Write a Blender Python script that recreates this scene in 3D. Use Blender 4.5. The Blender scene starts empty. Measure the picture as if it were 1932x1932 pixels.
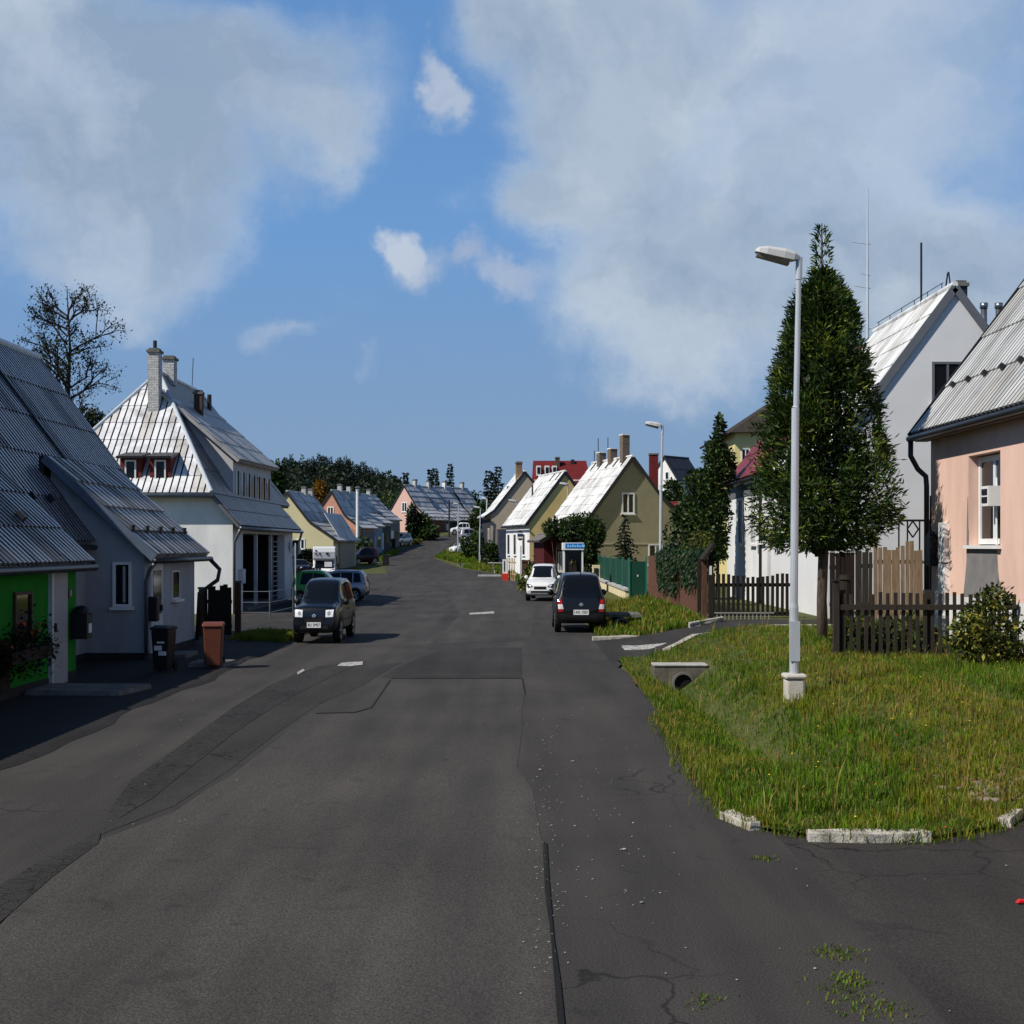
import bpy, bmesh, math, random
import numpy as np
from mathutils import Vector, Matrix
from mathutils.bvhtree import BVHTree

R = random.Random(11)
sc = bpy.context.scene
COL = sc.collection
F, CX, HY, H = 2512.0, 966.0, 1030.0, 2.3      # focal length and horizon of the photograph in pixels, eye height in metres


def P(px, py, Y):
    return Vector(((px - CX) / F * Y, Y, H - (py - HY) * Y / F))


def XP(px, Y):
    return (px - CX) / F * Y


def ZP(py, Y):
    return H - (py - HY) * Y / F


def G(px, py):
    Y = H * F / (py - HY)
    return ((px - CX) / F * Y, Y)


def ss(a, b, x):
    t = min(1.0, max(0.0, (x - a) / (b - a)))
    return t * t * (3 - 2 * t)


_ZY = [0, 60, 90, 105, 115, 125, 135, 150, 165, 180, 220, 400, 2000]
_ZZ = [0, 0, .15, .4, .75, 1.2, 1.75, 2.8, 3.8, 4.6, 5.5, 7, 9]


def zr(y):
    return sum(np.interp(y + o, _ZY, _ZZ) for o in (-5, -2.5, 0, 2.5, 5)) / 5 if y > 50 else 0.0


def gz(x, y):
    z = zr(y)
    z += .45 * ss(2.2, 5.5, x) * ss(10.8, 17, y) * (1 - ss(55, 85, y))
    z -= .42 * math.exp(-((x - 3.0) / .42) ** 2) * ss(12.5, 16, y) * (1 - ss(24.0, 24.6, y))
    return float(z)


# ------------------------------------------------------------------ mesh building
class MB:
    def __init__(s):
        s.v = []; s.f = []; s.m = []

    def add(s, vs, fs, mi=0):
        o = len(s.v)
        s.v.extend(tuple(v) for v in vs)
        for f in fs:
            s.f.append(tuple(i + o for i in f)); s.m.append(mi)

    def boxb(s, x0, x1, y0, y1, z0, z1, mi=0):
        s.add([(x0, y0, z0), (x1, y0, z0), (x1, y1, z0), (x0, y1, z0), (x0, y0, z1), (x1, y0, z1), (x1, y1, z1), (x0, y1, z1)],
              [(0, 3, 2, 1), (4, 5, 6, 7), (0, 1, 5, 4), (1, 2, 6, 5), (2, 3, 7, 6), (3, 0, 4, 7)], mi)

    def obox(s, o, r, u, n, x0, x1, y0, y1, z0, z1, mi=0):
        o, r, u, n = Vector(o), Vector(r), Vector(u), Vector(n)
        q = [o + r * x + u * y + n * z for z in (z0, z1) for x, y in ((x0, y0), (x1, y0), (x1, y1), (x0, y1))]
        s.add(q, [(0, 3, 2, 1), (4, 5, 6, 7), (0, 1, 5, 4), (1, 2, 6, 5), (2, 3, 7, 6), (3, 0, 4, 7)], mi)

    def beam(s, a, b, w, h, mi=0, up=(0, 0, 1)):
        a, b = Vector(a), Vector(b)
        d = (b - a); L = d.length; d.normalize()
        r = d.cross(Vector(up))
        if r.length < 1e-4:
            r = Vector((1, 0, 0))
        r.normalize(); u = r.cross(d)
        s.obox(a, d, r, u, 0, L, -w / 2, w / 2, -h / 2, h / 2, mi)

    def tube(s, pts, r, n=8, mi=0):
        pts = [Vector(p) for p in pts]
        rs = r if isinstance(r, (list, tuple)) else [r] * len(pts)
        vs, fs = [], []
        ref = None
        for i, p in enumerate(pts):
            d = pts[min(i + 1, len(pts) - 1)] - pts[max(i - 1, 0)]
            if d.length < 1e-9: d = Vector((0, 0, 1))
            d.normalize()
            if ref is None:
                ref = d.cross(Vector((0, 0, 1)))
                if ref.length < .05: ref = Vector((1, 0, 0))
            ref = (ref - d * ref.dot(d))
            if ref.length < 1e-6: ref = d.orthogonal()
            ref.normalize()
            k = d.cross(ref)
            for j in range(n):
                a = 2 * math.pi * j / n
                vs.append(p + (ref * math.cos(a) + k * math.sin(a)) * rs[i])
        for i in range(len(pts) - 1):
            for j in range(n):
                fs.append((i * n + j, i * n + (j + 1) % n, (i + 1) * n + (j + 1) % n, (i + 1) * n + j))
        fs.append(tuple(range(n - 1, -1, -1)))
        fs.append(tuple((len(pts) - 1) * n + j for j in range(n)))
        s.add(vs, fs, mi)

    def prism(s, poly, vec, mi=0):
        poly = [Vector(p) for p in poly]; vec = Vector(vec); n = len(poly)
        s.add(poly + [p + vec for p in poly], [tuple(range(n)), tuple(range(2 * n - 1, n - 1, -1))] + [(i, i + n, (i + 1) % n + n, (i + 1) % n) for i in range(n)], mi)

    def slab(s, quad, t, mi=0):
        q = [Vector(p) for p in quad]
        n = (q[1] - q[0]).cross(q[-1] - q[0]).normalized()
        if n.z < 0: n = -n
        s.prism(q, -n * t, mi)

    def ribs(s, a, b, c, d, pitch=.3, h=.03, laps=3, t=.08, mi=0, lap=.025, vw=.1, mv=0, alt=None, group=4):
        """a ribbed sheet roof over the quad a-b (eave) c-d (ridge): ribs run up the slope, laps step across it"""
        a, b, c, d = (Vector(p) for p in (a, b, c, d))
        n = (b - a).cross(d - a).normalized()
        if n.z < 0: n = -n
        nr = max(1, round((b - a).length / pitch))
        sec = []
        for i in range(nr):
            for k, o in ((0, 0), (vw, 0), (vw + .04, h), (.96, h)):
                sec.append(((i + k) / nr, o))
        sec.append((1, 0))
        for j in range(laps):
            t0, t1 = j / laps, (j + 1) / laps
            if j: t0 -= .012
            vs, fs = [], []
            for tt, e in ((t0, lap), (t1, .002)):
                for x, o in sec:
                    w = (R.random() - .5) * .004
                    vs.append((a.lerp(b, x)).lerp(d.lerp(c, x), tt) + n * (o + e + w))
            m = len(sec)
            fv = []
            for i in range(m - 1):
                (fs if i % 4 == 2 else fv).append((i, i + 1, m + i + 1, m + i))
            if alt is not None:
                tone = {g: (alt if R.random() < .35 else mi) for g in range(nr // group + 2)}
                top_ = [tone[(i // 4) // group] for i in range(m - 1) if i % 4 == 2]
            # lower lip of the lap
            vs2 = [Vector(vs[i]) - n * (lap + .01) for i in range(m)]
            for i in range(m - 1):
                fs.append((2 * m + i, 2 * m + i + 1, i + 1, i))
            s.add(vs + vs2, fs, mi)
            o0 = len(s.v) - len(vs) - len(vs2)
            if alt is not None: s.m[len(s.m) - len(fs):len(s.m) - len(fs) + len(top_)] = top_
            for f in fv:
                s.f.append(tuple(i + o0 for i in f)); s.m.append(mv)
        s.prism([a, b, c, d] if (c - d).length > 1e-4 else [a, b, c], -n * t, mi)

    def clip(s, co, no):
        bm = bmesh.new()
        vv = [bm.verts.new(v) for v in s.v]
        for f, m in zip(s.f, s.m):
            try:
                bf = bm.faces.new([vv[i] for i in f]); bf.material_index = m
            except ValueError:
                pass
        bmesh.ops.bisect_plane(bm, geom=bm.verts[:] + bm.edges[:] + bm.faces[:], plane_co=co, plane_no=no, clear_outer=True)
        bm.verts.index_update()
        s.v = [tuple(v.co) for v in bm.verts]
        s.f = [tuple(v.index for v in f.verts) for f in bm.faces]
        s.m = [f.material_index for f in bm.faces]
        bm.free()

    def ellip(s, c, r, seg=12, rings=8, mi=0):
        vs, fs = [], []
        for i in range(rings + 1):
            th = math.pi * i / rings
            for j in range(seg):
                ph = 2 * math.pi * j / seg
                vs.append((c[0] + r[0] * math.sin(th) * math.cos(ph), c[1] + r[1] * math.sin(th) * math.sin(ph), c[2] + r[2] * math.cos(th)))
        for i in range(rings):
            for j in range(seg):
                fs.append((i * seg + j, (i + 1) * seg + j, (i + 1) * seg + (j + 1) % seg, i * seg + (j + 1) % seg))
        s.add(vs, fs, mi)

    def leaf(s, p, d, up, w, l, mi=0):
        """one leaf-shaped face (a rhomb) from p along d"""
        r = d.cross(up)
        if r.length < 1e-4: r = d.orthogonal()
        r.normalize()
        s.add([p, p + d * l * .5 + r * w * .5, p + d * l, p + d * l * .5 - r * w * .5], [(0, 1, 2, 3)], mi)

    def build(s, name, mats, parent=None, smooth=False, fix=True, bevel=0):
        me = bpy.data.meshes.new(name)
        off = ORG.get(parent.name, Vector((0, 0, 0))) if parent else Vector((0, 0, 0))
        me.from_pydata([(v[0] - off.x, v[1] - off.y, v[2] - off.z) for v in s.v], [], s.f)
        if not isinstance(mats, (list, tuple)): mats = [mats]
        for m in mats: me.materials.append(m)
        me.polygons.foreach_set('material_index', s.m)
        if fix:
            bm = bmesh.new(); bm.from_mesh(me)
            bmesh.ops.recalc_face_normals(bm, faces=bm.faces)
            bm.to_mesh(me); bm.free()
        if smooth:
            me.polygons.foreach_set('use_smooth', [True] * len(me.polygons))
        o = bpy.data.objects.new(name, me)
        COL.objects.link(o)
        if parent:
            o.parent = parent
            ORG[o.name] = off
        if bevel:
            b = o.modifiers.new('bevel', 'BEVEL'); b.width = bevel; b.segments = 2; b.limit_method = 'ANGLE'
        return o


ORG = {}


def tag(o, label, cat, group=None, kind=None):
    o['label'] = label; o['category'] = cat
    if group: o['group'] = group
    if kind: o['kind'] = kind
    return o


def thing(name, label, cat, loc=(0, 0, 0), rz=0.0, group=None, world=False):
    """an Empty at the base of a thing; world=True: its parts are given in world coordinates"""
    o = bpy.data.objects.new(name, None); COL.objects.link(o)
    o.empty_display_size = .2
    o.location = loc; o.rotation_euler = (0, 0, rz)
    ORG[o.name] = Vector(loc) if world else Vector((0, 0, 0))
    return tag(o, label, cat, group)


def copy_tree(o, parent=None, label=None):
    c = o.copy(); COL.objects.link(c)
    if parent: c.parent = parent
    if label: c['label'] = label
    for ch in list(o.children):
        copy_tree(ch, c)
    return c


# ------------------------------------------------------------------ materials
MATS = {}


def M(name, col, rough=.8, var=.18, scale=3.0, bump=0.0, bscale=60.0, metal=0.0, spec=.3, coat=0.0, stretch=(1, 1, 1), col2=None, thr=None, emit=0, detail=6):
    if name in MATS: return MATS[name]
    m = bpy.data.materials.new(name); m.use_nodes = True
    nt = m.node_tree; N, L = nt.nodes, nt.links
    b = N['Principled BSDF']
    b.inputs['Roughness'].default_value = rough
    b.inputs['Metallic'].default_value = metal
    b.inputs['Specular IOR Level'].default_value = spec
    if coat:
        b.inputs['Coat Weight'].default_value = coat; b.inputs['Coat Roughness'].default_value = .04
    if var > 0 or col2:
        tc = N.new('ShaderNodeTexCoord'); mp = N.new('ShaderNodeMapping'); mp.inputs['Scale'].default_value = stretch
        L.new(tc.outputs['Object'], mp.inputs['Vector'])
        nz = N.new('ShaderNodeTexNoise'); nz.inputs['Scale'].default_value = scale; nz.inputs['Detail'].default_value = detail; nz.inputs['Roughness'].default_value = .62
        L.new(mp.outputs['Vector'], nz.inputs['Vector'])
        rp = N.new('ShaderNodeValToRGB')
        lo, hi = thr or (.3, .7)
        rp.color_ramp.elements[0].position = lo; rp.color_ramp.elements[1].position = hi
        c2 = col2 or tuple(min(1, c * (1 + var)) for c in col)
        c1 = col if col2 else tuple(c * (1 - var) for c in col)
        rp.color_ramp.elements[0].color = (*c1, 1); rp.color_ramp.elements[1].color = (*c2, 1)
        L.new(nz.outputs['Fac'], rp.inputs['Fac']); L.new(rp.outputs['Color'], b.inputs['Base Color'])
        if bump:
            n2 = N.new('ShaderNodeTexNoise'); n2.inputs['Scale'].default_value = bscale; n2.inputs['Detail'].default_value = 4
            L.new(mp.outputs['Vector'], n2.inputs['Vector'])
            bp = N.new('ShaderNodeBump'); bp.inputs['Strength'].default_value = bump; bp.inputs['Distance'].default_value = .02
            L.new(n2.outputs['Fac'], bp.inputs['Height']); L.new(bp.outputs['Normal'], b.inputs['Normal'])
    else:
        b.inputs['Base Color'].default_value = (*col, 1)
    if emit:
        b.inputs['Emission Color'].default_value = (*col, 1); b.inputs['Emission Strength'].default_value = emit
    MATS[name] = m
    return m


def leafmat(name, col, var=.35, scale=2.5, trans=.25):
    if name in MATS: return MATS[name]
    m = M(name, col, rough=.55, var=var, scale=scale, spec=.25)
    nt = m.node_tree; N, L = nt.nodes, nt.links
    b = N['Principled BSDF']; out = N['Material Output']
    tr = N.new('ShaderNodeBsdfTranslucent'); mx = N.new('ShaderNodeMixShader'); mx.inputs[0].default_value = trans
    src = b.inputs['Base Color'].links[0].from_socket
    L.new(src, tr.inputs['Color'])
    L.new(b.outputs[0], mx.inputs[1]); L.new(tr.outputs[0], mx.inputs[2]); L.new(mx.outputs[0], out.inputs['Surface'])
    return m


def asphalt(name, base, dark=.65, crack=.6, seed=0.0, patch=.5, cscale=.8, cthr=(.52, .6), cw=1.0):
    if name in MATS: return MATS[name]
    m = bpy.data.materials.new(name); m.use_nodes = True
    nt = m.node_tree; N, L = nt.nodes, nt.links
    b = N['Principled BSDF']; b.inputs['Roughness'].default_value = .88; b.inputs['Specular IOR Level'].default_value = .25
    tc = N.new('ShaderNodeTexCoord')
    mp = N.new('ShaderNodeMapping'); mp.inputs['Location'].default_value = (seed, seed * 1.7, 0)
    L.new(tc.outputs['Object'], mp.inputs['Vector'])

    def noise(sc_, det, vec=None, dist=0):
        n = N.new('ShaderNodeTexNoise'); n.inputs['Scale'].default_value = sc_; n.inputs['Detail'].default_value = det; n.inputs['Distortion'].default_value = dist
        L.new(vec or mp.outputs['Vector'], n.inputs['Vector']); return n

    def mul(a, c, fac=None):
        x = N.new('ShaderNodeMix'); x.data_type = 'RGBA'; x.blend_type = 'MULTIPLY'; x.inputs[0].default_value = 1
        if fac is not None: L.new(fac, x.inputs[0])
        L.new(a, x.inputs[6]); L.new(c, x.inputs[7]); return x.outputs[2]

    def ramp(src, p0, c0, p1, c1):
        r = N.new('ShaderNodeValToRGB'); e = r.color_ramp.elements
        e[0].position = p0; e[0].color = (*c0, 1); e[1].position = p1; e[1].color = (*c1, 1)
        L.new(src, r.inputs['Fac']); return r.outputs['Color']

    big = ramp(noise(.42, 8).outputs['Fac'], .35, tuple(c * (1 - .35 * patch) for c in base), .68, tuple(c * (1 + .22 * patch) for c in base))
    mp2 = N.new('ShaderNodeMapping'); mp2.inputs['Scale'].default_value = (2.2, .25, 1); L.new(mp.outputs['Vector'], mp2.inputs['Vector'])
    streak = ramp(noise(1.0, 5, mp2.outputs['Vector']).outputs['Fac'], .35, (.8, .8, .8), .65, (1.1, 1.08, 1.06))
    mp3 = N.new('ShaderNodeMapping'); mp3.inputs['Scale'].default_value = (.9, .05, 1); L.new(mp.outputs['Vector'], mp3.inputs['Vector'])
    track = ramp(noise(1.0, 3, mp3.outputs['Vector']).outputs['Fac'], .36, (.84, .84, .85), .62, (1.10, 1.09, 1.07))
    stain = ramp(noise(2.6, 9, dist=1.2).outputs['Fac'], .30, (.78, .78, .79), .36, (1, 1, 1))
    grain = ramp(noise(90, 3).outputs['Fac'], .36, (.55, .55, .56), .7, (1.45, 1.43, 1.4))
    c = mul(mul(mul(mul(big, streak), track), stain), grain)
    # stone chips
    vo = N.new('ShaderNodeTexVoronoi'); vo.inputs['Scale'].default_value = 55; L.new(mp.outputs['Vector'], vo.inputs['Vector'])
    # cracks, where a coarse noise lets them
    wv = N.new('ShaderNodeVectorMath'); wv.operation = 'ADD'
    dn = noise(1.3, 4); sc_ = N.new('ShaderNodeVectorMath'); sc_.operation = 'SCALE'; sc_.inputs['Scale'].default_value = .9
    L.new(dn.outputs['Color'], sc_.inputs[0]); L.new(mp.outputs['Vector'], wv.inputs[0]); L.new(sc_.outputs[0], wv.inputs[1])
    ck = N.new('ShaderNodeTexVoronoi'); ck.feature = 'DISTANCE_TO_EDGE'; ck.inputs['Scale'].default_value = cscale
    L.new(wv.outputs[0], ck.inputs['Vector'])
    line = ramp(ck.outputs['Distance'], .004 * cw, (.2, .2, .2), .016 * cw, (1, 1, 1))
    msk = N.new('ShaderNodeMapRange'); msk.inputs[1].default_value = cthr[0]; msk.inputs[2].default_value = cthr[1]; msk.inputs[4].default_value = crack
    L.new(noise(.22, 3).outputs['Fac'], msk.inputs[0])
    c = mul(c, line, msk.outputs[0])
    L.new(c, b.inputs['Base Color'])
    bp = N.new('ShaderNodeBump'); bp.inputs['Strength'].default_value = .32; bp.inputs['Distance'].default_value = .010
    ad = N.new('ShaderNodeMath'); ad.operation = 'ADD'
    L.new(noise(45, 5).outputs['Fac'], ad.inputs[0]); L.new(vo.outputs['Distance'], ad.inputs[1])
    L.new(ad.outputs[0], bp.inputs['Height']); L.new(bp.outputs['Normal'], b.inputs['Normal'])
    MATS[name] = m
    return m


def brickmat(name, c1, c2, mort, scale=5.0, axis='XZ'):
    if name in MATS: return MATS[name]
    m = bpy.data.materials.new(name); m.use_nodes = True
    nt = m.node_tree; N, L = nt.nodes, nt.links
    b = N['Principled BSDF']; b.inputs['Roughness'].default_value = .9
    tc = N.new('ShaderNodeTexCoord'); sp = N.new('ShaderNodeSeparateXYZ'); cb = N.new('ShaderNodeCombineXYZ')
    L.new(tc.outputs['Object'], sp.inputs[0])
    ad = N.new('ShaderNodeMath'); ad.operation = 'ADD'
    L.new(sp.outputs['X'], ad.inputs[0]); L.new(sp.outputs['Y'], ad.inputs[1])
    L.new(ad.outputs[0], cb.inputs['X']); L.new(sp.outputs['Z'], cb.inputs['Y'])
    bt = N.new('ShaderNodeTexBrick'); bt.inputs['Scale'].default_value = scale
    bt.inputs['Color1'].default_value = (*c1, 1); bt.inputs['Color2'].default_value = (*c2, 1); bt.inputs['Mortar'].default_value = (*mort, 1)
    bt.inputs['Mortar Size'].default_value = .018
    L.new(cb.outputs[0], bt.inputs['Vector']); L.new(bt.outputs['Color'], b.inputs['Base Color'])
    bp = N.new('ShaderNodeBump'); bp.inputs['Strength'].default_value = .5; bp.inputs['Distance'].default_value = .01
    L.new(bt.outputs['Fac'], bp.inputs['Height']); bp.invert = True; L.new(bp.outputs['Normal'], b.inputs['Normal'])
    MATS[name] = m
    return m


def roofmat(name, col, rough=.5, metal=.0, rust=.3, spec=.5):
    """weathered sheet roof: streaks down the slope and dirt blotches"""
    return M(name, tuple(c * k_ for c, k_ in zip(col, (.52, .505, .49))), rough=rough, metal=metal, spec=spec, var=.2, scale=1.1, col2=tuple(min(1, c * 1.12) for c in col), thr=(.30, .56), bump=.15, bscale=9, stretch=(1, 1.6, .40), detail=10)


white_p = M('white_paint', (.72, .72, .71), rough=.5, var=.06, scale=5)
plast_white = M('white_plaster', (.72, .72, .71), rough=.92, var=.13, scale=1.3, stretch=(1, 1, .4), bump=.25, bscale=70)
plast_grey = M('grey_plaster', (.32, .33, .35), rough=.92, var=.2, scale=1.3, stretch=(1, 1, .4), bump=.25, bscale=70)
plast_taupe = M('taupe_plaster', (.27, .26, .28), rough=.92, var=.1, scale=1.1, bump=.25, bscale=70)
plast_green = M('green_plaster', (.004, .165, .004), rough=.9, var=.22, scale=1.4, stretch=(1, 1, .45), bump=.2, bscale=70)
plinth_dk = M('dark_plinth', (.022, .022, .024), rough=.95, var=.3, bump=.3)
trim_lt = M('pale_metal_trim', (.52, .56, .6), rough=.45, var=.08, metal=.2)
trim_dk = M('dark_metal_trim', (.022, .022, .026), rough=.45, var=.2, metal=.3, spec=.5)
gutter_m = M('zinc_gutter', (.16, .17, .19), rough=.4, var=.2, metal=.6)
glass_dk = M('dark_window_glass', (.006, .008, .011), rough=.06, var=0, spec=.3)
curtain = M('net_curtain', (.33, .34, .36), rough=.8, var=.1)
wood_dk = M('dark_fence_wood', (.018, .014, .010), rough=.85, var=.4, scale=6, stretch=(6, 6, .6), bump=.3)
wood_br = M('brown_fence_wood', (.10, .048, .028), rough=.85, var=.35, scale=6, stretch=(6, 6, .5), bump=.3)
wood_lt = M('weathered_pale_wood', (.21, .145, .09), rough=.85, var=.4, scale=6, stretch=(6, 6, .5), bump=.3)
concrete = M('pale_concrete', (.40, .39, .37), rough=.92, var=.25, scale=5, bump=.4)
concrete_dk = M('dirty_concrete', (.14, .135, .12), rough=.95, var=.4, scale=5, bump=.4)
lamp_white = M('lamp_pole_paint', (.48, .52, .57), rough=.42, var=.12, scale=2, metal=.25, stretch=(3, 3, .5))
bark = M('bark', (.075, .055, .042), rough=.95, var=.45, scale=7, stretch=(3, 3, .7), bump=.8, bscale=14)
rubber = M('black_rubber', (.008, .008, .008), rough=.75, var=.1)
blackp = M('black_plastic', (.012, .012, .013), rough=.5, var=.15)
red_frame = M('oxide_red_wood', (.115, .014, .010), rough=.7, var=.25)

# ------------------------------------------------------------------ generic building bits
UP = Vector((0, 0, 1))


def window(parent, p, r, w, h, frame=white_p, cols=2, rows=1, sill=True, fw=.06, proud=.045, pane=None, name='window', curt=0.0, sillm=None, bars=None):
    """frame standing proud of the wall; the pane and the sill are its children. p: lower left corner seen from outside, r: to the right"""
    p, r = Vector(p), Vector(r); n = r.cross(UP)
    mb = MB()
    mb.obox(p, r, UP, n, 0, w, 0, fw, -.03, proud)
    mb.obox(p, r, UP, n, 0, w, h - fw, h, -.03, proud)
    mb.obox(p, r, UP, n, 0, fw, fw, h - fw, -.03, proud)
    mb.obox(p, r, UP, n, w - fw, w, fw, h - fw, -.03, proud)
    for c in range(1, cols):
        x = w * c / cols
        mb.obox(p, r, UP, n, x - fw * .45, x + fw * .45, fw, h - fw, -.02, proud - .006)
    for c in range(1, rows):
        z = h * c / rows
        mb.obox(p, r, UP, n, fw, w - fw, z - fw * .4, z + fw * .4, -.02, proud - .010)
    o = mb.build(name, frame, parent)
    g = MB(); g.obox(p, r, UP, n, fw * .8, w - fw * .8, fw * .8, h - fw * .8, -.02, .014)
    g.build('pane', pane or glass_dk, o)
    if curt:
        k = MB()
        k.obox(p, r, UP, n, w * .52, w * (.52 + .4 * curt), h * .1, h * .9, .0, .018); k.build('curtain', curtain, o)
    if sill:
        sl = MB(); sl.obox(p, r, UP, n, -.05, w + .05, -.06, -.004, -.02, .11); sl.build('sill', sillm or white_p, o)
    return o


def chimney(parent, c, w, d, z0, z1, mat, cap=True, pots=0, name='chimney'):
    mb = MB(); mb.boxb(c[0] - w / 2, c[0] + w / 2, c[1] - d / 2, c[1] + d / 2, z0, z1)
    o = mb.build(name, mat, parent)
    if cap:
        k = MB(); k.boxb(c[0] - w * .62, c[0] + w * .62, c[1] - d * .62, c[1] + d * .62, z1 + .001, z1 + .09)
        k.boxb(c[0] - w * .45, c[0] + w * .45, c[1] - d * .45, c[1] + d * .45, z1 + .091, z1 + .16)
        k.build('cap', concrete_dk, o)
    for i in range(pots):
        x = c[0] + (i - (pots - 1) / 2) * w * .5
        k = MB(); k.tube([(x, c[1], z1 + .1), (x, c[1], z1 + .45)], .07, 8); k.build('flue', trim_dk, o)
    return o


def gutter(parent, a, b, r=.06, mat=None, name='gutter'):
    mb = MB(); mb.tube([a, b], r, 8); return mb.build(name, mat or gutter_m, parent, smooth=True)


def pipe(parent, pts, r=.045, mat=None, name='downpipe'):
    mb = MB(); mb.tube(pts, r, 8); return mb.build(name, mat or gutter_m, parent, smooth=True)


def gable_house(name, label, loc, a, prof, ul, ur, length, wallm, roofm, cat='house', ov=.25, pitch=.5, ribh=.02, laps=5, group=None, base=-1.0, verge=None, lap=.03, vw=.05, valley=None, alt_roof=None):
    """house with a gable towards the camera. local x: across the gable, y: along the ridge (turned by a to the right), z: up from loc"""
    t = thing(name, label, cat, loc, -a, group)
    us = [p[0] for p in prof]; zs = [p[1] for p in prof]

    def zp(u): return float(np.interp(u, us, zs))
    poly = [(ul, 0, base), (ur, 0, base), (ur, 0, zp(ur) - .07)]
    for u, z in reversed([p for p in prof if ul < p[0] < ur]):
        poly.append((u, 0, z - .07))
    poly.append((ul, 0, zp(ul) - .07))
    mb = MB(); mb.prism(poly, (0, length, 0)); w = mb.build('wall', wallm, t)
    rb = MB()
    for (u0, z0), (u1, z1) in zip(prof[:-1], prof[1:]):
        if z1 > z0:
            rb.ribs((u0, length + .1, z0), (u0, -ov, z0), (u1, -ov, z1), (u1, length + .1, z1), pitch, ribh, max(1, round(laps * abs(u1 - u0) / (us[-1] - us[0]) * 2)), lap=lap, vw=vw, mv=1, alt=2, group=1)
        else:
            rb.ribs((u1, -ov, z1), (u1, length + .1, z1), (u0, length + .1, z0), (u0, -ov, z0), pitch, ribh, max(1, round(laps * abs(u1 - u0) / (us[-1] - us[0]) * 2)), lap=lap, vw=vw, mv=1, alt=2, group=1)
    rf = rb.build('roof', [roofm, valley or roofm, alt_roof or roofm], t, fix=False)
    vb = MB()
    for (u0, z0), (u1, z1) in zip(prof[:-1], prof[1:]):
        vb.beam((u0, -ov - .013, z0 - .06), (u1, -ov - .013, z1 - .06), .2, .022, up=(0, 1, 0))
    vb.build('verge_board', verge or trim_dk, t)
    # ridge cap
    k = max(range(len(zs)), key=lambda i: zs[i])
    rc = MB(); rc.tube([(us[k], -ov, zs[k] + .03), (us[k], length + .1, zs[k] + .03)], .08, 8); rc.build('ridge_cap', roofm, rf)
    return t, w, rf, zp

# ================================================================== camera, sun, sky
cam = bpy.data.cameras.new('camera'); camo = bpy.data.objects.new('camera', cam); COL.objects.link(camo)
camo.location = (0, 0, H); camo.rotation_euler = (math.pi / 2, 0, 0)
cam.sensor_width = 36; cam.lens = 36 * F / 1932; cam.shift_y = (HY - 966) / 1932
cam.clip_end = 5000; cam.clip_start = .1
sc.camera = camo
vs = sc.view_settings
vs.view_transform = 'Standard'; vs.look = 'None'; vs.exposure = 0; vs.gamma = 1

SUN_TO = Vector((-.62, -.36, .70)).normalized()       # towards the sun: from the left, a little behind the camera
sl = bpy.data.lights.new('sun', 'SUN'); sl.energy = 5; sl.angle = math.radians(.5); sl.color = (1, .95, .86)
so = bpy.data.objects.new('sun', sl); COL.objects.link(so)
so.rotation_euler = (-SUN_TO).to_track_quat('-Z', 'Y').to_euler()

w = bpy.data.worlds.new('World'); sc.world = w; w.use_nodes = True
nt = w.node_tree; N, L = nt.nodes, nt.links
bg = N['Background']
SKY_S = .05
bg.inputs['Strength'].default_value = SKY_S
sky = N.new('ShaderNodeTexSky'); sky.sky_type = 'NISHITA'; sky.sun_disc = False
sky.sun_elevation = math.asin(SUN_TO.z); sky.sun_rotation = math.atan2(SUN_TO.x, SUN_TO.y)
sky.air_density = 1.0; sky.dust_density = .3; sky.ozone_density = 2.5
tc = N.new('ShaderNodeTexCoord')


def vmath(op, a, b=None, sc_=None):
    n = N.new('ShaderNodeVectorMath'); n.operation = op
    L.new(a, n.inputs[0])
    if b is not None:
        if isinstance(b, (tuple, Vector)): n.inputs[1].default_value = tuple(b)
        else: L.new(b, n.inputs[1])
    return n


def fmath(op, a, b):
    n = N.new('ShaderNodeMath'); n.operation = op
    for i, v in enumerate((a, b)):
        if isinstance(v, (int, float)): n.inputs[i].default_value = v
        else: L.new(v, n.inputs[i])
    return n.outputs[0]


def wnoise(scale, det, vec, rough=.55, dist=0.0):
    n = N.new('ShaderNodeTexNoise'); n.inputs['Scale'].default_value = scale; n.inputs['Detail'].default_value = det
    n.inputs['Roughness'].default_value = rough; n.inputs['Distortion'].default_value = dist
    L.new(vec, n.inputs['Vector']); return n


D = vmath('NORMALIZE', tc.outputs['Generated']).outputs[0]
# turbulence that frays the edges of the cloud masses
wob = wnoise(7, 6, D, .6)
wc = vmath('SUBTRACT', wob.outputs['Color'], (.5, .5, .5)); ws = N.new('ShaderNodeVectorMath'); ws.operation = 'SCALE'; ws.inputs['Scale'].default_value = .16
L.new(wc.outputs[0], ws.inputs[0])
DW = vmath('ADD', D, ws.outputs[0]).outputs[0]


def blob(px, py, rx, ry, wgt, inner=0.0, vec=None):
    d0 = Vector(((px - CX) / F, 1, -(py - HY) / F)).normalized()
    a = vmath('SUBTRACT', vec or DW, d0)
    b = vmath('MULTIPLY', a.outputs[0], (F / rx, 2.0, F / ry))
    ln = vmath('LENGTH', b.outputs[0]).outputs['Value']
    mr = N.new('ShaderNodeMapRange'); mr.interpolation_type = 'SMOOTHSTEP'
    mr.inputs[1].default_value = 1.0; mr.inputs[2].default_value = inner; mr.inputs[3].default_value = 0; mr.inputs[4].default_value = wgt
    L.new(ln, mr.inputs[0])
    return mr.outputs[0]


def total(lst):
    t = lst[0]
    for x in lst[1:]: t = fmath('ADD', t, x)
    return t


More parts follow.
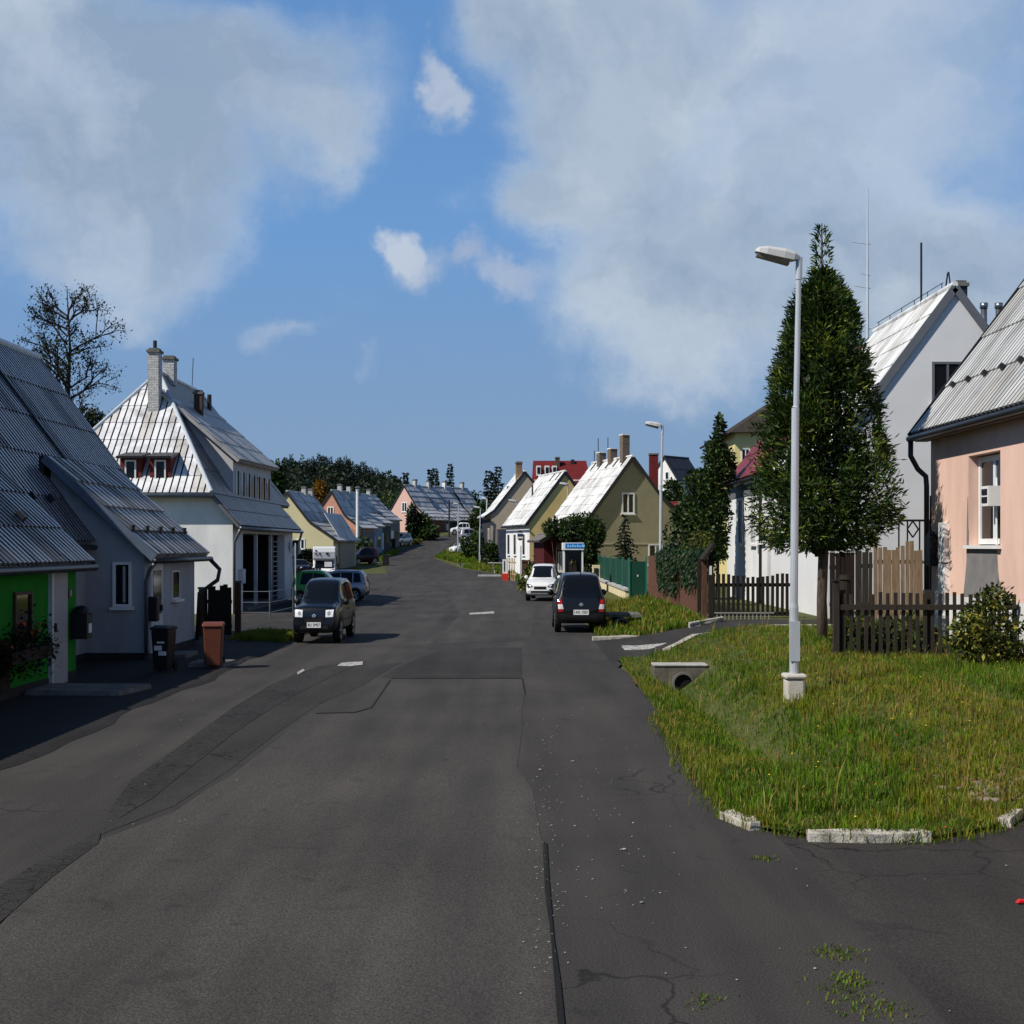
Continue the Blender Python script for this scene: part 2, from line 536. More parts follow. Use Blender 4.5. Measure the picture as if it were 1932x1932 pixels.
DM = vmath('MULTIPLY', DW, (1, 1, 1.35)).outputs[0]
n1 = wnoise(4.2, 6, DM, .5, .15)
n2 = wnoise(9.0, 8, DM, .6, .3)
# the broad masses of cloud, by direction in the sky
mass = total([blob(1480, 260, 700, 520, .75, .25), blob(1090, 130, 260, 300, .62, .4), blob(230, 150, 640, 280, .80, .3), blob(210, 440, 330, 230, .85, .25), blob(620, 260, 90, 120, .3),
              blob(1270, 600, 360, 220, .70, .2), blob(1800, 620, 380, 280, .60, .2), blob(1030, 370, 190, 120, .62, .2),
              blob(560, 60, 330, 260, .25)])
dens = fmath('ADD', mass, fmath('MULTIPLY', fmath('SUBTRACT', fmath('ADD', fmath('MULTIPLY', n1.outputs['Fac'], .75), fmath('MULTIPLY', n2.outputs['Fac'], .25)), .5), 1.35))
mr = N.new('ShaderNodeMapRange'); mr.interpolation_type = 'SMOOTHSTEP'
mr.inputs[1].default_value = .10; mr.inputs[2].default_value = .95; mr.inputs[4].default_value = .92
L.new(dens, mr.inputs[0])
# small bright puffs
sm = total([blob(808, 165, 62, 95, 1.1, .1), blob(822, 235, 85, 75, .8, .0), blob(745, 450, 70, 70, 1.1, .2), blob(775, 510, 110, 85, .9, .1), blob(895, 520, 60, 40, .8, .1), blob(970, 560, 120, 58, .8, .1), blob(522, 640, 90, 60, .6, .1), blob(660, 690, 45, 30, .3)])
sdens = fmath('ADD', sm, fmath('MULTIPLY', fmath('SUBTRACT', n2.outputs['Fac'], .5), 1.1))
mr2 = N.new('ShaderNodeMapRange'); mr2.interpolation_type = 'SMOOTHSTEP'
mr2.inputs[1].default_value = .12; mr2.inputs[2].default_value = 1.15; mr2.inputs[4].default_value = .9
L.new(sdens, mr2.inputs[0])
sep = N.new('ShaderNodeSeparateXYZ'); L.new(D, sep.inputs[0])
k = 1 / SKY_S


def mixc(f, a, b):
    x = N.new('ShaderNodeMix'); x.data_type = 'RGBA'
    if isinstance(f, (int, float)): x.inputs[0].default_value = f
    else: L.new(f, x.inputs[0])
    for i, v in ((6, a), (7, b)):
        if isinstance(v, tuple): x.inputs[i].default_value = (*v, 1)
        else: L.new(v, x.inputs[i])
    return x.outputs[2]


# thin high veil that greys the blue towards the horizon
veil = N.new('ShaderNodeMapRange'); veil.inputs[1].default_value = .30; veil.inputs[2].default_value = .0; veil.inputs[3].default_value = .88; veil.inputs[4].default_value = .95
L.new(sep.outputs['Z'], veil.inputs[0])
grad = N.new('ShaderNodeValToRGB'); e = grad.color_ramp.elements
e[0].position = 0.0; e[0].color = (.24 * k, .35 * k, .50 * k, 1)
e[1].position = .62; e[1].color = (.030 * k, .075 * k, .19 * k, 1)
q = grad.color_ramp.elements.new(.10); q.color = (.212 * k, .35 * k, .565 * k, 1)
q = grad.color_ramp.elements.new(.23); q.color = (.160 * k, .347 * k, .675 * k, 1)
q = grad.color_ramp.elements.new(.40); q.color = (.125 * k, .295 * k, .62 * k, 1)
L.new(sep.outputs['Z'], grad.inputs['Fac'])
base = mixc(veil.outputs[0], sky.outputs['Color'], grad.outputs['Color'])
shade = N.new('ShaderNodeMapRange'); shade.inputs[1].default_value = .37; shade.inputs[2].default_value = .63
L.new(wnoise(5.0, 7, DM, .52, .3).outputs['Fac'], shade.inputs[0])
thick = N.new('ShaderNodeMapRange'); thick.interpolation_type = 'SMOOTHSTEP'; thick.inputs[1].default_value = .95; thick.inputs[2].default_value = .35; thick.inputs[3].default_value = .0; thick.inputs[4].default_value = .55
L.new(dens, thick.inputs[0])
n3 = wnoise(10.0, 7, DW, .55, .1)
bil = N.new('ShaderNodeMapRange'); bil.inputs[1].default_value = .40; bil.inputs[2].default_value = .62; bil.inputs[3].default_value = -.20; bil.inputs[4].default_value = .22
L.new(n3.outputs['Fac'], bil.inputs[0])
lit = fmath('ADD', fmath('ADD', fmath('MULTIPLY', shade.outputs[0], .8), thick.outputs[0]), bil.outputs[0])
lc = N.new('ShaderNodeClamp'); L.new(lit, lc.inputs[0])
ccol = mixc(lc.outputs[0], (.30 * k, .395 * k, .525 * k), (.54 * k, .62 * k, .71 * k))
base = mixc(mr.outputs[0], base, ccol)
scol = mixc(shade.outputs[0], (.36 * k, .44 * k, .60 * k), (.56 * k, .63 * k, .73 * k))
base = mixc(mr2.outputs[0], base, scol)
L.new(base, bg.inputs['Color'])

# ================================================================== ground and roads
_RY = [-10, 0, 30, 45, 60, 75, 85, 97, 108, 125, 140, 158, 166, 172]
_RL = [-5.3, -5.3, -5.35, -5.6, -6.0, -6.7, -7.5, -9.0, -10.3, -11.9, -11.2, -9.2, -7.0, -4.0]
_RR = [2.05, 2.05, 2.1, 2.2, 2.0, 1.0, .2, -1.0, -4.2, -7.4, -6.9, -5.6, -2.5, 6.0]


def road_l(y): return float(np.interp(y, _RY, _RL))
def road_r(y): return float(np.interp(y, _RY, _RR))


LAWN = [(2.15, 26.7), (2.05, 22), (2.0, 18), (1.86, 14.1), (1.84, 11.3), (2.02, 10.75), (2.35, 10.5), (3.2, 10.35), (3.9, 10.8), (4.6, 11.7), (5.6, 12.6), (7.2, 13.4), (13, 14.5), (13, 29.8), (6, 30.2), (4.2, 29.6), (3.2, 27.4)]


def inside(poly, x, y):
    c = False; j = len(poly) - 1
    for i in range(len(poly)):
        xi, yi = poly[i]; xj, yj = poly[j]
        if (yi > y) != (yj > y) and x < (xj - xi) * (y - yi) / (yj - yi) + xi: c = not c
        j = i
    return c


def in_road(x, y):
    if y > 172 or y < -20: return False
    if y > 9.5 and x > 1 and inside(LAWN, x, y): return False
    if y < 14: return x > road_l(y) - .1
    return road_l(y) - .1 < x < road_r(y) + .1


turf = M('turf_soil', (.035, .052, .010), rough=.95, var=0, col2=(.10, .10, .024), scale=1.6, bump=.6, bscale=30, detail=9)
far_turf = turf
asph = asphalt('asphalt', (.052, .0485, .046), crack=.75)
asph_new = asphalt('asphalt_new', (.058, .0545, .051), crack=.12, seed=13.0, patch=.45)
asph_dk = asphalt('asphalt_dark', (.039, .0365, .0345), crack=.9, seed=31.0, patch=.5)
pave_m = asphalt('pavement_shade_asphalt', (.018, .017, .017), crack=.6, seed=47.0, patch=.8)  # base colour darkened to deepen the shadow of the houses

xs = sorted(set([-900, -600, -400, -250, -160, -110, -80, -60, -45, -36] + [round(-30 + i * .6, 2) for i in range(101)] + [36, 45, 60, 80, 110, 160, 250, 400, 600, 900]))
ys = sorted(set([-120, -60, -30, -20] + [round(-15 + i * .6, 2) for i in range(150)] + [76 + i * 2 for i in range(58)] + [195, 205, 220, 240, 270, 310, 360, 420, 500, 650, 900, 1300, 2000]))
mb = MB()
vv = []
for y in ys:
    for x in xs:
        z = gz(x, y)
        if in_road(x, y): z -= .07
        elif -9.3 < x <= road_l(y) and y < 34: z -= .05
        if 2.0 < x < 10 and 26.3 < y < 33.6: z -= .05
        if abs(x) > 60 and y > 60: z = zr(y)
        vv.append((x, y, z))
nx = len(xs)
mb.add(vv, [(j * nx + i, j * nx + i + 1, (j + 1) * nx + i + 1, (j + 1) * nx + i) for j in range(len(ys) - 1) for i in range(nx - 1)])
tag(mb.build('ground', turf, fix=False, smooth=True), 'grassy ground running from the street to the horizon', 'ground', kind='structure')


def sheet(name, poly, mat, label, cat, step=.5, dz=0.0, kind='structure', jit=0.0, edge=None):
    """a sheet over the ground cut to a polygon (triangles by bmesh, points lifted onto the terrain)"""
    bm = bmesh.new()
    vs_ = [bm.verts.new((x, y, 0)) for x, y in poly]
    bm.faces.new(vs_)
    x0, x1 = min(p[0] for p in poly), max(p[0] for p in poly); y0, y1 = min(p[1] for p in poly), max(p[1] for p in poly)
    x = math.floor(x0 / step) * step + step
    while x < x1:
        bmesh.ops.bisect_plane(bm, geom=bm.verts[:] + bm.edges[:] + bm.faces[:], plane_co=(x, 0, 0), plane_no=(1, 0, 0)); x += step
    y = math.floor(y0 / step) * step + step
    while y < y1:
        bmesh.ops.bisect_plane(bm, geom=bm.verts[:] + bm.edges[:] + bm.faces[:], plane_co=(0, y, 0), plane_no=(0, 1, 0)); y += step
    for v in bm.verts:
        v.co.z = gz(v.co.x, v.co.y) + dz
    bmesh.ops.recalc_face_normals(bm, faces=bm.faces)
    if sum(f.normal.z for f in bm.faces) < 0:
        bmesh.ops.reverse_faces(bm, faces=bm.faces)
    me = bpy.data.meshes.new(name); bm.to_mesh(me); bm.free()
    me.materials.append(mat)
    o = bpy.data.objects.new(name, me); COL.objects.link(o)
    return tag(o, label, cat, kind=kind)


def px_poly(pts, **k):
    return [G(x, y) for x, y in pts]


# the street: strip of cross sections
mb = MB(); ny = 0; nc = 14
yy = [-14 + i * .8 for i in range(110)] + [74 + i * 1.5 for i in range(66)]
for y in yy:
    l, r = road_l(y), road_r(y)
    if y < 11.2: r = max(r, 2.1)
    for c in range(nc + 1):
        x = l + (r - l) * c / nc
        wv = .05 * math.sin(y * 1.7) + .04 * math.sin(y * 3.9 + 1) if c in (0, nc) and y > 12 else 0
        mb.v.append((x + wv, y, gz(min(x, 2.0) if y < 60 else x, y) - (.0 if y < 60 else .0)))
    ny += 1
for j in range(ny - 1):
    for c in range(nc):
        mb.f.append((j * (nc + 1) + c, j * (nc + 1) + c + 1, (j + 1) * (nc + 1) + c + 1, (j + 1) * (nc + 1) + c)); mb.m.append(0)
tag(mb.build('road', asph, fix=False, smooth=True), 'patched dark asphalt street running away between two rows of houses', 'road', kind='structure')
corner = [(2.0, -14), (34, -14), (34, 16.2), (13, 14.62), (7.2, 13.55), (5.6, 12.75), (4.6, 11.85), (3.9, 10.95), (3.2, 10.5), (2.36, 10.65), (2.0, 10.85)]
mb = MB(); mb.add([(x, y, -.004) for x, y in corner], [tuple(range(len(corner)))])
tag(mb.build('side_road', asph_dk, fix=False), 'dark asphalt mouth of the side road turning off beside the grass corner', 'road', kind='structure')

# parking bay on the far side, left
sheet('parking_bay', [(-5.3, 40.5), (-5.6, 46), (-6.0, 60), (-6.7, 75), (-7.4, 84), (-9.0, 97), (-14.5, 99), (-14.0, 80), (-12.8, 60), (-9.35, 58), (-9.2, 44.7), (-8.9, 40.2)], asph, 'asphalt parking bay widening the street beside the white villa', 'parking bay', 1.5, .004)
sheet('path', [(-5.34, 31.6), (-5.4, 40.4), (-9.0, 40.1), (-9.6, 33.5)], asph_dk, 'asphalt path leading off the street beside the dark board gate', 'path', 1, .006)
# pavement in front of the left houses
mb = MB(); pts = []
for i in range(60):
    y = -14 + i * .8
    pts.append((-5.22 + .09 * math.sin(y * .9) + .06 * math.sin(y * 2.3), y))
for i, (x, y) in enumerate(pts):
    mb.v += [(-9.2, y, .02), (x - .12, y, .022), (x, y, .004)]
for i in range(len(pts) - 1):
    mb.f += [(i * 3, i * 3 + 1, i * 3 + 4, i * 3 + 3), (i * 3 + 1, i * 3 + 2, i * 3 + 5, i * 3 + 4)]; mb.m += [0, 0]
tag(mb.build('pavement', pave_m, fix=False), 'worn pavement coloured dark for shade in front of the green and grey houses', 'pavement', kind='structure')

# patches of newer asphalt, each its own shape
big = px_poly([(-420, 2080), (0, 1746), (70, 1672), (190, 1585), (330, 1532), (380, 1497), (440, 1461), (520, 1398), (585, 1345), (668, 1345), (690, 1322), (735, 1281), (860, 1279), (985, 1281), (990, 1310), (984, 1340), (985, 1380), (975, 1450), (1005, 1490), (1024, 1600), (1030, 1700), (1044, 1790), (1060, 1932), (1075, 2080)])
sheet('asphalt_patch', big, asph_new, 'large smooth grey asphalt patch filling the near half of the street', 'road patch', 1.0, .004)
dark = px_poly([(-300, 1800), (0, 1680), (160, 1585), (330, 1455), (440, 1350), (560, 1268), (760, 1250), (735, 1262), (690, 1290), (600, 1330), (520, 1385), (430, 1455), (330, 1520), (190, 1575), (0, 1735)])
sheet('asphalt_patch.001', dark, asph_dk, 'dark curving asphalt strip with broken edges beside the large smooth patch', 'road patch', .6, .0035)
far = px_poly([(830, 1225), (985, 1222), (985, 1276), (720, 1277), (760, 1255)])
sheet('asphalt_patch.002', far, asph_dk, 'dark square asphalt patch at the far end of the smooth patch', 'road patch', 1, .0037)
mid = px_poly([(812, 1215), (1000, 1209), (1010, 1150), (960, 1098), (830, 1100), (870, 1160)])
sheet('asphalt_patch.003', mid, asph_new, 'pale long asphalt patch in mid street between the parked cars', 'road patch', 1.5, .0036)
seam = px_poly([(1026, 1590), (1032, 1592), (1036, 1660), (1045, 1770), (1057, 1850), (1065, 1930), (1070, 2000), (1058, 2000), (1050, 1910), (1041, 1790), (1030, 1680)])
tar = M('tar_seam', (.007, .007, .007), rough=.9, var=.3, scale=8)
sheet('road_seam', seam, tar, 'black tar seam along the edge of the smooth patch', 'road seam', 1, .0095)
for i, pl in enumerate(([(700, 1335), (735, 1284), (737, 1285), (702, 1336)], [(595, 1346), (668, 1344.5), (668, 1346), (595, 1347.2)], [(668, 1344.5), (702, 1335), (703, 1336), (669, 1346)], [(737, 1279.5), (985, 1279.5), (985, 1281), (737, 1281)], [(984, 1281), (986, 1281), (992, 1310), (990, 1310)])):
    sheet('road_seam.%03d' % (i + 1), px_poly(pl), tar, ['thin tar seam up the slanting end of the smooth patch', 'thin tar seam along the near step of the smooth patch', 'short thin tar seam at the corner of the smooth patch', 'long thin tar seam across the far end of the smooth patch', 'thin tar seam at the far inner corner of the smooth patch'][i], 'road seam', 2, .0098)
allig = asphalt('asphalt_crazed', (.040, .038, .036), crack=.95, seed=5.0, patch=.9, cscale=5.5, cthr=(.30, .42), cw=2.6)
for i, (pl, lb) in enumerate((([(-60, 1730), (0, 1672), (90, 1618), (190, 1572), (186, 1592), (100, 1655), (0, 1742), (-60, 1790)], 'crazed cracked asphalt strip at the near edge of the frame'),
                              ([(205, 1530), (250, 1470), (330, 1415), (440, 1335), (520, 1288), (600, 1258), (690, 1248), (640, 1270), (540, 1320), (450, 1378), (370, 1440), (290, 1505), (225, 1545)], 'long crazed cracked strip along the dark asphalt edge'),
                              ([(0, 1412), (80, 1378), (210, 1338), (300, 1302), (270, 1330), (170, 1372), (70, 1412), (0, 1440)], 'broken asphalt edge in front of the green house'))):
    sheet('asphalt_patch.%03d' % (i + 5), px_poly(pl), allig, lb, 'road patch', .5, .0075)
pale = M('pale_road_mark', (.42, .41, .39), rough=.85, var=0, col2=(.07, .07, .07), thr=(.5, .62), scale=9)
for i, (pl, lb) in enumerate((([(636, 1257), (645, 1251), (685, 1249), (684, 1255), (660, 1258)], 'worn pale blotch on the asphalt before the black van'),
                              ([(886, 1157), (932, 1154), (932, 1158), (886, 1160)], 'thin white mark on the asphalt in mid street'),
                              ([(1160, 1219), (1200, 1222), (1260, 1226), (1225, 1231), (1170, 1228)], 'pale worn patch on the asphalt by the concrete driveway'),
                              ([(560, 1270), (572, 1263), (575, 1266), (562, 1274)], 'tiny pale blotch on the dark asphalt strip'))):
    sheet('road_marking.%03d' % i if i else 'road_marking', px_poly(pl), pale, lb, 'road mark', 1, .012)
# driveway of pale concrete to the picket gate
drv = M('driveway_concrete', (.16, .155, .145), rough=.9, var=.35, scale=2.5, bump=.4)
sheet('driveway', [(1.95, 26.5), (3.15, 27.3), (4.15, 29.5), (6, 30.1), (9.6, 29.9), (9.6, 33.5), (4.9, 33.4), (2.0, 32.4)], asph_dk, 'dark asphalt driveway between the grass corner and the dark picket gate', 'driveway', .7, .004)

# ------------------------------------------------------------------ kerb stones, culvert, slabs
kst = M('kerb_stone', (.22, .20, .17), rough=.92, var=0, col2=(.46, .43, .37), thr=(.36, .55), scale=7, bump=.6)


def stone(name, pts, z0, z1, mat, label, cat, group=None, taper=.03, rise=None):
    mb = MB()
    n = len(pts); c = Vector((sum(p[0] for p in pts) / n, sum(p[1] for p in pts) / n))
    vs_ = [(x, y, z0) for x, y in pts] + [(c.x + (x - c.x) * (1 - taper) + R.uniform(-.01, .01), c.y + (y - c.y) * (1 - taper * 3), z1 + R.uniform(-.012, .012)) for x, y in pts]
    if rise is not None:
        vs_ = [(x, y, gz(x, y) - .1) for x, y in pts] + [(x, y, gz(x, y) + rise) for x, y in pts]
    mb.add(vs_, [tuple(range(n)), tuple(range(n, 2 * n))] + [(i, (i + 1) % n, (i + 1) % n + n, i + n) for i in range(n)])
    bm = bmesh.new(); vv_ = [bm.verts.new(v) for v in mb.v]
    for f in mb.f: bm.faces.new([vv_[i] for i in f])
    bmesh.ops.subdivide_edges(bm, edges=[e_ for e_ in bm.edges if e_.calc_length() > .15], cuts=4, use_grid_fill=True)
    for v in bm.verts:
        v.co += Vector((R.gauss(0, .004), R.gauss(0, .004), R.gauss(0, .004)))
    bm.verts.index_update(); mb = MB(); mb.add([tuple(v.co) for v in bm.verts], [tuple(v.index for v in f.verts) for f in bm.faces]); bm.free()
    o = mb.build(name, mat, bevel=.008)
    return tag(o, label, cat, group)


stone('kerb_stone', [(2.30, 10.36), (2.75, 10.31), (3.27, 10.35), (3.28, 10.50), (2.75, 10.49), (2.32, 10.53)], -.05, .07, kst, 'long pale kerb stone at the near edge of the grass corner', 'kerb stone', 'kerb stones round the grass corner')
stone('kerb_stone', [(1.74, 11.25), (1.92, 10.72), (2.03, 10.78), (1.98, 10.98), (1.86, 11.4)], -.05, .06, kst, 'short broken kerb stone at the outer bend of the grass corner', 'kerb stone', 'kerb stones round the grass corner')
stone('kerb_stone', [(3.98, 10.95), (4.25, 11.35), (4.33, 11.28), (4.08, 10.88)], -.05, .07, kst, 'small kerb stone half sunk near the soil at the corner bend', 'kerb stone', 'kerb stones round the grass corner')
stone('concrete_slab', [(4.3, 32.2), (5.2, 32.7), (5.2, 32.95), (4.3, 32.5)], -.02, gz(3.6, 28) + .10, kst, 'pale kerb slab along the driveway edge before the gate', 'slab', rise=.12)
stone('concrete_slab', [(3.3, 27.75), (4.2, 29.75), (6, 30.35), (8.2, 30.2), (8.2, 30.42), (6, 30.58), (4.05, 29.95), (3.15, 27.9)], .1, .40, kst, 'pale concrete edge beside the driveway and lawn', 'slab', rise=.05)
stone('concrete_slab', [(1.95, 32.3), (3.35, 32.7), (3.3, 33.1), (1.95, 32.6)], -.05, .09, kst, 'short pale slab at the foot of the weedy mound', 'slab')
stone('doorstep', [(-7.45, 20.3), (-5.95, 20.2), (-5.75, 21.3), (-7.45, 21.5)], .0, .10, concrete_dk, 'low concrete doorstep before the green house door', 'step')
stone('doorstep', [(-6.1, 25.0), (-5.4, 25.0), (-5.35, 25.9), (-6.1, 25.9)], .0, .09, concrete_dk, 'flat concrete step between the black and brown bins', 'step')

t = thing('culvert', 'concrete culvert headwall with a round pipe in the roadside ditch', 'culvert', (3.04, 24.0, -.4), world=True)
mb = MB(); mb.boxb(2.56, 3.52, 24.0, 24.5, -.6, .13); mb.build('headwall', M('mossy_headwall', (.06, .055, .042), rough=.95, var=0, col2=(.17, .155, .13), scale=5, bump=.5), t, bevel=.015)
mb = MB(); mb.boxb(2.55, 3.53, 23.98, 24.42, .131, .165); mb.build('coping', concrete, t, bevel=.01)
mb = MB()
ring = [(3.08 + .2 * math.cos(a * math.pi / 10), -.17 + .2 * math.sin(a * math.pi / 10)) for a in range(20)]
mb.add([(x, 23.93, z) for x, z in ring] + [(3.08 + (x - 3.08) * .8, 23.93, -.17 + (z + .17) * .8) for x, z in ring] + [(x, 24.02, z) for x, z in ring],
       [(i, (i + 1) % 20, 20 + (i + 1) % 20, 20 + i) for i in range(20)] + [(i, 40 + i, 40 + (i + 1) % 20, (i + 1) % 20) for i in range(20)])
o = mb.build('pipe_rim', concrete_dk, t)
mb = MB(); mb.add([(3.08 + (x - 3.08) * .8, 23.985, -.17 + (z + .17) * .8) for x, z in ring], [tuple(range(20))]); mb.build('pipe_mouth', M('pipe_dark', (.004, .004, .004), var=0), t)
t = thing('culvert', 'small round pipe under a slab beside the weedy mound', 'culvert', (2.9, 36.5, 0), world=True)
mb = MB(); mb.tube([(2.95, 35.9, .12), (2.95, 37.4, .12)], .24, 16); mb.build('pipe', concrete_dk, t)
mb = MB(); mb.tube([(2.95, 35.88, .12), (2.95, 35.895, .12)], .19, 16); mb.build('pipe_mouth', MATS['pipe_dark'], t)
mb = MB(); mb.boxb(2.2, 3.5, 36.0, 37.4, .37, .45); mb.build('slab', concrete_dk, t)

# ================================================================== LEFT SIDE
roof_l = roofmat('grey_ribbed_roof', (.30, .32, .36), rough=.34, metal=.25)
valley_m = M('dark_sheet_valley', (.035, .036, .040), rough=.7, var=.3)  # rib valleys and rib sides coloured darker than the rib tops
valley_lt = M('grey_sheet_valley', (.12, .12, .125), rough=.7, var=.3)
roof_lb = roofmat('grey_ribbed_roof_dull', (.22, .225, .24), rough=.5, metal=.1)
roof_l2 = roofmat('wing_sheet_roof', (.34, .34, .34), rough=.42, metal=.2)
roof_b = roofmat('bright_sheet_roof', (.70, .70, .70), rough=.45)
roof_v = roofmat('villa_sheet_roof', (.66, .66, .67), rough=.42)
roof_dk = roofmat('dark_tile_roof', (.028, .022, .022), rough=.45)

# --- long grey house
t = thing('row_house', 'long grey house with a steep ribbed roof and a low street wing', 'house', (-8.5, 20, 0), world=True)
mb = MB()
mb.prism([(-15.2, 3, -.5), (-8.55, 3, -.5), (-8.55, 3, 2.42), (-11.76, 3, 6.72), (-15.2, 3, 2.2)], (0, 29.7, 0))
mb.prism([(-9.25, 26.7, .14), (-7.37, 26.7, .14), (-7.37, 26.7, 2.16), (-9.25, 26.7, 3.86)], (0, 4.2, 0), 1)
wl = mb.build('wall', [plast_grey, plast_grey], t)
mb = MB(); mb.boxb(-9.0, -7.355, 26.685, 30.915, -.3, .155); mb.boxb(-9.0, -8.535, 22.9, 26.68, -.3, .155); mb.build('plinth', plinth_dk, t)
mb = MB()
mb.ribs((-8.4, 2.8, 2.37), (-8.4, 33.0, 2.37), (-11.76, 33.0, 6.94), (-11.76, 2.8, 6.94), .19, .05, 5, lap=.03, vw=.42, mv=1, alt=2)
mb.slab([(-11.78, 33, 6.94), (-11.78, 2.8, 6.94), (-15.6, 2.8, 1.9), (-15.6, 33, 1.9)], .1)
rf = mb.build('roof', [roof_l, valley_m, roof_lb], t, fix=False)
mb = MB(); mb.tube([(-11.76, 2.8, 6.98), (-11.76, 33.02, 6.98)], .1, 8); mb.build('ridge_cap', trim_lt, rf)
mb = MB(); mb.beam((-8.4, 33.03, 2.34), (-11.76, 33.03, 6.93), .16, .03, up=(0, 1, 0)); mb.build('verge_board', trim_dk, rf)
mb = MB(); mb.beam((-8.42, 28.6, 2.52), (-11.74, 28.6, 7.0), .12, .05, up=(0, 1, 0)); mb.build('seam_flashing', trim_dk, rf)
for i in range(3):
    mb = MB(); mb.obox((-8.9, 23.6 + i * 1.0, 3.11), (0, 1, 0), (-.59, 0, .8), (.8, 0, .59), -.06, .06, 0, .14, .0, .16); mb.build('snow_stop', trim_dk, rf)
mb = MB()
mb.ribs((-7.12, 26.45, 2.1), (-7.12, 31.2, 2.1), (-9.29, 31.2, 4.08), (-9.29, 26.45, 4.08), .36, .03, 4, lap=.04, vw=.28, mv=1, alt=2, group=1)
wr = mb.build('wing_roof', [roof_l2, valley_m, roofmat('wing_sheet_dull', (.20, .195, .19), rough=.6)], t, fix=False)
mb = MB(); mb.beam((-7.1, 26.43, 2.06), (-9.3, 26.43, 4.05), .17, .03, up=(0, 1, 0)); mb.build('verge_board', M('blue_grey_trim', (.10, .13, .18), rough=.4, var=.15), wr)
mb = MB(); mb.boxb(-9.4, -9.3, 26.45, 31.2, 3.2, 4.1); mb.build('end_board', trim_dk, wr)
mb = MB(); mb.tube([(-7.6, 26.5, 2.62), (-7.6, 31.1, 2.62)], .02, 6)
for i in range(5): mb.tube([(-7.62, 26.7 + i * 1.05, 2.52), (-7.6, 26.7 + i * 1.05, 2.72)], .05, 6)
mb.build('snow_guard', trim_dk, wr)
gutter(t, (-7.07, 26.4, 2.0), (-7.07, 31.3, 2.0), .055, trim_dk)
gutter(t, (-8.33, 23.0, 2.27), (-8.33, 26.6, 2.27), .055, trim_dk)
pipe(t, [(-7.07, 31.2, 1.98), (-6.85, 31.2, 1.75), (-6.9, 31.2, 1.5), (-7.3, 31.1, 1.2), (-7.33, 31.0, .1)], .05, trim_dk)
mb = MB(); mb.tube([(-7.07, 26.5, 2.0), (-7.25, 26.6, 1.8), (-7.31, 26.62, 1.6), (-7.31, 26.62, .1)], .04, 8); mb.build('downpipe', gutter_m, t, smooth=True)
window(t, P(213.9, 1145, 26.7), (1, 0, 0), .375, .90, cols=1, fw=.055, proud=.06, curt=.35)
window(t, (-7.37, 28.85, 1.14), (0, 1, 0), .62, .62, cols=1, fw=.03, proud=.02)
window(t, (-8.55, 24.3, .95), (0, 1, 0), 1.1, 1.15, cols=2, fw=.05)
mb = MB(); mb.boxb(-7.375, -7.30, 26.95, 27.85, .12, 1.95); d = mb.build('door', trim_lt, t)
mb = MB(); mb.boxb(-7.32, -7.292, 27.08, 27.72, .9, 1.8); mb.build('pane', glass_dk, d)
mb = MB(); mb.boxb(-7.31, -7.25, 27.62, 27.66, .95, 1.08); mb.build('handle', trim_dk, d)
mb = MB(); mb.boxb(-7.31, -7.12, 26.72, 26.92, .78, 1.28); mb.build('mailbox', blackp, t, bevel=.03)
mb = MB(); mb.boxb(-7.4, -6.6, 26.9, 28.0, .0, .1); mb.build('step', concrete_dk, t)

# --- green house in front
t = thing('green_house', 'low house with a bright green wall and ribbed lean-to roof', 'house', (-7.5, 18, 0), world=True)
mb = MB(); mb.prism([(-9.2, 6, .16), (-7.5, 6, .16), (-7.5, 6, 2.12), (-9.2, 6, 3.8)], (0, 16.9, 0)); mb.build('wall', plast_green, t)
mb = MB(); mb.boxb(-9.0, -7.485, 5.9, 22.915, -.3, .17); mb.build('plinth', plinth_dk, t)
mb = MB(); mb.ribs((-7.28, 5.8, 2.0), (-7.28, 23.06, 2.0), (-10.3, 23.06, 5.02), (-10.3, 5.8, 5.02), .19, .05, 5, lap=.03, vw=.42, mv=1, alt=2)
rf = mb.build('roof', [roof_l, valley_m, roof_lb], t, fix=False)
mb = MB(); mb.beam((-7.26, 23.09, 1.96), (-10.3, 23.09, 5.0), .14, .03, up=(0, 1, 0)); mb.build('verge_board', trim_dk, rf)
for y in (17.2, 18.6, 20.0, 21.4):
    mb = MB(); mb.obox((-7.9, y, 2.66), (0, 1, 0), (-.707, 0, .707), (.707, 0, .707), -.07, .07, 0, .16, .0, .15); mb.build('snow_stop', trim_dk, rf)
gutter(t, (-7.22, 5.8, 1.93), (-7.22, 23.1, 1.93), .06, trim_dk)
mb = MB(); mb.boxb(-7.51, -7.46, 21.6, 22.36, .02, 1.86); d = mb.build('door', M('grey_door', (.32, .32, .33), rough=.5, var=.05), t)
mb = MB(); mb.boxb(-7.52, -7.43, 21.52, 21.597, .02, 1.9); mb.build('frame', trim_lt, d)
mb = MB(); mb.boxb(-7.455, -7.41, 21.66, 21.70, .9, 1.04); mb.build('handle', trim_dk, d)
window(t, (-7.5, 20.0, .78), (0, 1, 0), .72, .82, frame=M('brown_window', (.06, .03, .018), rough=.6, var=.2), cols=1, fw=.05)
mb = MB(); mb.boxb(-7.51, -7.44, 18.3, 19.75, .17, .92); mb.build('cellar_door', M('dark_brown_board', (.016, .008, .006), rough=.8, var=.3), t)
mb = MB(); mb.boxb(-7.505, -7.485, 22.5, 22.66, 1.42, 1.58); pl = mb.build('number_plate', M('plate_maroon', (.05, .01, .02), rough=.4, var=0), t)
mb = MB(); mb.boxb(-7.487, -7.478, 22.57, 22.60, 1.45, 1.55); mb.build('numeral', white_p, pl)
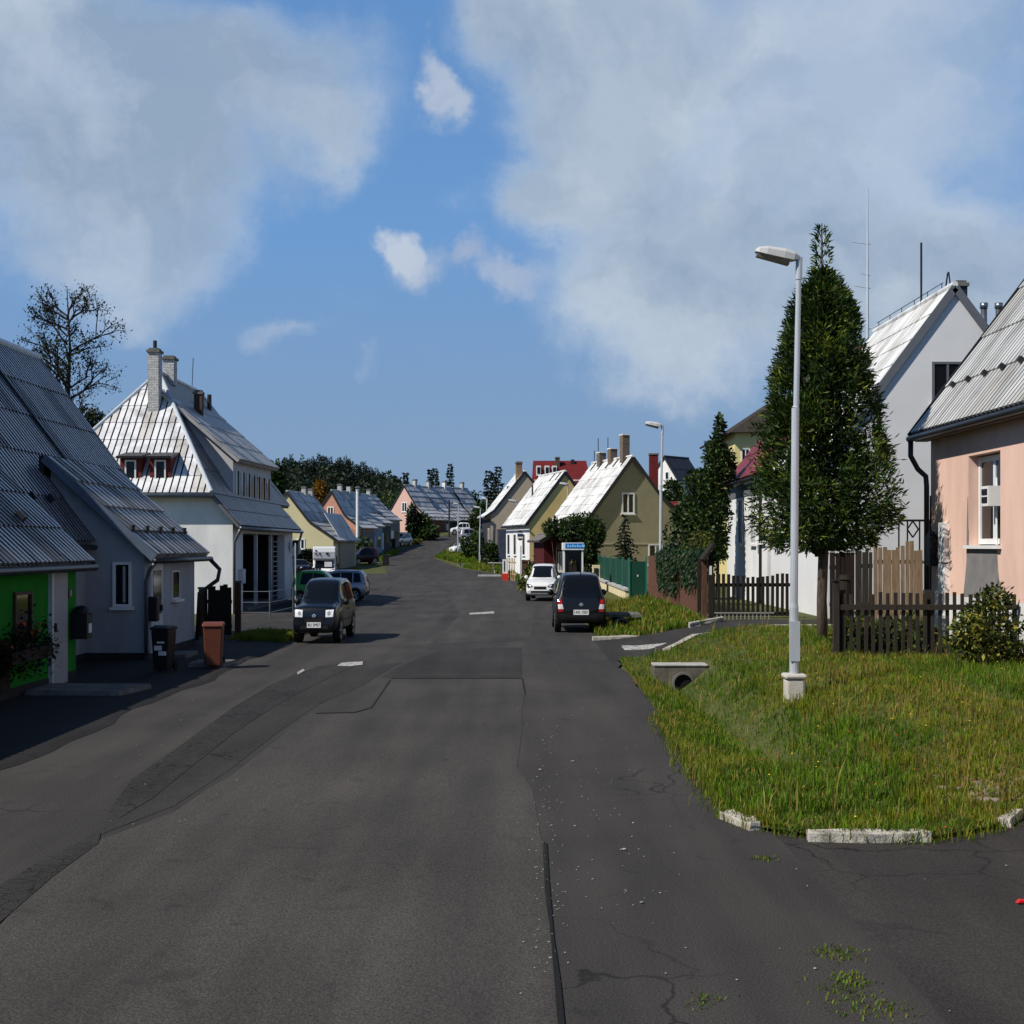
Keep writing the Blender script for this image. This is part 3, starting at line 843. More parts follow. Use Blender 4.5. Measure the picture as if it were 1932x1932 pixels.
mb = MB(); mb.ellip((-7.34, 22.7, 1.16), (.16, .16, .13), 12, 6); mb.boxb(-7.49, -7.2, 22.55, 22.85, .72, 1.16); mbx = mb.build('mailbox', blackp, t)
mb = MB(); mb.boxb(-7.199, -7.19, 22.63, 22.78, .82, .98); mb.build('label', white_p, mbx)
# flower box
t2 = thing('flower_box', 'window box of dark trailing leaves with orange blooms on green wall', 'flower box', (-7.4, 20.2, .7), world=True)
mb = MB(); mb.boxb(-7.43, -7.2, 19.2, 20.9, .58, .76); mb.build('trough', M('brown_trough', (.03, .015, .01), var=.2), t2)
mb = MB()
lm = leafmat('dark_trailing_leaf', (.010, .018, .006))
fl = M('orange_petal', (.55, .09, .01), rough=.5, var=.3)
for i in range(1500):
    y = R.uniform(19.0, 21.1); z = .72 + R.gauss(0, .17) + (.28 if 19.9 < y < 20.4 else 0) * R.random(); x = -7.32 + R.gauss(0, .09)
    mb.leaf(Vector((x, y, z)), Vector((R.gauss(0, 1), R.gauss(0, 1), R.gauss(-.3, .6))).normalized(), UP, .05, .09, 0 if R.random() > .035 else 1)
mb.build('foliage', [lm, fl], t2, fix=False)

# --- white villa with the hipped roof
t = thing('villa', 'white villa with a hipped pale sheet roof, two chimneys and a long dormer', 'house', (-10, 50, 0), world=True)
mb = MB()
mb.prism([(-16.0, 45.1, -.4), (-9.46, 45.1, -.4), (-9.46, 45.1, 3.15), (-10.2, 45.1, 4.0), (-16.0, 45.1, 4.0)], (0, 1.7, 0))
mb.prism([(-16.0, 46.8, -.4), (-11.3, 46.8, -.4), (-11.3, 46.8, 4.0), (-16.0, 46.8, 4.0)], (0, 8.6, 0))
mb.prism([(-16.0, 55.4, -.4), (-9.46, 55.4, -.4), (-9.46, 55.4, 3.15), (-10.2, 55.4, 4.0), (-16.0, 55.4, 4.0)], (0, 2.0, 0))
mb.boxb(-9.75, -9.47, 46.8, 55.4, 2.75, 3.12)
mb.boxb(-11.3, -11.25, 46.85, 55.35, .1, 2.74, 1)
mb.build('wall', [plast_white, M('veranda_shade_dark', (.02, .016, .014), rough=.8, var=.3)], t)  # dark back wall: the shade inside the veranda put into the colour
AP, AF = Vector((-13.1, 49.4, 8.7)), Vector((-13.1, 55.8, 8.7))
mb = MB()
mb.ribs((-16.4, 44.75, 4.06), (-9.9, 44.75, 4.06), (-9.9, 49.4, 8.7), (-16.4, 49.4, 8.7), .235, .035, 7, t=.1, lap=.03, vw=.15, mv=1, alt=2, group=2)
mb.clip((-10.1, 44.75, 4.06), Vector((4.65, 3.0, 0)).normalized())
mb.clip((-16.4, 44.75, 4.06), Vector((-4.65, 3.3, 0)).normalized())
o1 = mb.build('hip_roof', [roof_v, valley_m, roofmat('villa_sheet_dull', (.52, .50, .47), rough=.55)], t, fix=False)
mb = MB()
mb.ribs((-10.1, 44.75, 4.06), (-10.1, 60.2, 4.06), (-13.1, 60.2, 8.7), (-13.1, 44.75, 8.7), .42, .03, 5, t=.1, lap=.03)
mb.clip((-10.1, 44.75, 4.06), Vector((-4.65, -3.0, 0)).normalized())
mb.clip((-10.1, 60.2, 4.06), Vector((-4.4, 3.0, 0)).normalized())
mb.ribs((-9.15, 44.75, 2.98), (-9.15, 57.7, 2.98), (-10.1, 57.7, 4.06), (-10.1, 44.75, 4.06), .5, .03, 2, t=.1)
mb.slab([(-16.4, 44.75, 4.06), AP, AF, (-16.4, 60.2, 4.06)], .1)
mb.slab([(-16.4, 60.2, 4.06), (-10.1, 60.2, 4.06), AF], .1)
rf = mb.build('roof', roofmat('villa_dark_roof', (.12, .12, .13), rough=.4, metal=.1), t, fix=False)
mb = MB(); mb.tube([(-10.1, 44.75, 4.12), AP + Vector((0, 0, .06))], .075, 8); mb.tube([(-16.4, 44.75, 4.12), AP + Vector((0, 0, .06))], .075, 8); mb.tube([AP + Vector((0, 0, .06)), AF + Vector((0, 0, .06)), (-10.1, 60.2, 4.12)], .07, 8)
mb.build('hip_cap', trim_lt, rf)
gutter(t, (-16.4, 44.69, 4.0), (-10.05, 44.69, 4.0), .09, gutter_m)
gutter(t, (-9.1, 44.7, 2.9), (-9.1, 57.8, 2.9), .065, gutter_m)
pipe(t, [(-9.12, 44.8, 2.9), (-9.3, 45.0, 2.6), (-9.4, 45.05, 2.4), (-9.4, 45.05, .0)], .05)
pipe(t, [(-9.1, 57.7, 2.9), (-9.2, 57.6, 2.5), (-9.4, 57.55, 2.2), (-9.4, 57.55, .0)], .05)
# long street dormer
mb = MB()
mb.prism([(-10.14, 48.4, 3.9), (-10.14, 48.4, 5.5), (-13.0, 48.4, 8.0), (-13.0, 48.4, 3.9)], (0, 7.6, 0))
dm = mb.build('dormer', M('dormer_render', (.50, .49, .49), rough=.9, var=.08), t)
mb = MB(); mb.ribs((-9.85, 48.1, 5.42), (-9.85, 56.3, 5.55), (-12.9, 56.3, 8.25), (-12.9, 48.1, 8.08), .6, .03, 4, t=.12); mb.build('dormer_roof', roofmat('dormer_sheet', (.36, .35, .34), rough=.45, metal=.1), dm, fix=False)
for i in range(7):
    mb = MB(); y = 48.75 + i * 1.04
    mb.boxb(-10.17, -10.125, y, y + .5, 4.12, 5.05); ww = mb.build('window', glass_dk, dm)
    mb = MB(); mb.boxb(-10.15, -10.10, y + .5, y + .56, 4.1, 5.08); mb.build('frame', trim_dk, ww)
# two red dormers on the hip
for cx in (-12.96, -11.95):
    mb = MB()
    mb.prism([(cx - .36, 45.25, 4.35), (cx - .36, 45.25, 5.32), (cx - .36, 46.2, 5.48), (cx - .36, 46.2, 4.35)], (.72, 0, 0))
    rd = mb.build('hip_dormer', red_frame, t)
    window(rd, (cx - .19, 45.25, 4.5), (1, 0, 0), .38, .72, cols=1, sill=True, fw=.05, sillm=red_frame)
    mb = MB(); mb.slab([(cx - .43, 45.0, 5.34), (cx + .43, 45.0, 5.34), (cx + .43, 46.6, 5.62), (cx - .43, 46.6, 5.62)], .08); mb.build('dormer_roof', trim_dk, rd)
wb = brickmat('white_brick', (.62, .61, .59), (.42, .41, .40), (.07, .07, .07), 4.2)
chimney(rf, (-12.87, 48.0), .38, .5, 6.8, 9.25, wb, pots=1)
chimney(rf, (-13.0, 50.6), .42, .5, 8.4, 9.35, wb, pots=0)
chimney(rf, (-12.0, 51.0), .3, .3, 7.0, 8.1, M('dark_brick', (.07, .045, .035), var=.3), cap=True)
for y, z in ((53.2, 8.0), (55.0, 8.2)):
    mb = MB(); mb.tube([(-12.4 - .1 * (y > 54), y, 7.3), (-12.4 - .1 * (y > 54), y, z + .35)], .09, 8); mb.build('vent_pipe', trim_dk, rf)
mb = MB(); mb.tube([(-13.1, 54.5, 8.7), (-13.05, 54.5, 10.0)], .015, 6); mb.build('lightning_rod', trim_dk, rf)
# veranda
for y in (49.6, 52.6):
    mb = MB(); mb.boxb(-9.62, -9.5, y, y + .12, 0, 2.74); mb.build('veranda_post', trim_lt, t)
mb = MB(); mb.boxb(-11.28, -11.17, 49.2, 50.3, .12, 2.2); d = mb.build('door', trim_dk, t)
for y in (47.2, 51.4, 53.4): window(t, (-11.25, y, .9), (0, 1, 0), .8, 1.2, cols=1)
mb = MB()
for i in range(12): mb.boxb(-9.7, -9.66, 53.9, 54.9, .25 + i * .2, .29 + i * .2)
mb.boxb(-9.7, -9.66, 53.85, 53.9, .1, 2.7); mb.boxb(-9.7, -9.66, 54.9, 54.95, .1, 2.7)
mb.build('trellis', M('grey_trellis', (.3, .3, .31), var=.1), t)
mb = MB(); mb.boxb(-11.2, -9.3, 46.9, 55.3, -.1, .12); mb.build('veranda_floor', concrete_dk, t)
mb = MB(); mb.boxb(-11.2, -9.75, 55.33, 55.39, .12, 2.74); mb.build('veranda_shade_sheet', MATS['veranda_shade_dark'], t)  # dark sheet added over the far pier to paint its shade
mb = MB(); mb.boxb(-10.9, -10.3, 55.29, 55.325, .13, 2.1); mb.build('side_door', trim_dk, t)
mb = MB(); mb.tube([(-9.3, 56.6, 2.3), (-9.05, 56.6, 2.3)], .25, 14); mb.build('satellite_dish', trim_dk, t)
mb = MB(); mb.boxb(-9.47, -9.3, 46.0, 46.5, 1.0, 1.5); mb.build('meter_box', trim_lt, t)

# ------------------------------------------------------------------ small things on the left
def plank_fence(name, label, cat, a, b, z0, z1, n, w, mat, rails=(.25, .8), t_=.03, top=None, post=None, pmat=None, group=None, gap=0, back=1, tip=0.0, zf=None):
    """upright boards between plan points a and b. top(i,f): extra height; back: side of the rails"""
    t = thing(name, label, cat, (a[0], a[1], z0), group=group, world=True)
    a2, b2 = Vector((a[0], a[1], 0)), Vector((b[0], b[1], 0)); d = (b2 - a2).normalized(); nrm = Vector((d.y, -d.x, 0)); L_ = (b2 - a2).length
    mb = MB()
    for i in range(n):
        f = (i + .5) / n
        if gap and R.random() < gap: continue
        c = a2.lerp(b2, f); zz0 = (zf(f) if zf else 0) + z0; zz = (zf(f) if zf else 0) + z1 + (top(i, f) if top else 0) + R.uniform(-.02, .02)
        ww = w * R.uniform(.93, 1.05); tilt = R.gauss(0, .006)
        q = [c - d * ww / 2 + UP * zz0, c + d * ww / 2 + UP * zz0, c + d * (ww / 2 + tilt) + UP * (zz - tip), c + d * tilt + UP * zz, c + d * (-ww / 2 + tilt) + UP * (zz - tip)] if tip else \
            [c - d * ww / 2 + UP * zz0, c + d * ww / 2 + UP * zz0, c + d * (ww / 2 + tilt) + UP * zz, c + d * (-ww / 2 + tilt) + UP * zz]
        mb.prism([p + nrm * t_ / 2 for p in q], -nrm * t_)
    mb.build('boards', mat, t)
    for k_ in rails:
        r = MB()
        za = z0 + (z1 - z0) * k_
        r.beam(a2 + UP * (za + (zf(0) if zf else 0)) + nrm * back * (t_ + .012), b2 + UP * (za + (zf(1) if zf else 0)) + nrm * back * (t_ + .012), .05, .09)
        r.build('rail', mat, t)
    if post:
        for f in post:
            c = a2.lerp(b2, f); zz = zf(f) if zf else 0
            p = MB(); p.boxb(c.x - .05, c.x + .05, c.y + .06, c.y + .16, z0 - .2 + zz, z1 + .05 + zz); p.build('post', pmat or mat, t)
    return t


g = plank_fence('board_gate', 'tall dark board gate with an uneven arched top and brown posts', 'gate', (XP(384, 34), 34), (XP(437, 34), 34), .02, 1.16, 7, .105, wood_dk, rails=(.2, .75), top=lambda i, f: .16 * abs(math.sin(f * 2 * math.pi)) , back=-1)
for px in (381, 449):
    x = XP(px, 34); mb = MB(); mb.boxb(x - .07, x + .07, 33.93, 34.07, -.1, 1.36 if px > 400 else 1.2); p = mb.build('post', brickmat('rust_brick', (.12, .035, .014), (.08, .024, .01), (.03, .02, .015), 9), g)
    mb = MB(); mb.boxb(x - .09, x + .09, 33.91, 34.09, 1.361 if px > 400 else 1.201, 1.41 if px > 400 else 1.25); mb.build('cap', concrete_dk, p)


def wheelie_bin(x, y, w_, d_, h_, body, lid, label, rz=0.0, lab=True):
    t = thing('wheelie_bin', label, 'bin', (x, y, .02), rz)
    mb = MB()
    b = .8
    mb.add([(-w_ / 2 * b, -d_ / 2 * b, .04), (w_ / 2 * b, -d_ / 2 * b, .04), (w_ / 2 * b, d_ / 2 * b, .04), (-w_ / 2 * b, d_ / 2 * b, .04),
            (-w_ / 2, -d_ / 2, h_ * .9), (w_ / 2, -d_ / 2, h_ * .9), (w_ / 2, d_ / 2, h_ * .9), (-w_ / 2, d_ / 2, h_ * .9)],
           [(0, 3, 2, 1), (4, 5, 6, 7), (0, 1, 5, 4), (1, 2, 6, 5), (2, 3, 7, 6), (3, 0, 4, 7)])
    mb.build('body', body, t, bevel=.02)
    mb = MB(); mb.prism([(-w_ * .54, -d_ * .56, h_ * .905), (-w_ * .54, d_ * .56, h_ * .905), (-w_ * .54, d_ * .5, h_ * .97), (-w_ * .54, 0, h_), (-w_ * .54, -d_ * .5, h_ * .96)], (w_ * 1.08, 0, 0))
    l = mb.build('lid', lid, t, bevel=.012)
    mb = MB(); mb.tube([(-w_ * .35, d_ * .62, h_ * .93), (w_ * .35, d_ * .62, h_ * .93)], .016, 6); mb.build('handle', lid, l)
    for s_ in (-1, 1):
        mb = MB(); mb.tube([(s_ * w_ * .44, d_ * .42, .09), (s_ * w_ * .52, d_ * .42, .09)], .09, 12); mb.build('wheel', rubber, t)
    if lab:
        for x0, z0, z1 in lab:
            mb = MB(); mb.boxb(x0 - w_ * .2, x0 + w_ * .2, -d_ * .5 - .006, -d_ * .44, h_ * z0, h_ * z1); mb.build('sticker', white_p, t)
    return t


wheelie_bin(-6.33, 24.2, .34, .38, .84, blackp, blackp, 'black wheelie bin with white stickers beside the grey house door', -.15, [(.02, .62, .66), (-.03, .47, .57), (.05, .36, .45)])
wheelie_bin(-5.6, 25.0, .36, .40, .86, M('brown_bin', (.115, .034, .018), rough=.55, var=.15), M('brown_bin_lid', (.13, .035, .02), rough=.5, var=.15), 'brown wheelie bin standing at the edge of the pavement', .12, False)

t = thing('railing', 'thin metal railing with two rails before the white villa', 'railing', (-8, 42, 0), world=True)
for i, (a, b) in enumerate((((-8.6, 42, 0), (-7.64, 42, 0)), ((-7.64, 42, 0), (-7.5, 45.6, 0)))):
    mb = MB()
    for z in (.2, .52, .86): mb.tube([Vector(a) + UP * z, Vector(b) + UP * z], .012, 6)
    mb.build('rail', gutter_m, t)
for x, y in ((-8.6, 42), (-7.64, 42), (-7.5, 45.6)):
    mb = MB(); mb.tube([(x, y, -.1), (x, y, .9)], .022, 8); mb.build('post', gutter_m, t)

t = thing('road_sign', 'diamond priority sign seen from its grey back on a thin pole', 'sign', (XP(557.5, 46), 46, 0))
mb = MB(); mb.tube([(0, 0, -.1), (0, 0, 2.4)], .022, 8); mb.build('pole', trim_lt, t)
mb = MB(); mb.prism([(-.2, .035, 2.12), (0, .035, 1.86), (.2, .035, 2.12), (0, .035, 2.38)], (0, .012, 0)); mb.build('sign_plate', M('sign_back', (.09, .11, .14), rough=.5, var=.1, metal=.3), t)
mb = MB(); mb.prism([(-.17, .05, 2.12), (0, .05, 1.9), (.17, .05, 2.12), (0, .05, 2.34)], (0, .004, 0)); mb.build('sign_face', M('sign_yellow', (.7, .5, .02), var=0), t)

t = thing('plank_fence', 'short brown plank fence behind the diamond sign by the villa', 'fence', (-9.5, 58.2, 0), world=True)
mb = MB()
for i in range(9): mb.boxb(-9.5 + i * .13, -9.39 + i * .13, 58.2, 58.24, 0, 1.35 + .05 * (i % 2))
mb.build('boards', wood_br, t)


# ------------------------------------------------------------------ plants
def foliage_mats(key, dark, light, bright):
    return [leafmat(key + '_dark', dark), leafmat(key + '_mid', light), leafmat(key + '_bright', bright)]


F_THUJA = foliage_mats('thuja', (.012, .028, .005), (.040, .080, .010), (.17, .20, .02))
F_DECID = foliage_mats('broadleaf', (.010, .024, .007), (.028, .060, .011), (.075, .11, .016))
F_YELL = foliage_mats('yellowing', (.04, .05, .008), (.11, .12, .012), (.24, .2, .02))
F_SPRUCE = foliage_mats('spruce', (.006, .014, .007), (.012, .024, .010), (.022, .036, .013))
F_BUSH = foliage_mats('shrub', (.018, .032, .006), (.085, .115, .014), (.30, .27, .05))
F_SPARSE = foliage_mats('sparse', (.018, .022, .009), (.04, .045, .014), (.09, .09, .03))
F_GOLD = foliage_mats('golden', (.16, .075, .01), (.26, .13, .015), (.36, .2, .03))


def noise3(p, s=1.0):
    return math.sin(p[0] * 2.3 * s + 1.7 * math.sin(p[1] * 1.9 * s)) * math.sin(p[1] * 2.1 * s + 1.3 * math.sin(p[2] * 2.7 * s)) + .5 * math.sin(p[2] * 4.1 * s + p[0] * 3.3 * s)


def cloud_leaves(mb, c, r, n, w, l, shell=.55, droop=-.2, lump=1.0, up=.0, pick=None, yard=1.0):
    """leaf faces through an ellipsoid of foliage, in clumps, with gaps"""
    k_ = 0; tries = 0
    while k_ < n and tries < n * 6:
        tries += 1
        d = Vector((R.gauss(0, 1), R.gauss(0, 1), R.gauss(0, 1))).normalized()
        rr = (shell + (1 - shell) * R.random()) if R.random() < .8 else R.random()
        p = Vector((d.x * r[0] * rr, d.y * r[1] * rr, d.z * r[2] * rr))
        nn = noise3((p + Vector(c)) * lump)
        if nn < -.25 + .25 * rr and R.random() < .8: continue
        p = p * (1 + .10 * nn) + Vector(c)
        dd = (d * .6 + Vector((R.gauss(0, .6), R.gauss(0, .6), R.gauss(droop, .6)))).normalized()
        q = R.random() + .15 * nn
        mb.leaf(p, dd, Vector((R.gauss(0, 1), R.gauss(0, 1), R.gauss(0, 1))), w * R.uniform(.7, 1.3), l * R.uniform(.7, 1.4), (0 if q < .5 else 1 if q < .88 else 2) if pick is None else pick)
        k_ += 1


def bush(name, label, cat, blobs, n, w, l, mats, group=None, stems=True, z0=None, shell=.5):
    x, y = blobs[0][0][0], blobs[0][0][1]
    t = thing(name, label, cat, (x, y, gz(x, y) if z0 is None else z0), group=group, world=True)
    mb = MB(); vol = sum(b[1][0] * b[1][2] for b in blobs)
    for c, r in blobs:
        cloud_leaves(mb, c, r, int(n * r[0] * r[2] / vol), w, l, shell)
    mb.build('foliage', mats, t, fix=False)
    if stems:
        mb = MB()
        for i in range(7):
            b = blobs[i % len(blobs)]
            zb = gz(b[0][0], b[0][1]) if z0 is None else z0
            mb.tube([(b[0][0] + R.uniform(-.1, .1), b[0][1] + R.uniform(-.1, .1), zb - .1), (b[0][0] + R.uniform(-.6, .6) * b[1][0], b[0][1] + R.uniform(-.3, .3) * b[1][1], b[0][2] + R.uniform(-.2, .6) * b[1][2])], [.03, .01], 5)
        mb.build('stem', bark, t, fix=False)
    return t


def spruce(name, label, x, y, z, h, r, n=26, per=9, mats=None, group=None, cat='tree', w=.12, l=.34, bare=.08, top=0):
    t = thing(name, label, cat, (x, y, z), group=group)
    mb = MB(); mb.tube([(0, 0, -.3), (0, 0, h * .6), (0, 0, h * .98)], [h * .016, h * .010, .012], 7); mb.build('trunk', bark, t, fix=False)
    mb = MB()
    for i in range(n):
        f = i / (n - 1); zz = h * (bare + (1 - bare) * f)
        rr = r * (1 - f) ** .85 * R.uniform(.8, 1.12) + .03 * h * (1 - f) + .02
        for j in range(max(4, int(per * (1 - f * .6)))):
            a = R.random() * 6.283
            d = Vector((math.cos(a), math.sin(a), 0)); L_ = rr * R.uniform(.7, 1.15)
            steps = max(2, int(L_ / (l * .45)))
            for s_ in range(steps):
                g_ = (s_ + R.random()) / steps
                p = d * L_ * g_ + Vector((R.gauss(0, .02), R.gauss(0, .02), zz - L_ * g_ * .42 + .12 * L_ * g_ * g_))
                dd = (d * .8 + Vector((R.gauss(0, .5), R.gauss(0, .5), R.gauss(-.25, .3)))).normalized()
                q = R.random()
                mb.leaf(p, dd, Vector((R.gauss(0, 1), R.gauss(0, 1), R.gauss(0, .7))), w * R.uniform(.7, 1.3), l * R.uniform(.6, 1.1), 0 if q < .55 else 1 if q < .9 else 2)
    mb.build('crown', mats or F_SPRUCE, t, fix=False)
    return t


def branchy(mb, p, d, L_, r, depth, tips, spread=.55, shrink=.72, lift=.12, kids=3):
    q = p + d * L_
    mid = p.lerp(q, .5) + Vector((R.gauss(0, .05), R.gauss(0, .05), R.gauss(0, .03))) * L_
    mb.tube([p, mid, q], [r, r * .85, r * .7], 5 if depth < 3 else 7)
    if depth <= 0:
        tips.append((q, d)); return
    for i in range(kids if depth > 1 else kids + 1):
        dd = (d + Vector((R.gauss(0, spread), R.gauss(0, spread), R.gauss(lift, spread * .6)))).normalized()
        pp = p.lerp(q, R.uniform(.45, 1.0))
        branchy(mb, pp, dd, L_ * shrink * R.uniform(.75, 1.15), r * .58, depth - 1, tips, spread, shrink, lift, kids)
    tips.append((q, d))


# thuja-like tree by the lamp
TX, TY = 6.05, 26.0
tz = gz(TX, TY)
t = thing('thuja_tree', 'tall dark green conifer with a pointed top behind the nearest lamp', 'tree', (TX, TY, tz), world=True)
mb = MB(); mb.tube([(TX + .02, TY, tz - .3), (TX, TY, tz + .8), (TX + .03, TY, tz + 1.7), (TX, TY, 5), (TX, TY, 8.6)], [.12, .10, .10, .06, .012], 10); mb.build('trunk', bark, t, smooth=True)
prof = [(2.15, .55), (2.35, .95), (2.8, 1.22), (3.4, 1.35), (4.0, 1.30), (4.6, 1.10), (5.2, .93), (5.8, .79), (6.4, .64), (7.0, .50), (7.35, .33), (7.7, .18), (8.2, .15), (8.55, .05)]
pz = [p[0] for p in prof]; pr = [p[1] for p in prof]
mb = MB(); cnt = 0
sub = [(R.uniform(0, 6.283), R.uniform(2.3, 7.4), R.uniform(.13, .34)) for _ in range(150)]        # sprays of foliage standing out of the outline
while cnt < 30000:
    if R.random() < .74:
        a, z, s_ = R.choice(sub)
        rr = float(np.interp(z, pz, pr)) * (.80 + .27 * ((a * 7.13 + z * 3.7) % 1.0))
        c = Vector((TX + math.cos(a) * rr, TY + math.sin(a) * rr, z))
        p = c + Vector((R.gauss(0, s_ * .42), R.gauss(0, s_ * .42), R.gauss(0, s_ * .75)))
    else:
        z = R.uniform(2.15, 8.55); rm = float(np.interp(z, pz, pr))
        if R.random() > rm / 1.3 + .12: continue
        a = R.uniform(0, 6.283); rr = rm * math.sqrt(R.uniform(.35, 1)) * (.92 + .12 * math.sin(a * 5 + z * 3))
        p = Vector((TX + math.cos(a) * rr, TY + math.sin(a) * rr, z))
    out = Vector((p.x - TX, p.y - TY, 0)); rmax = float(np.interp(p.z, pz, pr)) * 1.22
    if out.length > rmax or p.z < 2.05: continue
    if out.length > 1e-4: out.normalize()
    d = (out * .7 + Vector((R.gauss(0, .45), R.gauss(0, .45), R.gauss(.55 if p.z > 3.2 else -.1, .5)))).normalized()
    nn = noise3(p * 1.6)
    q = R.random() + .18 * nn
    mb.leaf(p, d, Vector((R.gauss(0, 1), R.gauss(0, 1), R.gauss(0, .3))), R.uniform(.022, .042), R.uniform(.09, .19), 0 if q < .5 else 1 if q < .90 else 2)
    cnt += 1
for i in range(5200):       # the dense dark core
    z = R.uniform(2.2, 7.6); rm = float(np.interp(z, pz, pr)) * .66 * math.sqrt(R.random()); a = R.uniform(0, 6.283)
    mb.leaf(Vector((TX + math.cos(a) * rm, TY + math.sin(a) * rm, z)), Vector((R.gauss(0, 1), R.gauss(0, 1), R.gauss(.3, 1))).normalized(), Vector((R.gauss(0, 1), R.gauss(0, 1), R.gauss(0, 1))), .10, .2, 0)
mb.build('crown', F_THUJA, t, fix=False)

# sparse tall tree behind the left roofs
LX, LY = XP(122, 62), 62.0
t = thing('sparse_tree', 'tall thin tree with sparse leaves standing behind the left roofs', 'tree', (LX, LY, 0), world=True)
mb = MB(); tips = []
mb.tube([(LX, LY, -.3), (LX + .1, LY, 4), (LX + .1, LY, 8), (LX + .25, LY, 11.5), (LX + .1, LY, 14.4)], [.26, .2, .13, .06, .015], 8)
for i in range(34):
    z = R.uniform(4.8, 13.4); a = i * 2.4 + R.uniform(-.5, .5)
    d = Vector((math.cos(a), math.sin(a) * .7, R.uniform(.35, .9))).normalized()
    branchy(mb, Vector((LX + .12, LY, z)), d, R.uniform(1.5, 2.3) * (1.12 - (z - 4) / 18), .05, 3, tips, .5, .62, .12, 3)
mb.build('trunk', M('dark_bark', (.022, .018, .015), rough=.95, var=.3), t, fix=False)
mb = MB()
for q, d in tips:
    for i in range(6 if R.random() < .5 else 0):
        p = q + Vector((R.gauss(0, .13), R.gauss(0, .13), R.gauss(0, .17)))
        mb.leaf(p, Vector((R.gauss(0, 1), R.gauss(0, 1), R.gauss(-.2, 1))).normalized(), UP, R.uniform(.06, .1), R.uniform(.1, .2), 0 if R.random() < .6 else 1)
for c, r, n in (((LX + 1.1, LY, 6.6), (1.15, 1.1, 2.1), 3600), ((LX - 1.3, LY, 8.0), (1.5, 1.2, 1.6), 1300), ((LX - .9, LY + .3, 10.0), (1.2, 1.0, 1.5), 500), ((LX + 1.25, LY - .2, 7.6), (.9, .9, 1.2), 2200), ((LX + .6, LY, 11.2), (1.0, .9, 1.6), 250)):
    cloud_leaves(mb, c, r, n, .09, .16, .2, lump=1.4)
mb.build('crown', F_SPARSE, t, fix=False)

# trees and bushes on the right
BY = 46.0
bush('broadleaf_tree', 'tall dark green leafy tree between olive house and white crimson-roofed house', 'tree', [((XP(1330, BY), BY, 3.2), (.86, .95, 1.95)), ((XP(1357, BY), BY + .2, 4.8), (.55, .7, 1.4)), ((XP(1302, BY), BY - .2, 2.5), (.9, .95, 1.4)), ((XP(1358, BY), BY, 6.2), (.18, .25, .6))], 15500, .085, .15, F_DECID)
bush('yellowing_bush', 'yellow-green bush beside the vine-covered fence', 'bush', [((XP(1322, 41), 41, 2.3), (.42, .5, .55)), ((XP(1300, 42), 42, 1.95), (.4, .4, .35))], 1600, .07, .12, F_YELL, z0=.45)
BY = 68.0
bush('garden_tree', 'bushy dark tree hiding the lower left of the olive house', 'tree', [((XP(1112, BY), BY, 3.0), (.75, .8, 1.1)), ((XP(1085, BY), BY + .5, 3.1), (.8, .8, .75)), ((XP(1050, BY), BY + 1, 3.2), (.65, .7, .55)), ((XP(1110, BY), BY, 1.6), (.65, .8, 1.2))], 6500, .1, .17, F_DECID, z0=.2)
spruce('young_spruce', 'young dark spruce before the olive house wall', XP(1179, 64), 64, .35, 3.4, .80, 22, 22, w=.09, l=.2)
bush('garden_shrub', 'green shrub beside the dark red shed', 'bush', [((XP(1020, 72), 72, 1.25), (.45, .5, 1.0)), ((XP(1005, 73), 73, .8), (.4, .5, .6))], 1500, .09, .16, F_DECID, z0=.15)
bush('garden_shrub', 'low weedy shrub at the road edge behind the white car', 'bush', [((XP(1003, 66), 66, .55), (.42, .6, .6)), ((XP(990, 68), 68, .35), (.3, .5, .4))], 1300, .07, .16, F_BUSH, z0=.05)
bush('yellow_shrub', 'yellow-green leafy shrub in front of the dark picket fence', 'bush', [((7.35, 20.4, 1.0), (.46, .42, .62)), ((7.05, 20.5, .8), (.34, .35, .45)), ((7.75, 20.5, .85), (.4, .35, .5)), ((7.4, 20.3, 1.5), (.22, .2, .22))], 3300, .045, .095, F_BUSH, z0=.38)
for px, py, Y, h, r, lb in ((940, 881, 190, 11.5, 1.5, 'tallest dark spruce of the group behind the beige house'), (921, 890, 192, 10.5, 1.5, 'spruce at the outer edge of the group behind the beige house'), (931, 893, 196, 10.2, 1.2, 'narrow spruce in the middle of the group behind the beige house'),
                          (848.5, 877, 215, 10.5, 1.4, 'dense pointed spruce behind the last unit of the pale pink row'), (821, 885, 222, 9.0, 1.0, 'thinner dark spruce behind the chimneys of the pale pink row'), (812, 887, 226, 8.5, .8, 'thin spike-topped spruce behind the chimneys of the pale pink row'), (765.5, 893, 214, 8.0, 1.0, 'dark tree top directly above the pale pink gable')):
    z1 = ZP(py, Y); spruce('spruce', lb, XP(px, Y), Y, z1 - h - 2, h + 2, r, 26, 22, w=.3, l=.7, group='spruces on the skyline')
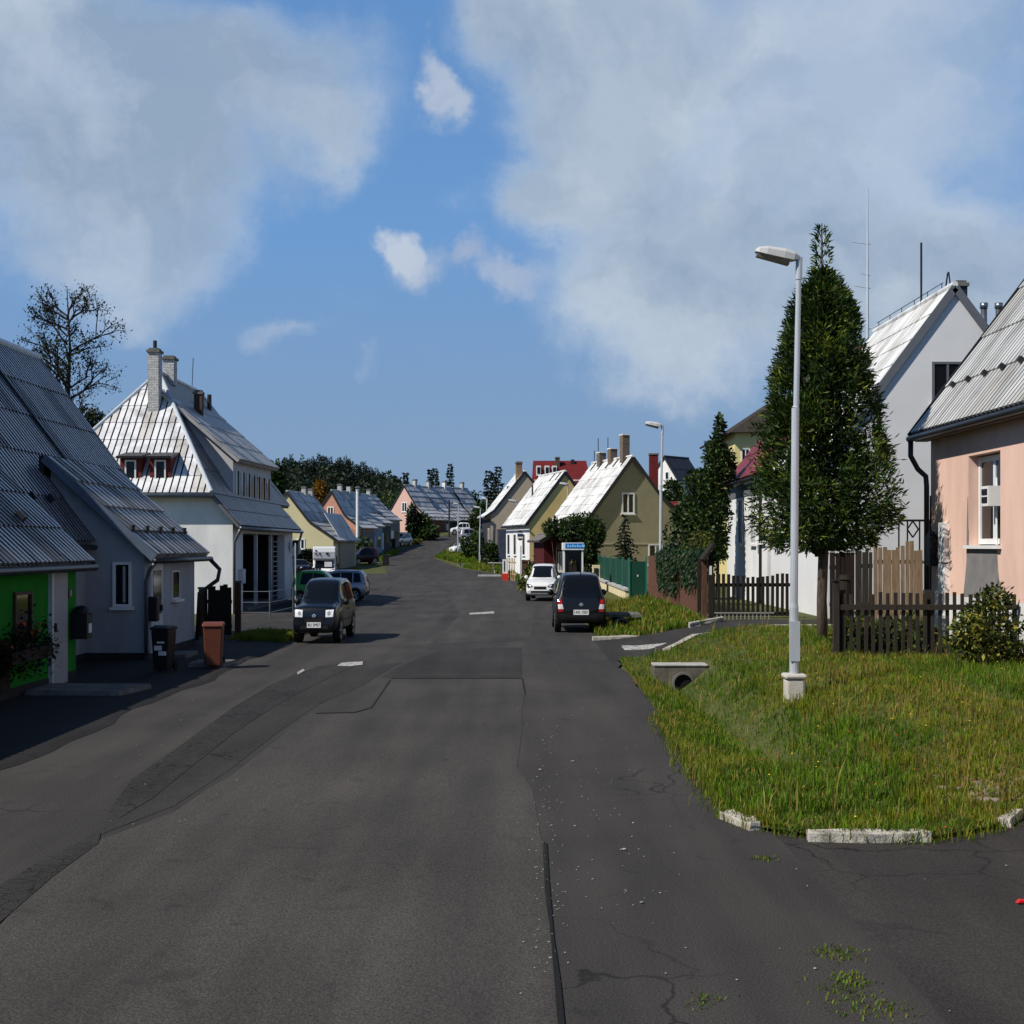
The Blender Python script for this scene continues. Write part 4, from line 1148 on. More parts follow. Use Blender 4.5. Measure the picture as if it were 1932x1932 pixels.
for px, py, Y, rx, rz, lb, mt in ((884, 928, 185, 2.6, 4.6, 'broad dark tree mass filling the gap in mid street', F_DECID), (872, 938, 205, 2.2, 4.0, 'dark rounded tree behind the pale pink row', F_DECID), (905, 950, 176, 1.8, 3.4, 'dark green tree beside the beige house roof', F_DECID),
                                  (752, 925, 200, 2.6, 4.4, 'dark tree behind the pale pink gable', F_DECID), (735, 945, 190, 2.2, 4.0, 'olive green tree left of the pale pink gable', F_DECID), (712, 928, 215, 2.5, 4.2, 'dark tree above the salmon row roofs', F_DECID), (690, 920, 230, 2.3, 3.6, 'dark tree behind the salmon row chimneys', F_DECID),
                                  (601, 908, 165, 1.0, 2.2, 'golden birch behind the salmon house', F_GOLD), (517, 880, 120, .8, 2.4, 'dark tree close behind the villa roof', F_DECID), (529, 905, 170, 1.3, 2.6, 'dark green tree above the yellow house gable', F_DECID)):
    x = XP(px, Y); z = ZP(py, Y); g_ = gz(x, Y)
    z -= rz * .9
    t = thing('far_tree', lb, 'tree', (x, Y, g_ - .5), group='trees behind the far houses', world=True)
    mb = MB()
    for q in range(4): cloud_leaves(mb, (x + R.uniform(-.4, .4) * rx, Y + R.uniform(-.4, .4) * rx, z + R.uniform(-.35, .35) * rz), (rx * .7, rx * .7, rz * .65), 900, .26, .45, .3, lump=.5)
    mb.build('crown', mt, t, fix=False)
    mb = MB(); mb.tube([(x, Y, g_ - .5), (x, Y, z)], [.25, .1], 6); mb.build('trunk', bark, t, fix=False)
bush('garden_shrub', 'dark pointed shrub in front of the pale pink gable', 'bush', [((XP(778, 152), 152, ZP(990, 152)), (.55, .6, 2.2))], 800, .25, .45, F_SPRUCE, z0=2.7)
bush('garden_shrub', 'spreading dark shrub beside the pale pink wall', 'bush', [((XP(795, 153), 153, ZP(995, 153)), (1.2, 1.2, 1.7)), ((XP(806, 152), 152, ZP(1006, 152)), (1.1, 1, 1.0))], 1400, .25, .5, F_DECID, z0=2.8)
bush('yellow_shrub', 'small yellow bush at the bend of the road', 'bush', [((XP(781, 146), 146, ZP(1026, 146)), (.5, .5, .4)), ((XP(790, 147), 147, ZP(1022, 147)), (.4, .4, .3))], 400, .15, .25, F_YELL, z0=2.3)
bush('hedge', 'tall leafy hedge on the verge beyond the side road', 'hedge', [((XP(885, 122), 122, ZP(1035, 122)), (.85, 1.0, 1.35)), ((XP(899, 121), 121, ZP(1030, 121)), (.6, .9, 1.6)), ((XP(912, 118), 118, ZP(1040, 118)), (.7, .9, 1.7)), ((XP(925, 112), 112, ZP(1050, 112)), (.7, .9, 1.5))], 3600, .17, .3, F_DECID, z0=.9)
bush('garden_shrub', 'rounded green bush before the salmon house porch', 'bush', [((XP(684, 118), 118, ZP(1035, 118)), (.8, .8, 1.0)), ((XP(672, 117), 117, ZP(1045, 117)), (.6, .7, .8))], 1100, .16, .28, F_DECID, z0=.8)
t = thing('hedge', 'long dark clipped hedge below the yellow house', 'hedge', (XP(570, 100), 100, .3), world=True)
mb = MB()
for q in range(2600):
    x = R.uniform(XP(545, 100), XP(606, 100)); y = R.uniform(99.2, 100.4); z = .3 + 1.65 * math.sqrt(R.random())
    mb.leaf(Vector((x, y, z)), Vector((R.gauss(0, 1), R.gauss(-.4, 1), R.gauss(0, 1))).normalized(), UP, .14, .24, 0 if R.random() < .7 else 1)
mb.build('foliage', F_SPRUCE, t, fix=False)

# forested hill
mb = MB(); nxh, nyh = 60, 24
def hill_z(x, y):
    a = math.exp(-((x + 62) / 26) ** 2) * 15.5 + math.exp(-((x + 35) / 22) ** 2) * 5.5 + math.exp(-((x + 95) / 30) ** 2) * 5
    return zr(y) - 2 + a * ss(330, 415, y) * (1 - .5 * ss(430, 520, y))
for j in range(nyh):
    for i in range(nxh):
        x, y = -170 + i * 3.6, 325 + j * 9
        mb.v.append((x, y, hill_z(x, y)))
for j in range(nyh - 1):
    for i in range(nxh - 1):
        mb.f.append((j * nxh + i, j * nxh + i + 1, (j + 1) * nxh + i + 1, (j + 1) * nxh + i)); mb.m.append(0)
tag(mb.build('hill', M('hill_floor', (.012, .02, .008), var=.4, scale=.2), fix=False, smooth=True), 'wooded hill rising beyond the far houses', 'hill', kind='structure')
mb = MB()
for i in range(900):
    y = R.uniform(335, 440); x = R.uniform(-120, -14)
    con = (-82 < x < -40 and y > 385)
    h = R.uniform(4, 6.5) if con else R.uniform(5.0, 8.0); r = h * (.19 if con else .38); zb = hill_z(x, y)
    if con:
        for k_ in range(90):
            f = R.random() ** 1.3; a = R.uniform(0, 6.283); rr = r * (1 - f) * R.uniform(.5, 1.0) + .05
            p = Vector((x + math.cos(a) * rr, y + math.sin(a) * rr, zb + h * (.12 + .88 * f)))
            mb.leaf(p, Vector((math.cos(a) * .5, math.sin(a) * .5, R.gauss(-.2, .5))).normalized(), Vector((R.gauss(0, 1), R.gauss(0, 1), R.gauss(0, 1))), R.uniform(.4, .7), R.uniform(.7, 1.2), 0 if R.random() < .6 else 1)
    else:
        for k_ in range(70):
            d = Vector((R.gauss(0, 1), R.gauss(0, 1), R.gauss(0, 1))).normalized()
            p = Vector((x + d.x * r, y + d.y * r, zb + h * .62 + d.z * h * .38))
            mb.leaf(p, Vector((R.gauss(0, 1), R.gauss(0, 1), R.gauss(0, 1))).normalized(), Vector((R.gauss(0, 1), R.gauss(0, 1), R.gauss(0, 1))), R.uniform(.5, .9), R.uniform(.7, 1.2), R.choice((0, 0, 1, 1, 2)) if R.random() < .93 else 3)
for i in range(60):       # the pointed tops of the crest
    x = R.uniform(-80, -41); y = R.uniform(408, 430); zb = hill_z(x, y); h = R.uniform(5.5, 8.5)
    for k_ in range(170):
        f = R.random(); a = R.uniform(0, 6.283); rr = h * .145 * (1 - f) ** .9 * R.uniform(.5, 1.1) + .05
        mb.leaf(Vector((x + math.cos(a) * rr, y + math.sin(a) * rr, zb + h * (.1 + .9 * f))), Vector((math.cos(a) * .6, math.sin(a) * .6, R.gauss(-.1, .5))).normalized(), Vector((R.gauss(0, 1), R.gauss(0, 1), R.gauss(0, 1))), R.uniform(.22, .4), R.uniform(.5, .85), 0 if R.random() < .6 else 1)
F_FOREST = [leafmat('forest_dark', (.010, .022, .014)), leafmat('forest_mid', (.018, .034, .015)), leafmat('forest_olive', (.035, .045, .012)), leafmat('forest_gold', (.07, .05, .012))]
tag(mb.build('forest', F_FOREST, fix=False), 'far wooded slope of dark conifers and mixed trees', 'forest', kind='stuff')

bush('garden_shrub', 'dark rounded tree below the small white gable house', 'bush', [((XP(1270, 105), 105, ZP(930, 105)), (.8, .8, 1.0)), ((XP(1258, 104), 104, ZP(945, 104)), (.6, .7, .9))], 1500, .16, .28, F_DECID, z0=.2)
bush('garden_plants', 'green garden plants growing behind the grey picket fence', 'plants', [((5.9, 22.7, .75), (.35, .3, .45)), ((6.4, 22.8, .7), (.4, .3, .4)), ((6.9, 22.7, .72), (.35, .3, .42)), ((7.9, 22.6, .7), (.35, .3, .4))], 2600, .05, .16, F_DECID[1:] + F_YELL[1:2], z0=.4, stems=False)

# ================================================================== RIGHT SIDE
roof_r = roofmat('white_sheet_roof', (.66, .66, .65), rough=.55)
roof_r3 = roofmat('white_sheet_dull', (.56, .55, .53), rough=.6)
roof_r2 = roofmat('pale_ribbed_roof', (.50, .50, .49), rough=.5)
roof_cr = M('crimson_roof', (.16, .022, .035), rough=.6, var=.3, scale=2, bump=.2)
roof_br = M('brown_tile_roof', (.035, .026, .020), rough=.8, var=.3, scale=3, bump=.3)
roof_red = M('red_tile_roof', (.125, .010, .010), rough=.65, var=.25, scale=1.5)
pinkm = M('salmon_render', (.70, .47, .385), rough=.92, var=.13, scale=1.2, stretch=(1, 1, .4), bump=.2)
olive = M('olive_render', (.30, .27, .17), rough=.95, var=.14, scale=.9, bump=.5, bscale=25)
beige = M('beige_render', (.42, .34, .25), rough=.95, var=.1, scale=.8)
yellowm = M('yellow_render', (.66, .49, .20), rough=.95, var=.15, scale=.8)
cream = M('cream_render', (.66, .56, .35), rough=.95, var=.1)
palegrey = M('pale_grey_render', (.68, .68, .69), rough=.93, var=.05, scale=.7, bump=.15)

# --- salmon pink house at the picture's edge
t = thing('pink_house', 'salmon pink house with a pale ribbed roof, gutter and deep-set window', 'house', (8.4, 24, .3), world=True)
XW = 8.4; y0, y1, wz0, wz1, ya, yb = 22.9, 24.5, 2.3, 3.95, 6.0, 26.7
mb = MB()
mb.boxb(XW, XW + .35, y1, yb, 1.36, 4.75); mb.boxb(XW, XW + .35, ya, y0, 1.36, 4.75)
mb.boxb(XW, XW + .35, y0, y1, 1.36, wz0); mb.boxb(XW, XW + .35, y0, y1, wz1, 4.75)
mb.prism([(XW + .36, ya, 1.36), (XW + .36, ya, 4.9), (12.6, ya, 10.3), (17, ya, 4.5), (17, ya, 1.36)], (0, yb - ya - .01, 0))
mb.build('wall', pinkm, t)
mb = MB(); mb.boxb(XW - .012, 17, ya, yb + .012, -.2, 1.357); mb.build('plinth', M('white_plinth', (.62, .62, .60), rough=.9, var=.2, scale=2), t)
mb = MB(); mb.ribs((8.13, 27.0, 4.55), (8.13, 5.7, 4.55), (12.6, 5.7, 10.54), (12.6, 27.0, 10.54), .21, .045, 6, lap=.035, vw=.22, mv=1, alt=2, group=5)
mb.slab([(12.62, 27, 10.54), (17.3, 27, 4.2), (17.3, 5.7, 4.2), (12.62, 5.7, 10.54)], .1)
rf = mb.build('roof', [roof_r2, valley_lt, roofmat('pale_ribbed_dull', (.40, .39, .37), rough=.6)], t, fix=False)
mb = MB(); mb.beam((8.1, 27.03, 4.5), (12.6, 27.03, 10.5), .2, .03, up=(0, 1, 0)); mb.build('verge_board', trim_dk, rf)
mb = MB(); mb.boxb(8.14, 8.39, 5.8, 26.9, 4.40, 4.44); mb.build('soffit', M('brown_soffit', (.10, .065, .05), var=.2), t)
gutter(t, (8.07, 27.05, 4.47), (8.07, 5.7, 4.47), .07, trim_dk)
pipe(t, [(8.07, 26.95, 4.45), (8.07, 26.95, 4.12), (8.2, 26.9, 3.85), (8.33, 26.8, 3.7), (8.34, 26.78, 3.5), (8.34, 26.78, .45)], .055, M('graphite_pipe', (.06, .06, .065), rough=.35, metal=.6, var=.2))
mb = MB(); mb.tube([(8.33, 26.5, 3.3), (8.33, 26.5, .5)], .018, 6); mb.build('cable', blackp, t)
for i in range(9):
    y = 26.3 - i * .88
    mb = MB(); mb.obox((8.75, y, 5.40), (0, -1, 0), (.6, 0, .8), (-.8, 0, .6), -.045, .045, 0, .09, .02, .14); mb.build('snow_stop', trim_dk, rf)
window(t, (XW + .22, y1 - .02, wz0 + .03), (0, -1, 0), y1 - y0 - .04, wz1 - wz0 - .06, cols=2, fw=.10, sill=False)
mb = MB(); mb.boxb(XW - .09, XW + .2, y0 - .06, y1 + .06, wz0 - .05, wz0 + .012); mb.build('window_sill', white_p, t)
mb = MB(); mb.tube([(XW + .1, 23.35, wz0 + .02), (XW + .1, 23.35, 3.5)], .02, 8); mb.boxb(XW - .1, XW + .14, 23.2, 23.55, 3.0, 3.35); mb.build('bird_feeder', white_p, t)
mb = MB()
for zz in (3.06, 3.20): mb.boxb(XW - .115, XW - .102, 23.25, 23.5, zz, zz + .1)
mb.build('feeder_panel', trim_dk, t)
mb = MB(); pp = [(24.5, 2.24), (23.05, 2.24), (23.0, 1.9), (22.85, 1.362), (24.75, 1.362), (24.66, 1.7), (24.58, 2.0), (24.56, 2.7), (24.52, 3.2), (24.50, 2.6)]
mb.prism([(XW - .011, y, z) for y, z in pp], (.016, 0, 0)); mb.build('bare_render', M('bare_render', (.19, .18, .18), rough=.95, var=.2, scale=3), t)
mb = MB(); mb.boxb(XW - .10, XW + .02, 25.6, 25.95, .9, 1.95); mb.build('meter_cabinet', white_p, t, bevel=.01)
mb = MB(); mb.boxb(XW - .10, XW + .02, 25.62, 25.93, 1.98, 2.75); mb.build('meter_cabinet', white_p, t, bevel=.01)
mb = MB(); mb.boxb(XW - .16, XW + .0, 26.25, 26.55, 1.9, 2.5); mb.ellip((XW - .08, 26.4, 2.5), (.08, .15, .1), 10, 6); mb.build('mailbox', blackp, t, bevel=.01)
mb = MB(); mb.boxb(XW - .012, XW + .0, 26.2, 26.38, 2.9, 3.12); mb.build('plaque', cream, t)

# --- pale grey gable house and its crimson-roofed neighbour
Zg = .4
t, wl, rf, zp = gable_house('gable_house', 'tall pale grey gable house with a white sheet roof behind the conifer', (11.3, 34, Zg), 0, [(-3.4, 4.4 - Zg), (0, 8.95 - Zg), (3.4, 4.4 - Zg)], -3.25, 3.25, 7.4, palegrey, roof_r, ov=.05, pitch=.55, ribh=.015, laps=7, alt_roof=roof_r3, verge=M('grey_verge', (.12, .13, .15), rough=.5, var=.1))
window(t, (XP(1758, 34) - 11.3, 0, 5.95 - Zg), (1, 0, 0), .80, 1.05, frame=M('grey_window', (.12, .13, .15), rough=.4, var=.1), cols=2, fw=.06)
ridge = 8.95 - Zg
mb = MB()
for y in (1.0, 2.2, 3.4, 4.6, 5.8, 7.0): mb.tube([(0, y, ridge + .02), (0, y, ridge + .25)], .012, 5)
mb.tube([(0, .9, ridge + .25), (0, 7.2, ridge + .25)], .012, 5); mb.build('lightning_conductor', trim_dk, rf)
mb = MB(); mb.tube([(-.05, 2.6, ridge), (-.05, 2.6, ZP(458, 36.6) - Zg)], .03, 6); mb.build('mast', trim_dk, rf)
chimney(rf, (.42, .9), .30, .4, ridge - .8, ridge + .12, trim_dk)
for x in (1.46, 1.86):
    mb = MB(); mb.tube([(x, 2.0, ridge - 2.9), (x, 2.0, ZP(580, 36) - Zg)], .085, 10); mb.tube([(x, 2.0, ZP(582, 36) - Zg), (x, 2.0, ZP(572, 36) - Zg)], .11, 10); mb.build('steel_flue', M('steel', (.35, .36, .38), rough=.3, metal=.9, var=.1), rf, smooth=True)
mb = MB(); mb.tube([(.0, .3, ridge), (-.05, .3, ridge + .4), (.12, .9, ridge + .5), (.2, 1.3, ridge + .2)], .02, 6); mb.build('roof_rail', trim_dk, rf)
t, wl, rf, zp = gable_house('crimson_house', 'white house with a crimson roof and tall narrow street windows', (11.35, 41.7, Zg), 0, [(-3.5, 4.6 - Zg), (0, 8.7 - Zg), (3.4, 4.6 - Zg)], -3.35, 3.25, 7.8, plast_white, roof_cr, ov=.0, pitch=.4, ribh=.02, laps=4)
gutter(t, (-3.55, .05, 4.5 - Zg), (-3.55, 7.9, 4.5 - Zg), .07, trim_dk)
mb = MB(); mb.boxb(-3.375, -3.34, .3, 7.82, 4.0 - Zg, 4.42 - Zg); mb.build('eaves_band', M('grey_band', (.12, .13, .14), var=.1), t)
for y in (1.9, 4.35):
    window(t, (-3.35, y + .85, 2.35 - Zg), (0, -1, 0), .85, 1.6, cols=2, fw=.07, curt=.9)
for y in (-.0 + .35,):
    window(t, (-3.35, y + .7, 2.4 - Zg), (0, -1, 0), .7, .55, cols=2, fw=.06)
mb = MB(); mb.boxb(-3.362, -3.34, 1.5, 1.56, 2.05 - Zg, 2.4 - Zg); mb.boxb(-3.362, -3.34, 1.56, 1.63, 2.25 - Zg, 2.32 - Zg); mb.build('house_numeral', blackp, t)
pipe(t, [(-3.5, .9, 4.5 - Zg), (-3.4, .95, 4.2 - Zg), (-3.4, .95, 0)], .045, trim_dk)
mb = MB(); mb.tube([(0.0, .8, 8.7 - Zg), (0, .8, ZP(352, 42.4) - Zg)], [.05, .02], 8)
for z, l in ((12.0, .5), (10.6, .42), (11.0, .22)): mb.tube([(-l, .8, z - Zg), (.1, .8, z - Zg - .08)], .016, 5)
mb.tube([(0, .8, 9.2 - Zg), (.45, .8, 9.4 - Zg), (.45, .8, 8.7 - Zg)], .02, 5)
mb.build('antenna_mast', trim_lt, rf)
# yellow block house behind
t = thing('yellow_house', 'yellow two-storey house with a brown hipped roof behind the conifer', 'house', (13, 66, .2), world=True)
mb = MB(); mb.boxb(10.75, 17, 64.2, 73, -.5, 7.75); mb.build('wall', M('lemon_render', (.66, .56, .26), rough=.93, var=.08), t)
mb = MB()
A_, B_, C_, D_ = Vector((10.45, 63.8, 7.75)), Vector((17.4, 63.8, 7.75)), Vector((17.4, 73.4, 7.75)), Vector((10.45, 73.4, 7.75)); E_, F_ = Vector((13.6, 66.8, 9.9)), Vector((13.6, 70.5, 9.9))
mb.add([A_, B_, C_, D_, E_, F_], [(0, 1, 4), (1, 2, 5, 4), (2, 3, 5), (3, 0, 4, 5), (3, 2, 1, 0)]); mb.build('roof', roof_br, t)
window(t, (11.05, 64.2, 5.7), (1, 0, 0), .42, 1.3, cols=2, fw=.05)
window(t, (10.75, 66.2, 5.7), (0, -1, 0), .9, 1.3, cols=2, fw=.06)
gutter(t, (10.4, 63.75, 7.7), (10.4, 73.4, 7.7), .07, trim_dk)

# --- row of gabled houses down the right
t, wl, rf, zp = gable_house('olive_house', 'olive rendered gable house with a bright white roof and three chimneys', (6.75, 75, .1), math.radians(-16), [(-2.8, 3.55), (0, 7.23), (1.75, 5.0), (3.65, 3.55)], -2.35, 3.35, 6.6, olive, roof_r, ov=.2, pitch=1.1, ribh=.012, laps=8, alt_roof=roof_r3)
window(t, (-.62, 0, 4.0), (1, 0, 0), .78, 1.2, cols=2, fw=.09)
window(t, (1.0, 0, 1.15), (1, 0, 0), .85, 1.15, cols=2, fw=.07, curt=.6)
mb = MB(); mb.boxb(-2.33, 3.33, -.03, .0, 2.28, 2.36); mb.build('string_course', M('pale_course', (.42, .39, .30), var=.1), t)
stonem = brickmat('stone_chimney', (.20, .15, .11), (.10, .075, .055), (.05, .045, .04), 6)
for y, w_, zt in ((1.0, .42, 8.5), (3.0, .42, 7.85), (4.9, .42, 7.75)):
    o = chimney(rf, (-.05, y), w_, .5, 6.5, zt, stonem, cap=False)
    mb = MB(); mb.boxb(-.05 - w_ * .56, -.05 + w_ * .56, y - .29, y + .29, zt + .001, zt + .06); mb.build('cap', white_p, o)
for y, zt in ((3.9, 8.6), (5.6, 8.7), (6.3, 8.0)):
    mb = MB(); mb.tube([(0, y, 7.2), (0, y, zt)], .025, 5); mb.build('antenna_mast', trim_dk, rf)
for i in range(5):
    mb = MB(); mb.beam((-.02, .6 + i * 1.3, 7.28), (-.45, .6 + i * 1.3, 6.75), .05, .06); mb.build('roof_hook', trim_dk, rf)

t, wl, rf, zp = gable_house('yellow_row_house', 'yellow gable house with white street wall next beyond the olive house', (3.64, 91, .15), math.radians(-13), [(-2.8, 3.6), (0, 7.25), (1.7, 5.0), (3.5, 3.7)], -2.5, 3.2, 7.2, yellowm, roof_r, ov=.07, pitch=1.1, ribh=.012, laps=8, alt_roof=roof_r3)
mb = MB(); mb.boxb(-2.515, -2.49, .0, 7.2, -.5, 3.75); sw = mb.build('street_wall', plast_white, t)
for y in (1.2, 3.9, 5.9):
    window(t, (-2.515, y + .8, 1.5), (0, -1, 0), .8, 1.5, cols=1, fw=.05)
window(t, (.5, 0, 4.1), (1, 0, 0), .75, 1.2, cols=2, fw=.08)
gutter(t, (-2.85, -.2, 3.5), (-2.85, 7.3, 3.5), .07, trim_dk)
for i in range(2):
    mb = MB(); mb.beam((-.02, .8 + i * 1.6, 7.3), (-.5, .8 + i * 1.6, 6.7), .05, .06); mb.build('roof_hook', trim_dk, rf)
mb = MB(); mb.tube([(-1.2, 4.5, 5.6), (-1.2, 4.5, 6.5)], .06, 6); mb.build('vent_pipe', trim_dk, rf)

t, wl, rf, zp = gable_house('beige_house', 'beige gable house with a white roof beyond the yellow one', (1.08, 113, .6), math.radians(-7), [(-3.4, 4.2), (-2.6, 4.75), (0, 8.04), (3.4, 3.9)], -2.9, 3.1, 7, beige, roof_r, ov=.09, pitch=1.2, ribh=.012, laps=6)
window(t, (.75, 0, 4.3), (1, 0, 0), .95, 1.4, cols=1, fw=.06)
mb = MB(); mb.boxb(-2.94, -2.88, .2, 6.8, -.5, 4.0); mb.build('street_wall', M('dark_cladding', (.03, .03, .035), var=.2), t)
window(t, (-2.94, 1.6, 1.8), (0, -1, 0), .9, 1.4, cols=1, fw=.08)
chimney(rf, (-.4, .8), .5, .5, 7.2, 8.75, M('tan_brick', (.2, .13, .07), var=.3), cap=True)
mb = MB(); mb.boxb(-1.1, -.75, 3.0, 3.6, 6.5, 6.9); mb.build('skylight', trim_dk, rf)
mb = MB(); mb.boxb(-2.4, -1.2, -1.4, -.02, -.5, 3.1); mb.build('annex', M('annex_blue_grey', (.05, .06, .09), var=.2), t)

# distant buildings above the right row
t = thing('red_roof_block', 'long house with a red roof and white dormers above the row', 'house', (5, 150, 2), world=True)
Yr = 150
mb = MB(); mb.boxb(XP(1008, Yr), XP(1112, Yr), Yr, Yr + 7, 0, ZP(905, Yr)); mb.build('wall', plast_white, t)
mb = MB(); a, b = Vector((XP(1003, Yr), Yr - .4, ZP(912, Yr))), Vector((XP(1116, Yr), Yr - .4, ZP(912, Yr)))
c, d = Vector((XP(1106, Yr + 3), Yr + 3.2, ZP(869, Yr + 3))), Vector((XP(1006, Yr + 3), Yr + 3.2, ZP(869, Yr + 3)))
mb.slab([a, b, c, d], .15); mb.slab([d, c, c + Vector((0, 3.4, -2.4)), d + Vector((0, 3.4, -2.4))], .15); rf = mb.build('roof', roof_red, t)
for px in (1012, 1028, 1042):
    mb = MB(); x = XP(px, Yr); mb.boxb(x, x + .52, Yr + .5, Yr + 2.6, ZP(897, Yr), ZP(878, Yr)); dm = mb.build('dormer', white_p, rf)
    mb = MB(); mb.boxb(x + .1, x + .42, Yr + .46, Yr + .495, ZP(893, Yr), ZP(881, Yr)); mb.build('pane', glass_dk, dm)
chimney(rf, (XP(1052, Yr + 2), Yr + 2.4), .5, .5, ZP(885, Yr), ZP(862, Yr), M('dark_brick', (.07, .045, .035), var=.3), cap=True)
chimney(rf, (XP(1081, Yr + 2), Yr + 2.8), .4, .4, ZP(880, Yr), ZP(864, Yr), trim_dk, cap=False)
t = thing('chimney_stack', 'tall dark red chimney stack behind the olive house', 'chimney', (XP(1233, 96), 96, .2), world=True)
mb = MB(); mb.boxb(XP(1226, 96), XP(1242, 96), 96, 96.7, 0, ZP(858, 96)); mb.build('shaft', M('dark_red_brick', (.13, .012, .012), rough=.85, var=.25), t)
mb = MB(); mb.boxb(XP(1225, 96), XP(1243, 96), 95.95, 96.75, ZP(858, 96) + .001, ZP(855, 96)); mb.build('cap', concrete_dk, t)
t, wl, rf, zp = gable_house('white_gable_house', 'small white gable house with a black roof beside the chimney stack', (XP(1254, 130), 130, 1), math.radians(42), [(-1.3, ZP(890, 130) - 1), (0, ZP(861, 130) - 1), (1.7, ZP(908, 130) - 1)], -1.15, 1.5, 4.0, plast_white, roof_dk, ov=.1, pitch=1.5, ribh=.01, laps=2)
window(t, (.1, 0, ZP(905, 130) - 1), (1, 0, 0), .4, .75, cols=1, fw=.05, sill=False)
t, wl, rf, zp = gable_house('small_house', 'small pinkish house with a red roof half hidden by the leafy tree', (XP(1283, 100), 100, .2), math.radians(-20), [(-1.0, ZP(968, 100) - .2), (0, ZP(948, 100) - .2), (1.0, ZP(968, 100) - .2)], -.9, .9, 3, M('dusty_pink', (.40, .22, .19), var=.2), roof_red, ov=.05, pitch=1, ribh=.01, laps=1)

# ================================================================== far left houses
roof_f = roofmat('far_grey_roof', (.40, .41, .43), rough=.5)
roof_f2 = roofmat('far_grey_roof_dull', (.27, .27, .28), rough=.6)
t, wl, rf, zp = gable_house('cream_gable_house', 'pale yellow gable house nearest beyond the villa', (XP(541.4, 105), 105, .35), math.radians(7), [(-2.9, 2.3), (0, 6.25), (1.8, 3.95), (4.2, 2.35)], -2.6, 3.75, 7.5, M('pale_yellow_render', (.56, .50, .30), rough=.95, var=.06, scale=.6), roof_f, ov=.1, pitch=.9, ribh=.02, laps=6, lap=.05, alt_roof=roof_f2)
window(t, (XP(563, 105) - XP(541.4, 105) - .12, 0, 1.68), (1, 0, 0), .68, .85, cols=2, fw=.09)
chimney(rf, (.1, 4.5), .35, .35, 5.5, 6.7, wb)
chimney(rf, (.1, 6.5), .35, .35, 5.5, 6.6, wb)
mb = MB(); mb.ribs((4.0, 1.6, 2.4), (4.0, 7.0, 2.4), (2.6, 7.0, 4.6), (2.6, 1.6, 4.6), .6, .02, 2); mb.build('lean_to_roof', roof_f, t, fix=False)
mb = MB(); mb.boxb(3.76, 3.9, 1.6, 6.5, -.5, 2.3); mb.build('porch_wall', M('dim_cream', (.3, .27, .2), var=.1), t)
for i, (px, py, Y, cx, lb, mt, kink, ev) in enumerate((
        (625.4, 925.2, 125, 1.0, 'salmon gable house with a brick-patched lower wall', M('salmon_gable', (.50, .25, .18), rough=.95, var=.1), (1.36, 5.2), (3.1, 3.95)),
        (643, 928, 129.5, .9, 'second grey-roofed unit right behind the salmon house', M('row_render', (.36, .36, .34), var=.1), (1.36, 5.4), (3.0, 4.2)),
        (661, 930, 134, .9, 'third grey-roofed unit of the salmon house row', M('row_render2', (.42, .40, .36), var=.1), (1.36, 5.7), (3.0, 4.6)),
        (682, 933, 139, .9, 'last unit at the far end of the salmon house row', MATS['row_render'], (1.36, 6.2), (3.0, 5.0)))):
    g_ = [1.0, 1.3, 1.7, 2.0][i]
    zt = ZP(py, Y) - g_
    t, wl, rf, zp = gable_house('row_unit', lb, (XP(px, Y), Y, g_), math.radians(14), [(-2.9, 2.6), (0, zt), (kink[0], kink[1] - g_), (ev[0], ev[1] - g_)], -2.6, 2.75, 4.3, mt, roof_f, ov=.08, pitch=.9, ribh=.02, laps=6, lap=.06, alt_roof=roof_f2, group='row houses on the far left side')
    if i == 0:
        window(t, (-.42, 0, ZP(978, Y) - g_), (1, 0, 0), .66, 1.1, cols=2, fw=.09)
        mb = MB(); mb.prism([(-1.6, -.02, ZP(975, Y) - g_ - .9), (1.6, -.02, ZP(975, Y) - g_ - .9), (2.7, -.02, ev[1] - g_ - .35), (2.7, -.02, 0), (-1.6, -.02, 0)], (0, .015, 0)); mb.build('brick_patch', brickmat('orange_brick', (.42, .19, .10), (.34, .15, .09), (.38, .24, .17), 3.0), t)
    chimney(rf, (0, 2.2), .4, .4, zt - .8, zt + [.55, .6, .6, .5][i], [wb, wb, trim_dk, wb][i], cap=i != 1)
    mb = MB(); mb.boxb(2.74, 2.9, .5, 3.9, -.8, ev[1] - g_ - .25); o = mb.build('street_wall', [M('porch_grey', (.16, .15, .15), var=.1), M('porch_blue', (.20, .26, .32), var=.1), M('porch_dark', (.05, .045, .04), var=.1), MATS['porch_grey']][i] if i != 1 else M('porch_blue', (.20, .26, .32), var=.1), t)
    mb = MB(); mb.boxb(2.89, 2.93, 1.0, 1.7, .2, 1.9); mb.build('door', white_p, t)
    mb = MB(); mb.boxb(2.89, 2.93, 2.5, 3.3, .9, 1.9); mb.build('window', glass_dk, t)
t = thing('flue_pipe', 'tall white flue pipe rising beside the salmon house roof', 'flue', (XP(674.5, 121), 121, .8), world=True)
mb = MB(); mb.tube([(XP(674.5, 121), 121, .5), (XP(674.5, 121), 121, ZP(925, 121))], .14, 10); mb.build('pipe', white_p, t)
mb = MB(); mb.tube([(XP(674.5, 121), 121, ZP(925, 121)), (XP(674.5, 121), 121, ZP(923, 121))], .17, 10); mb.build('cap', trim_lt, t)
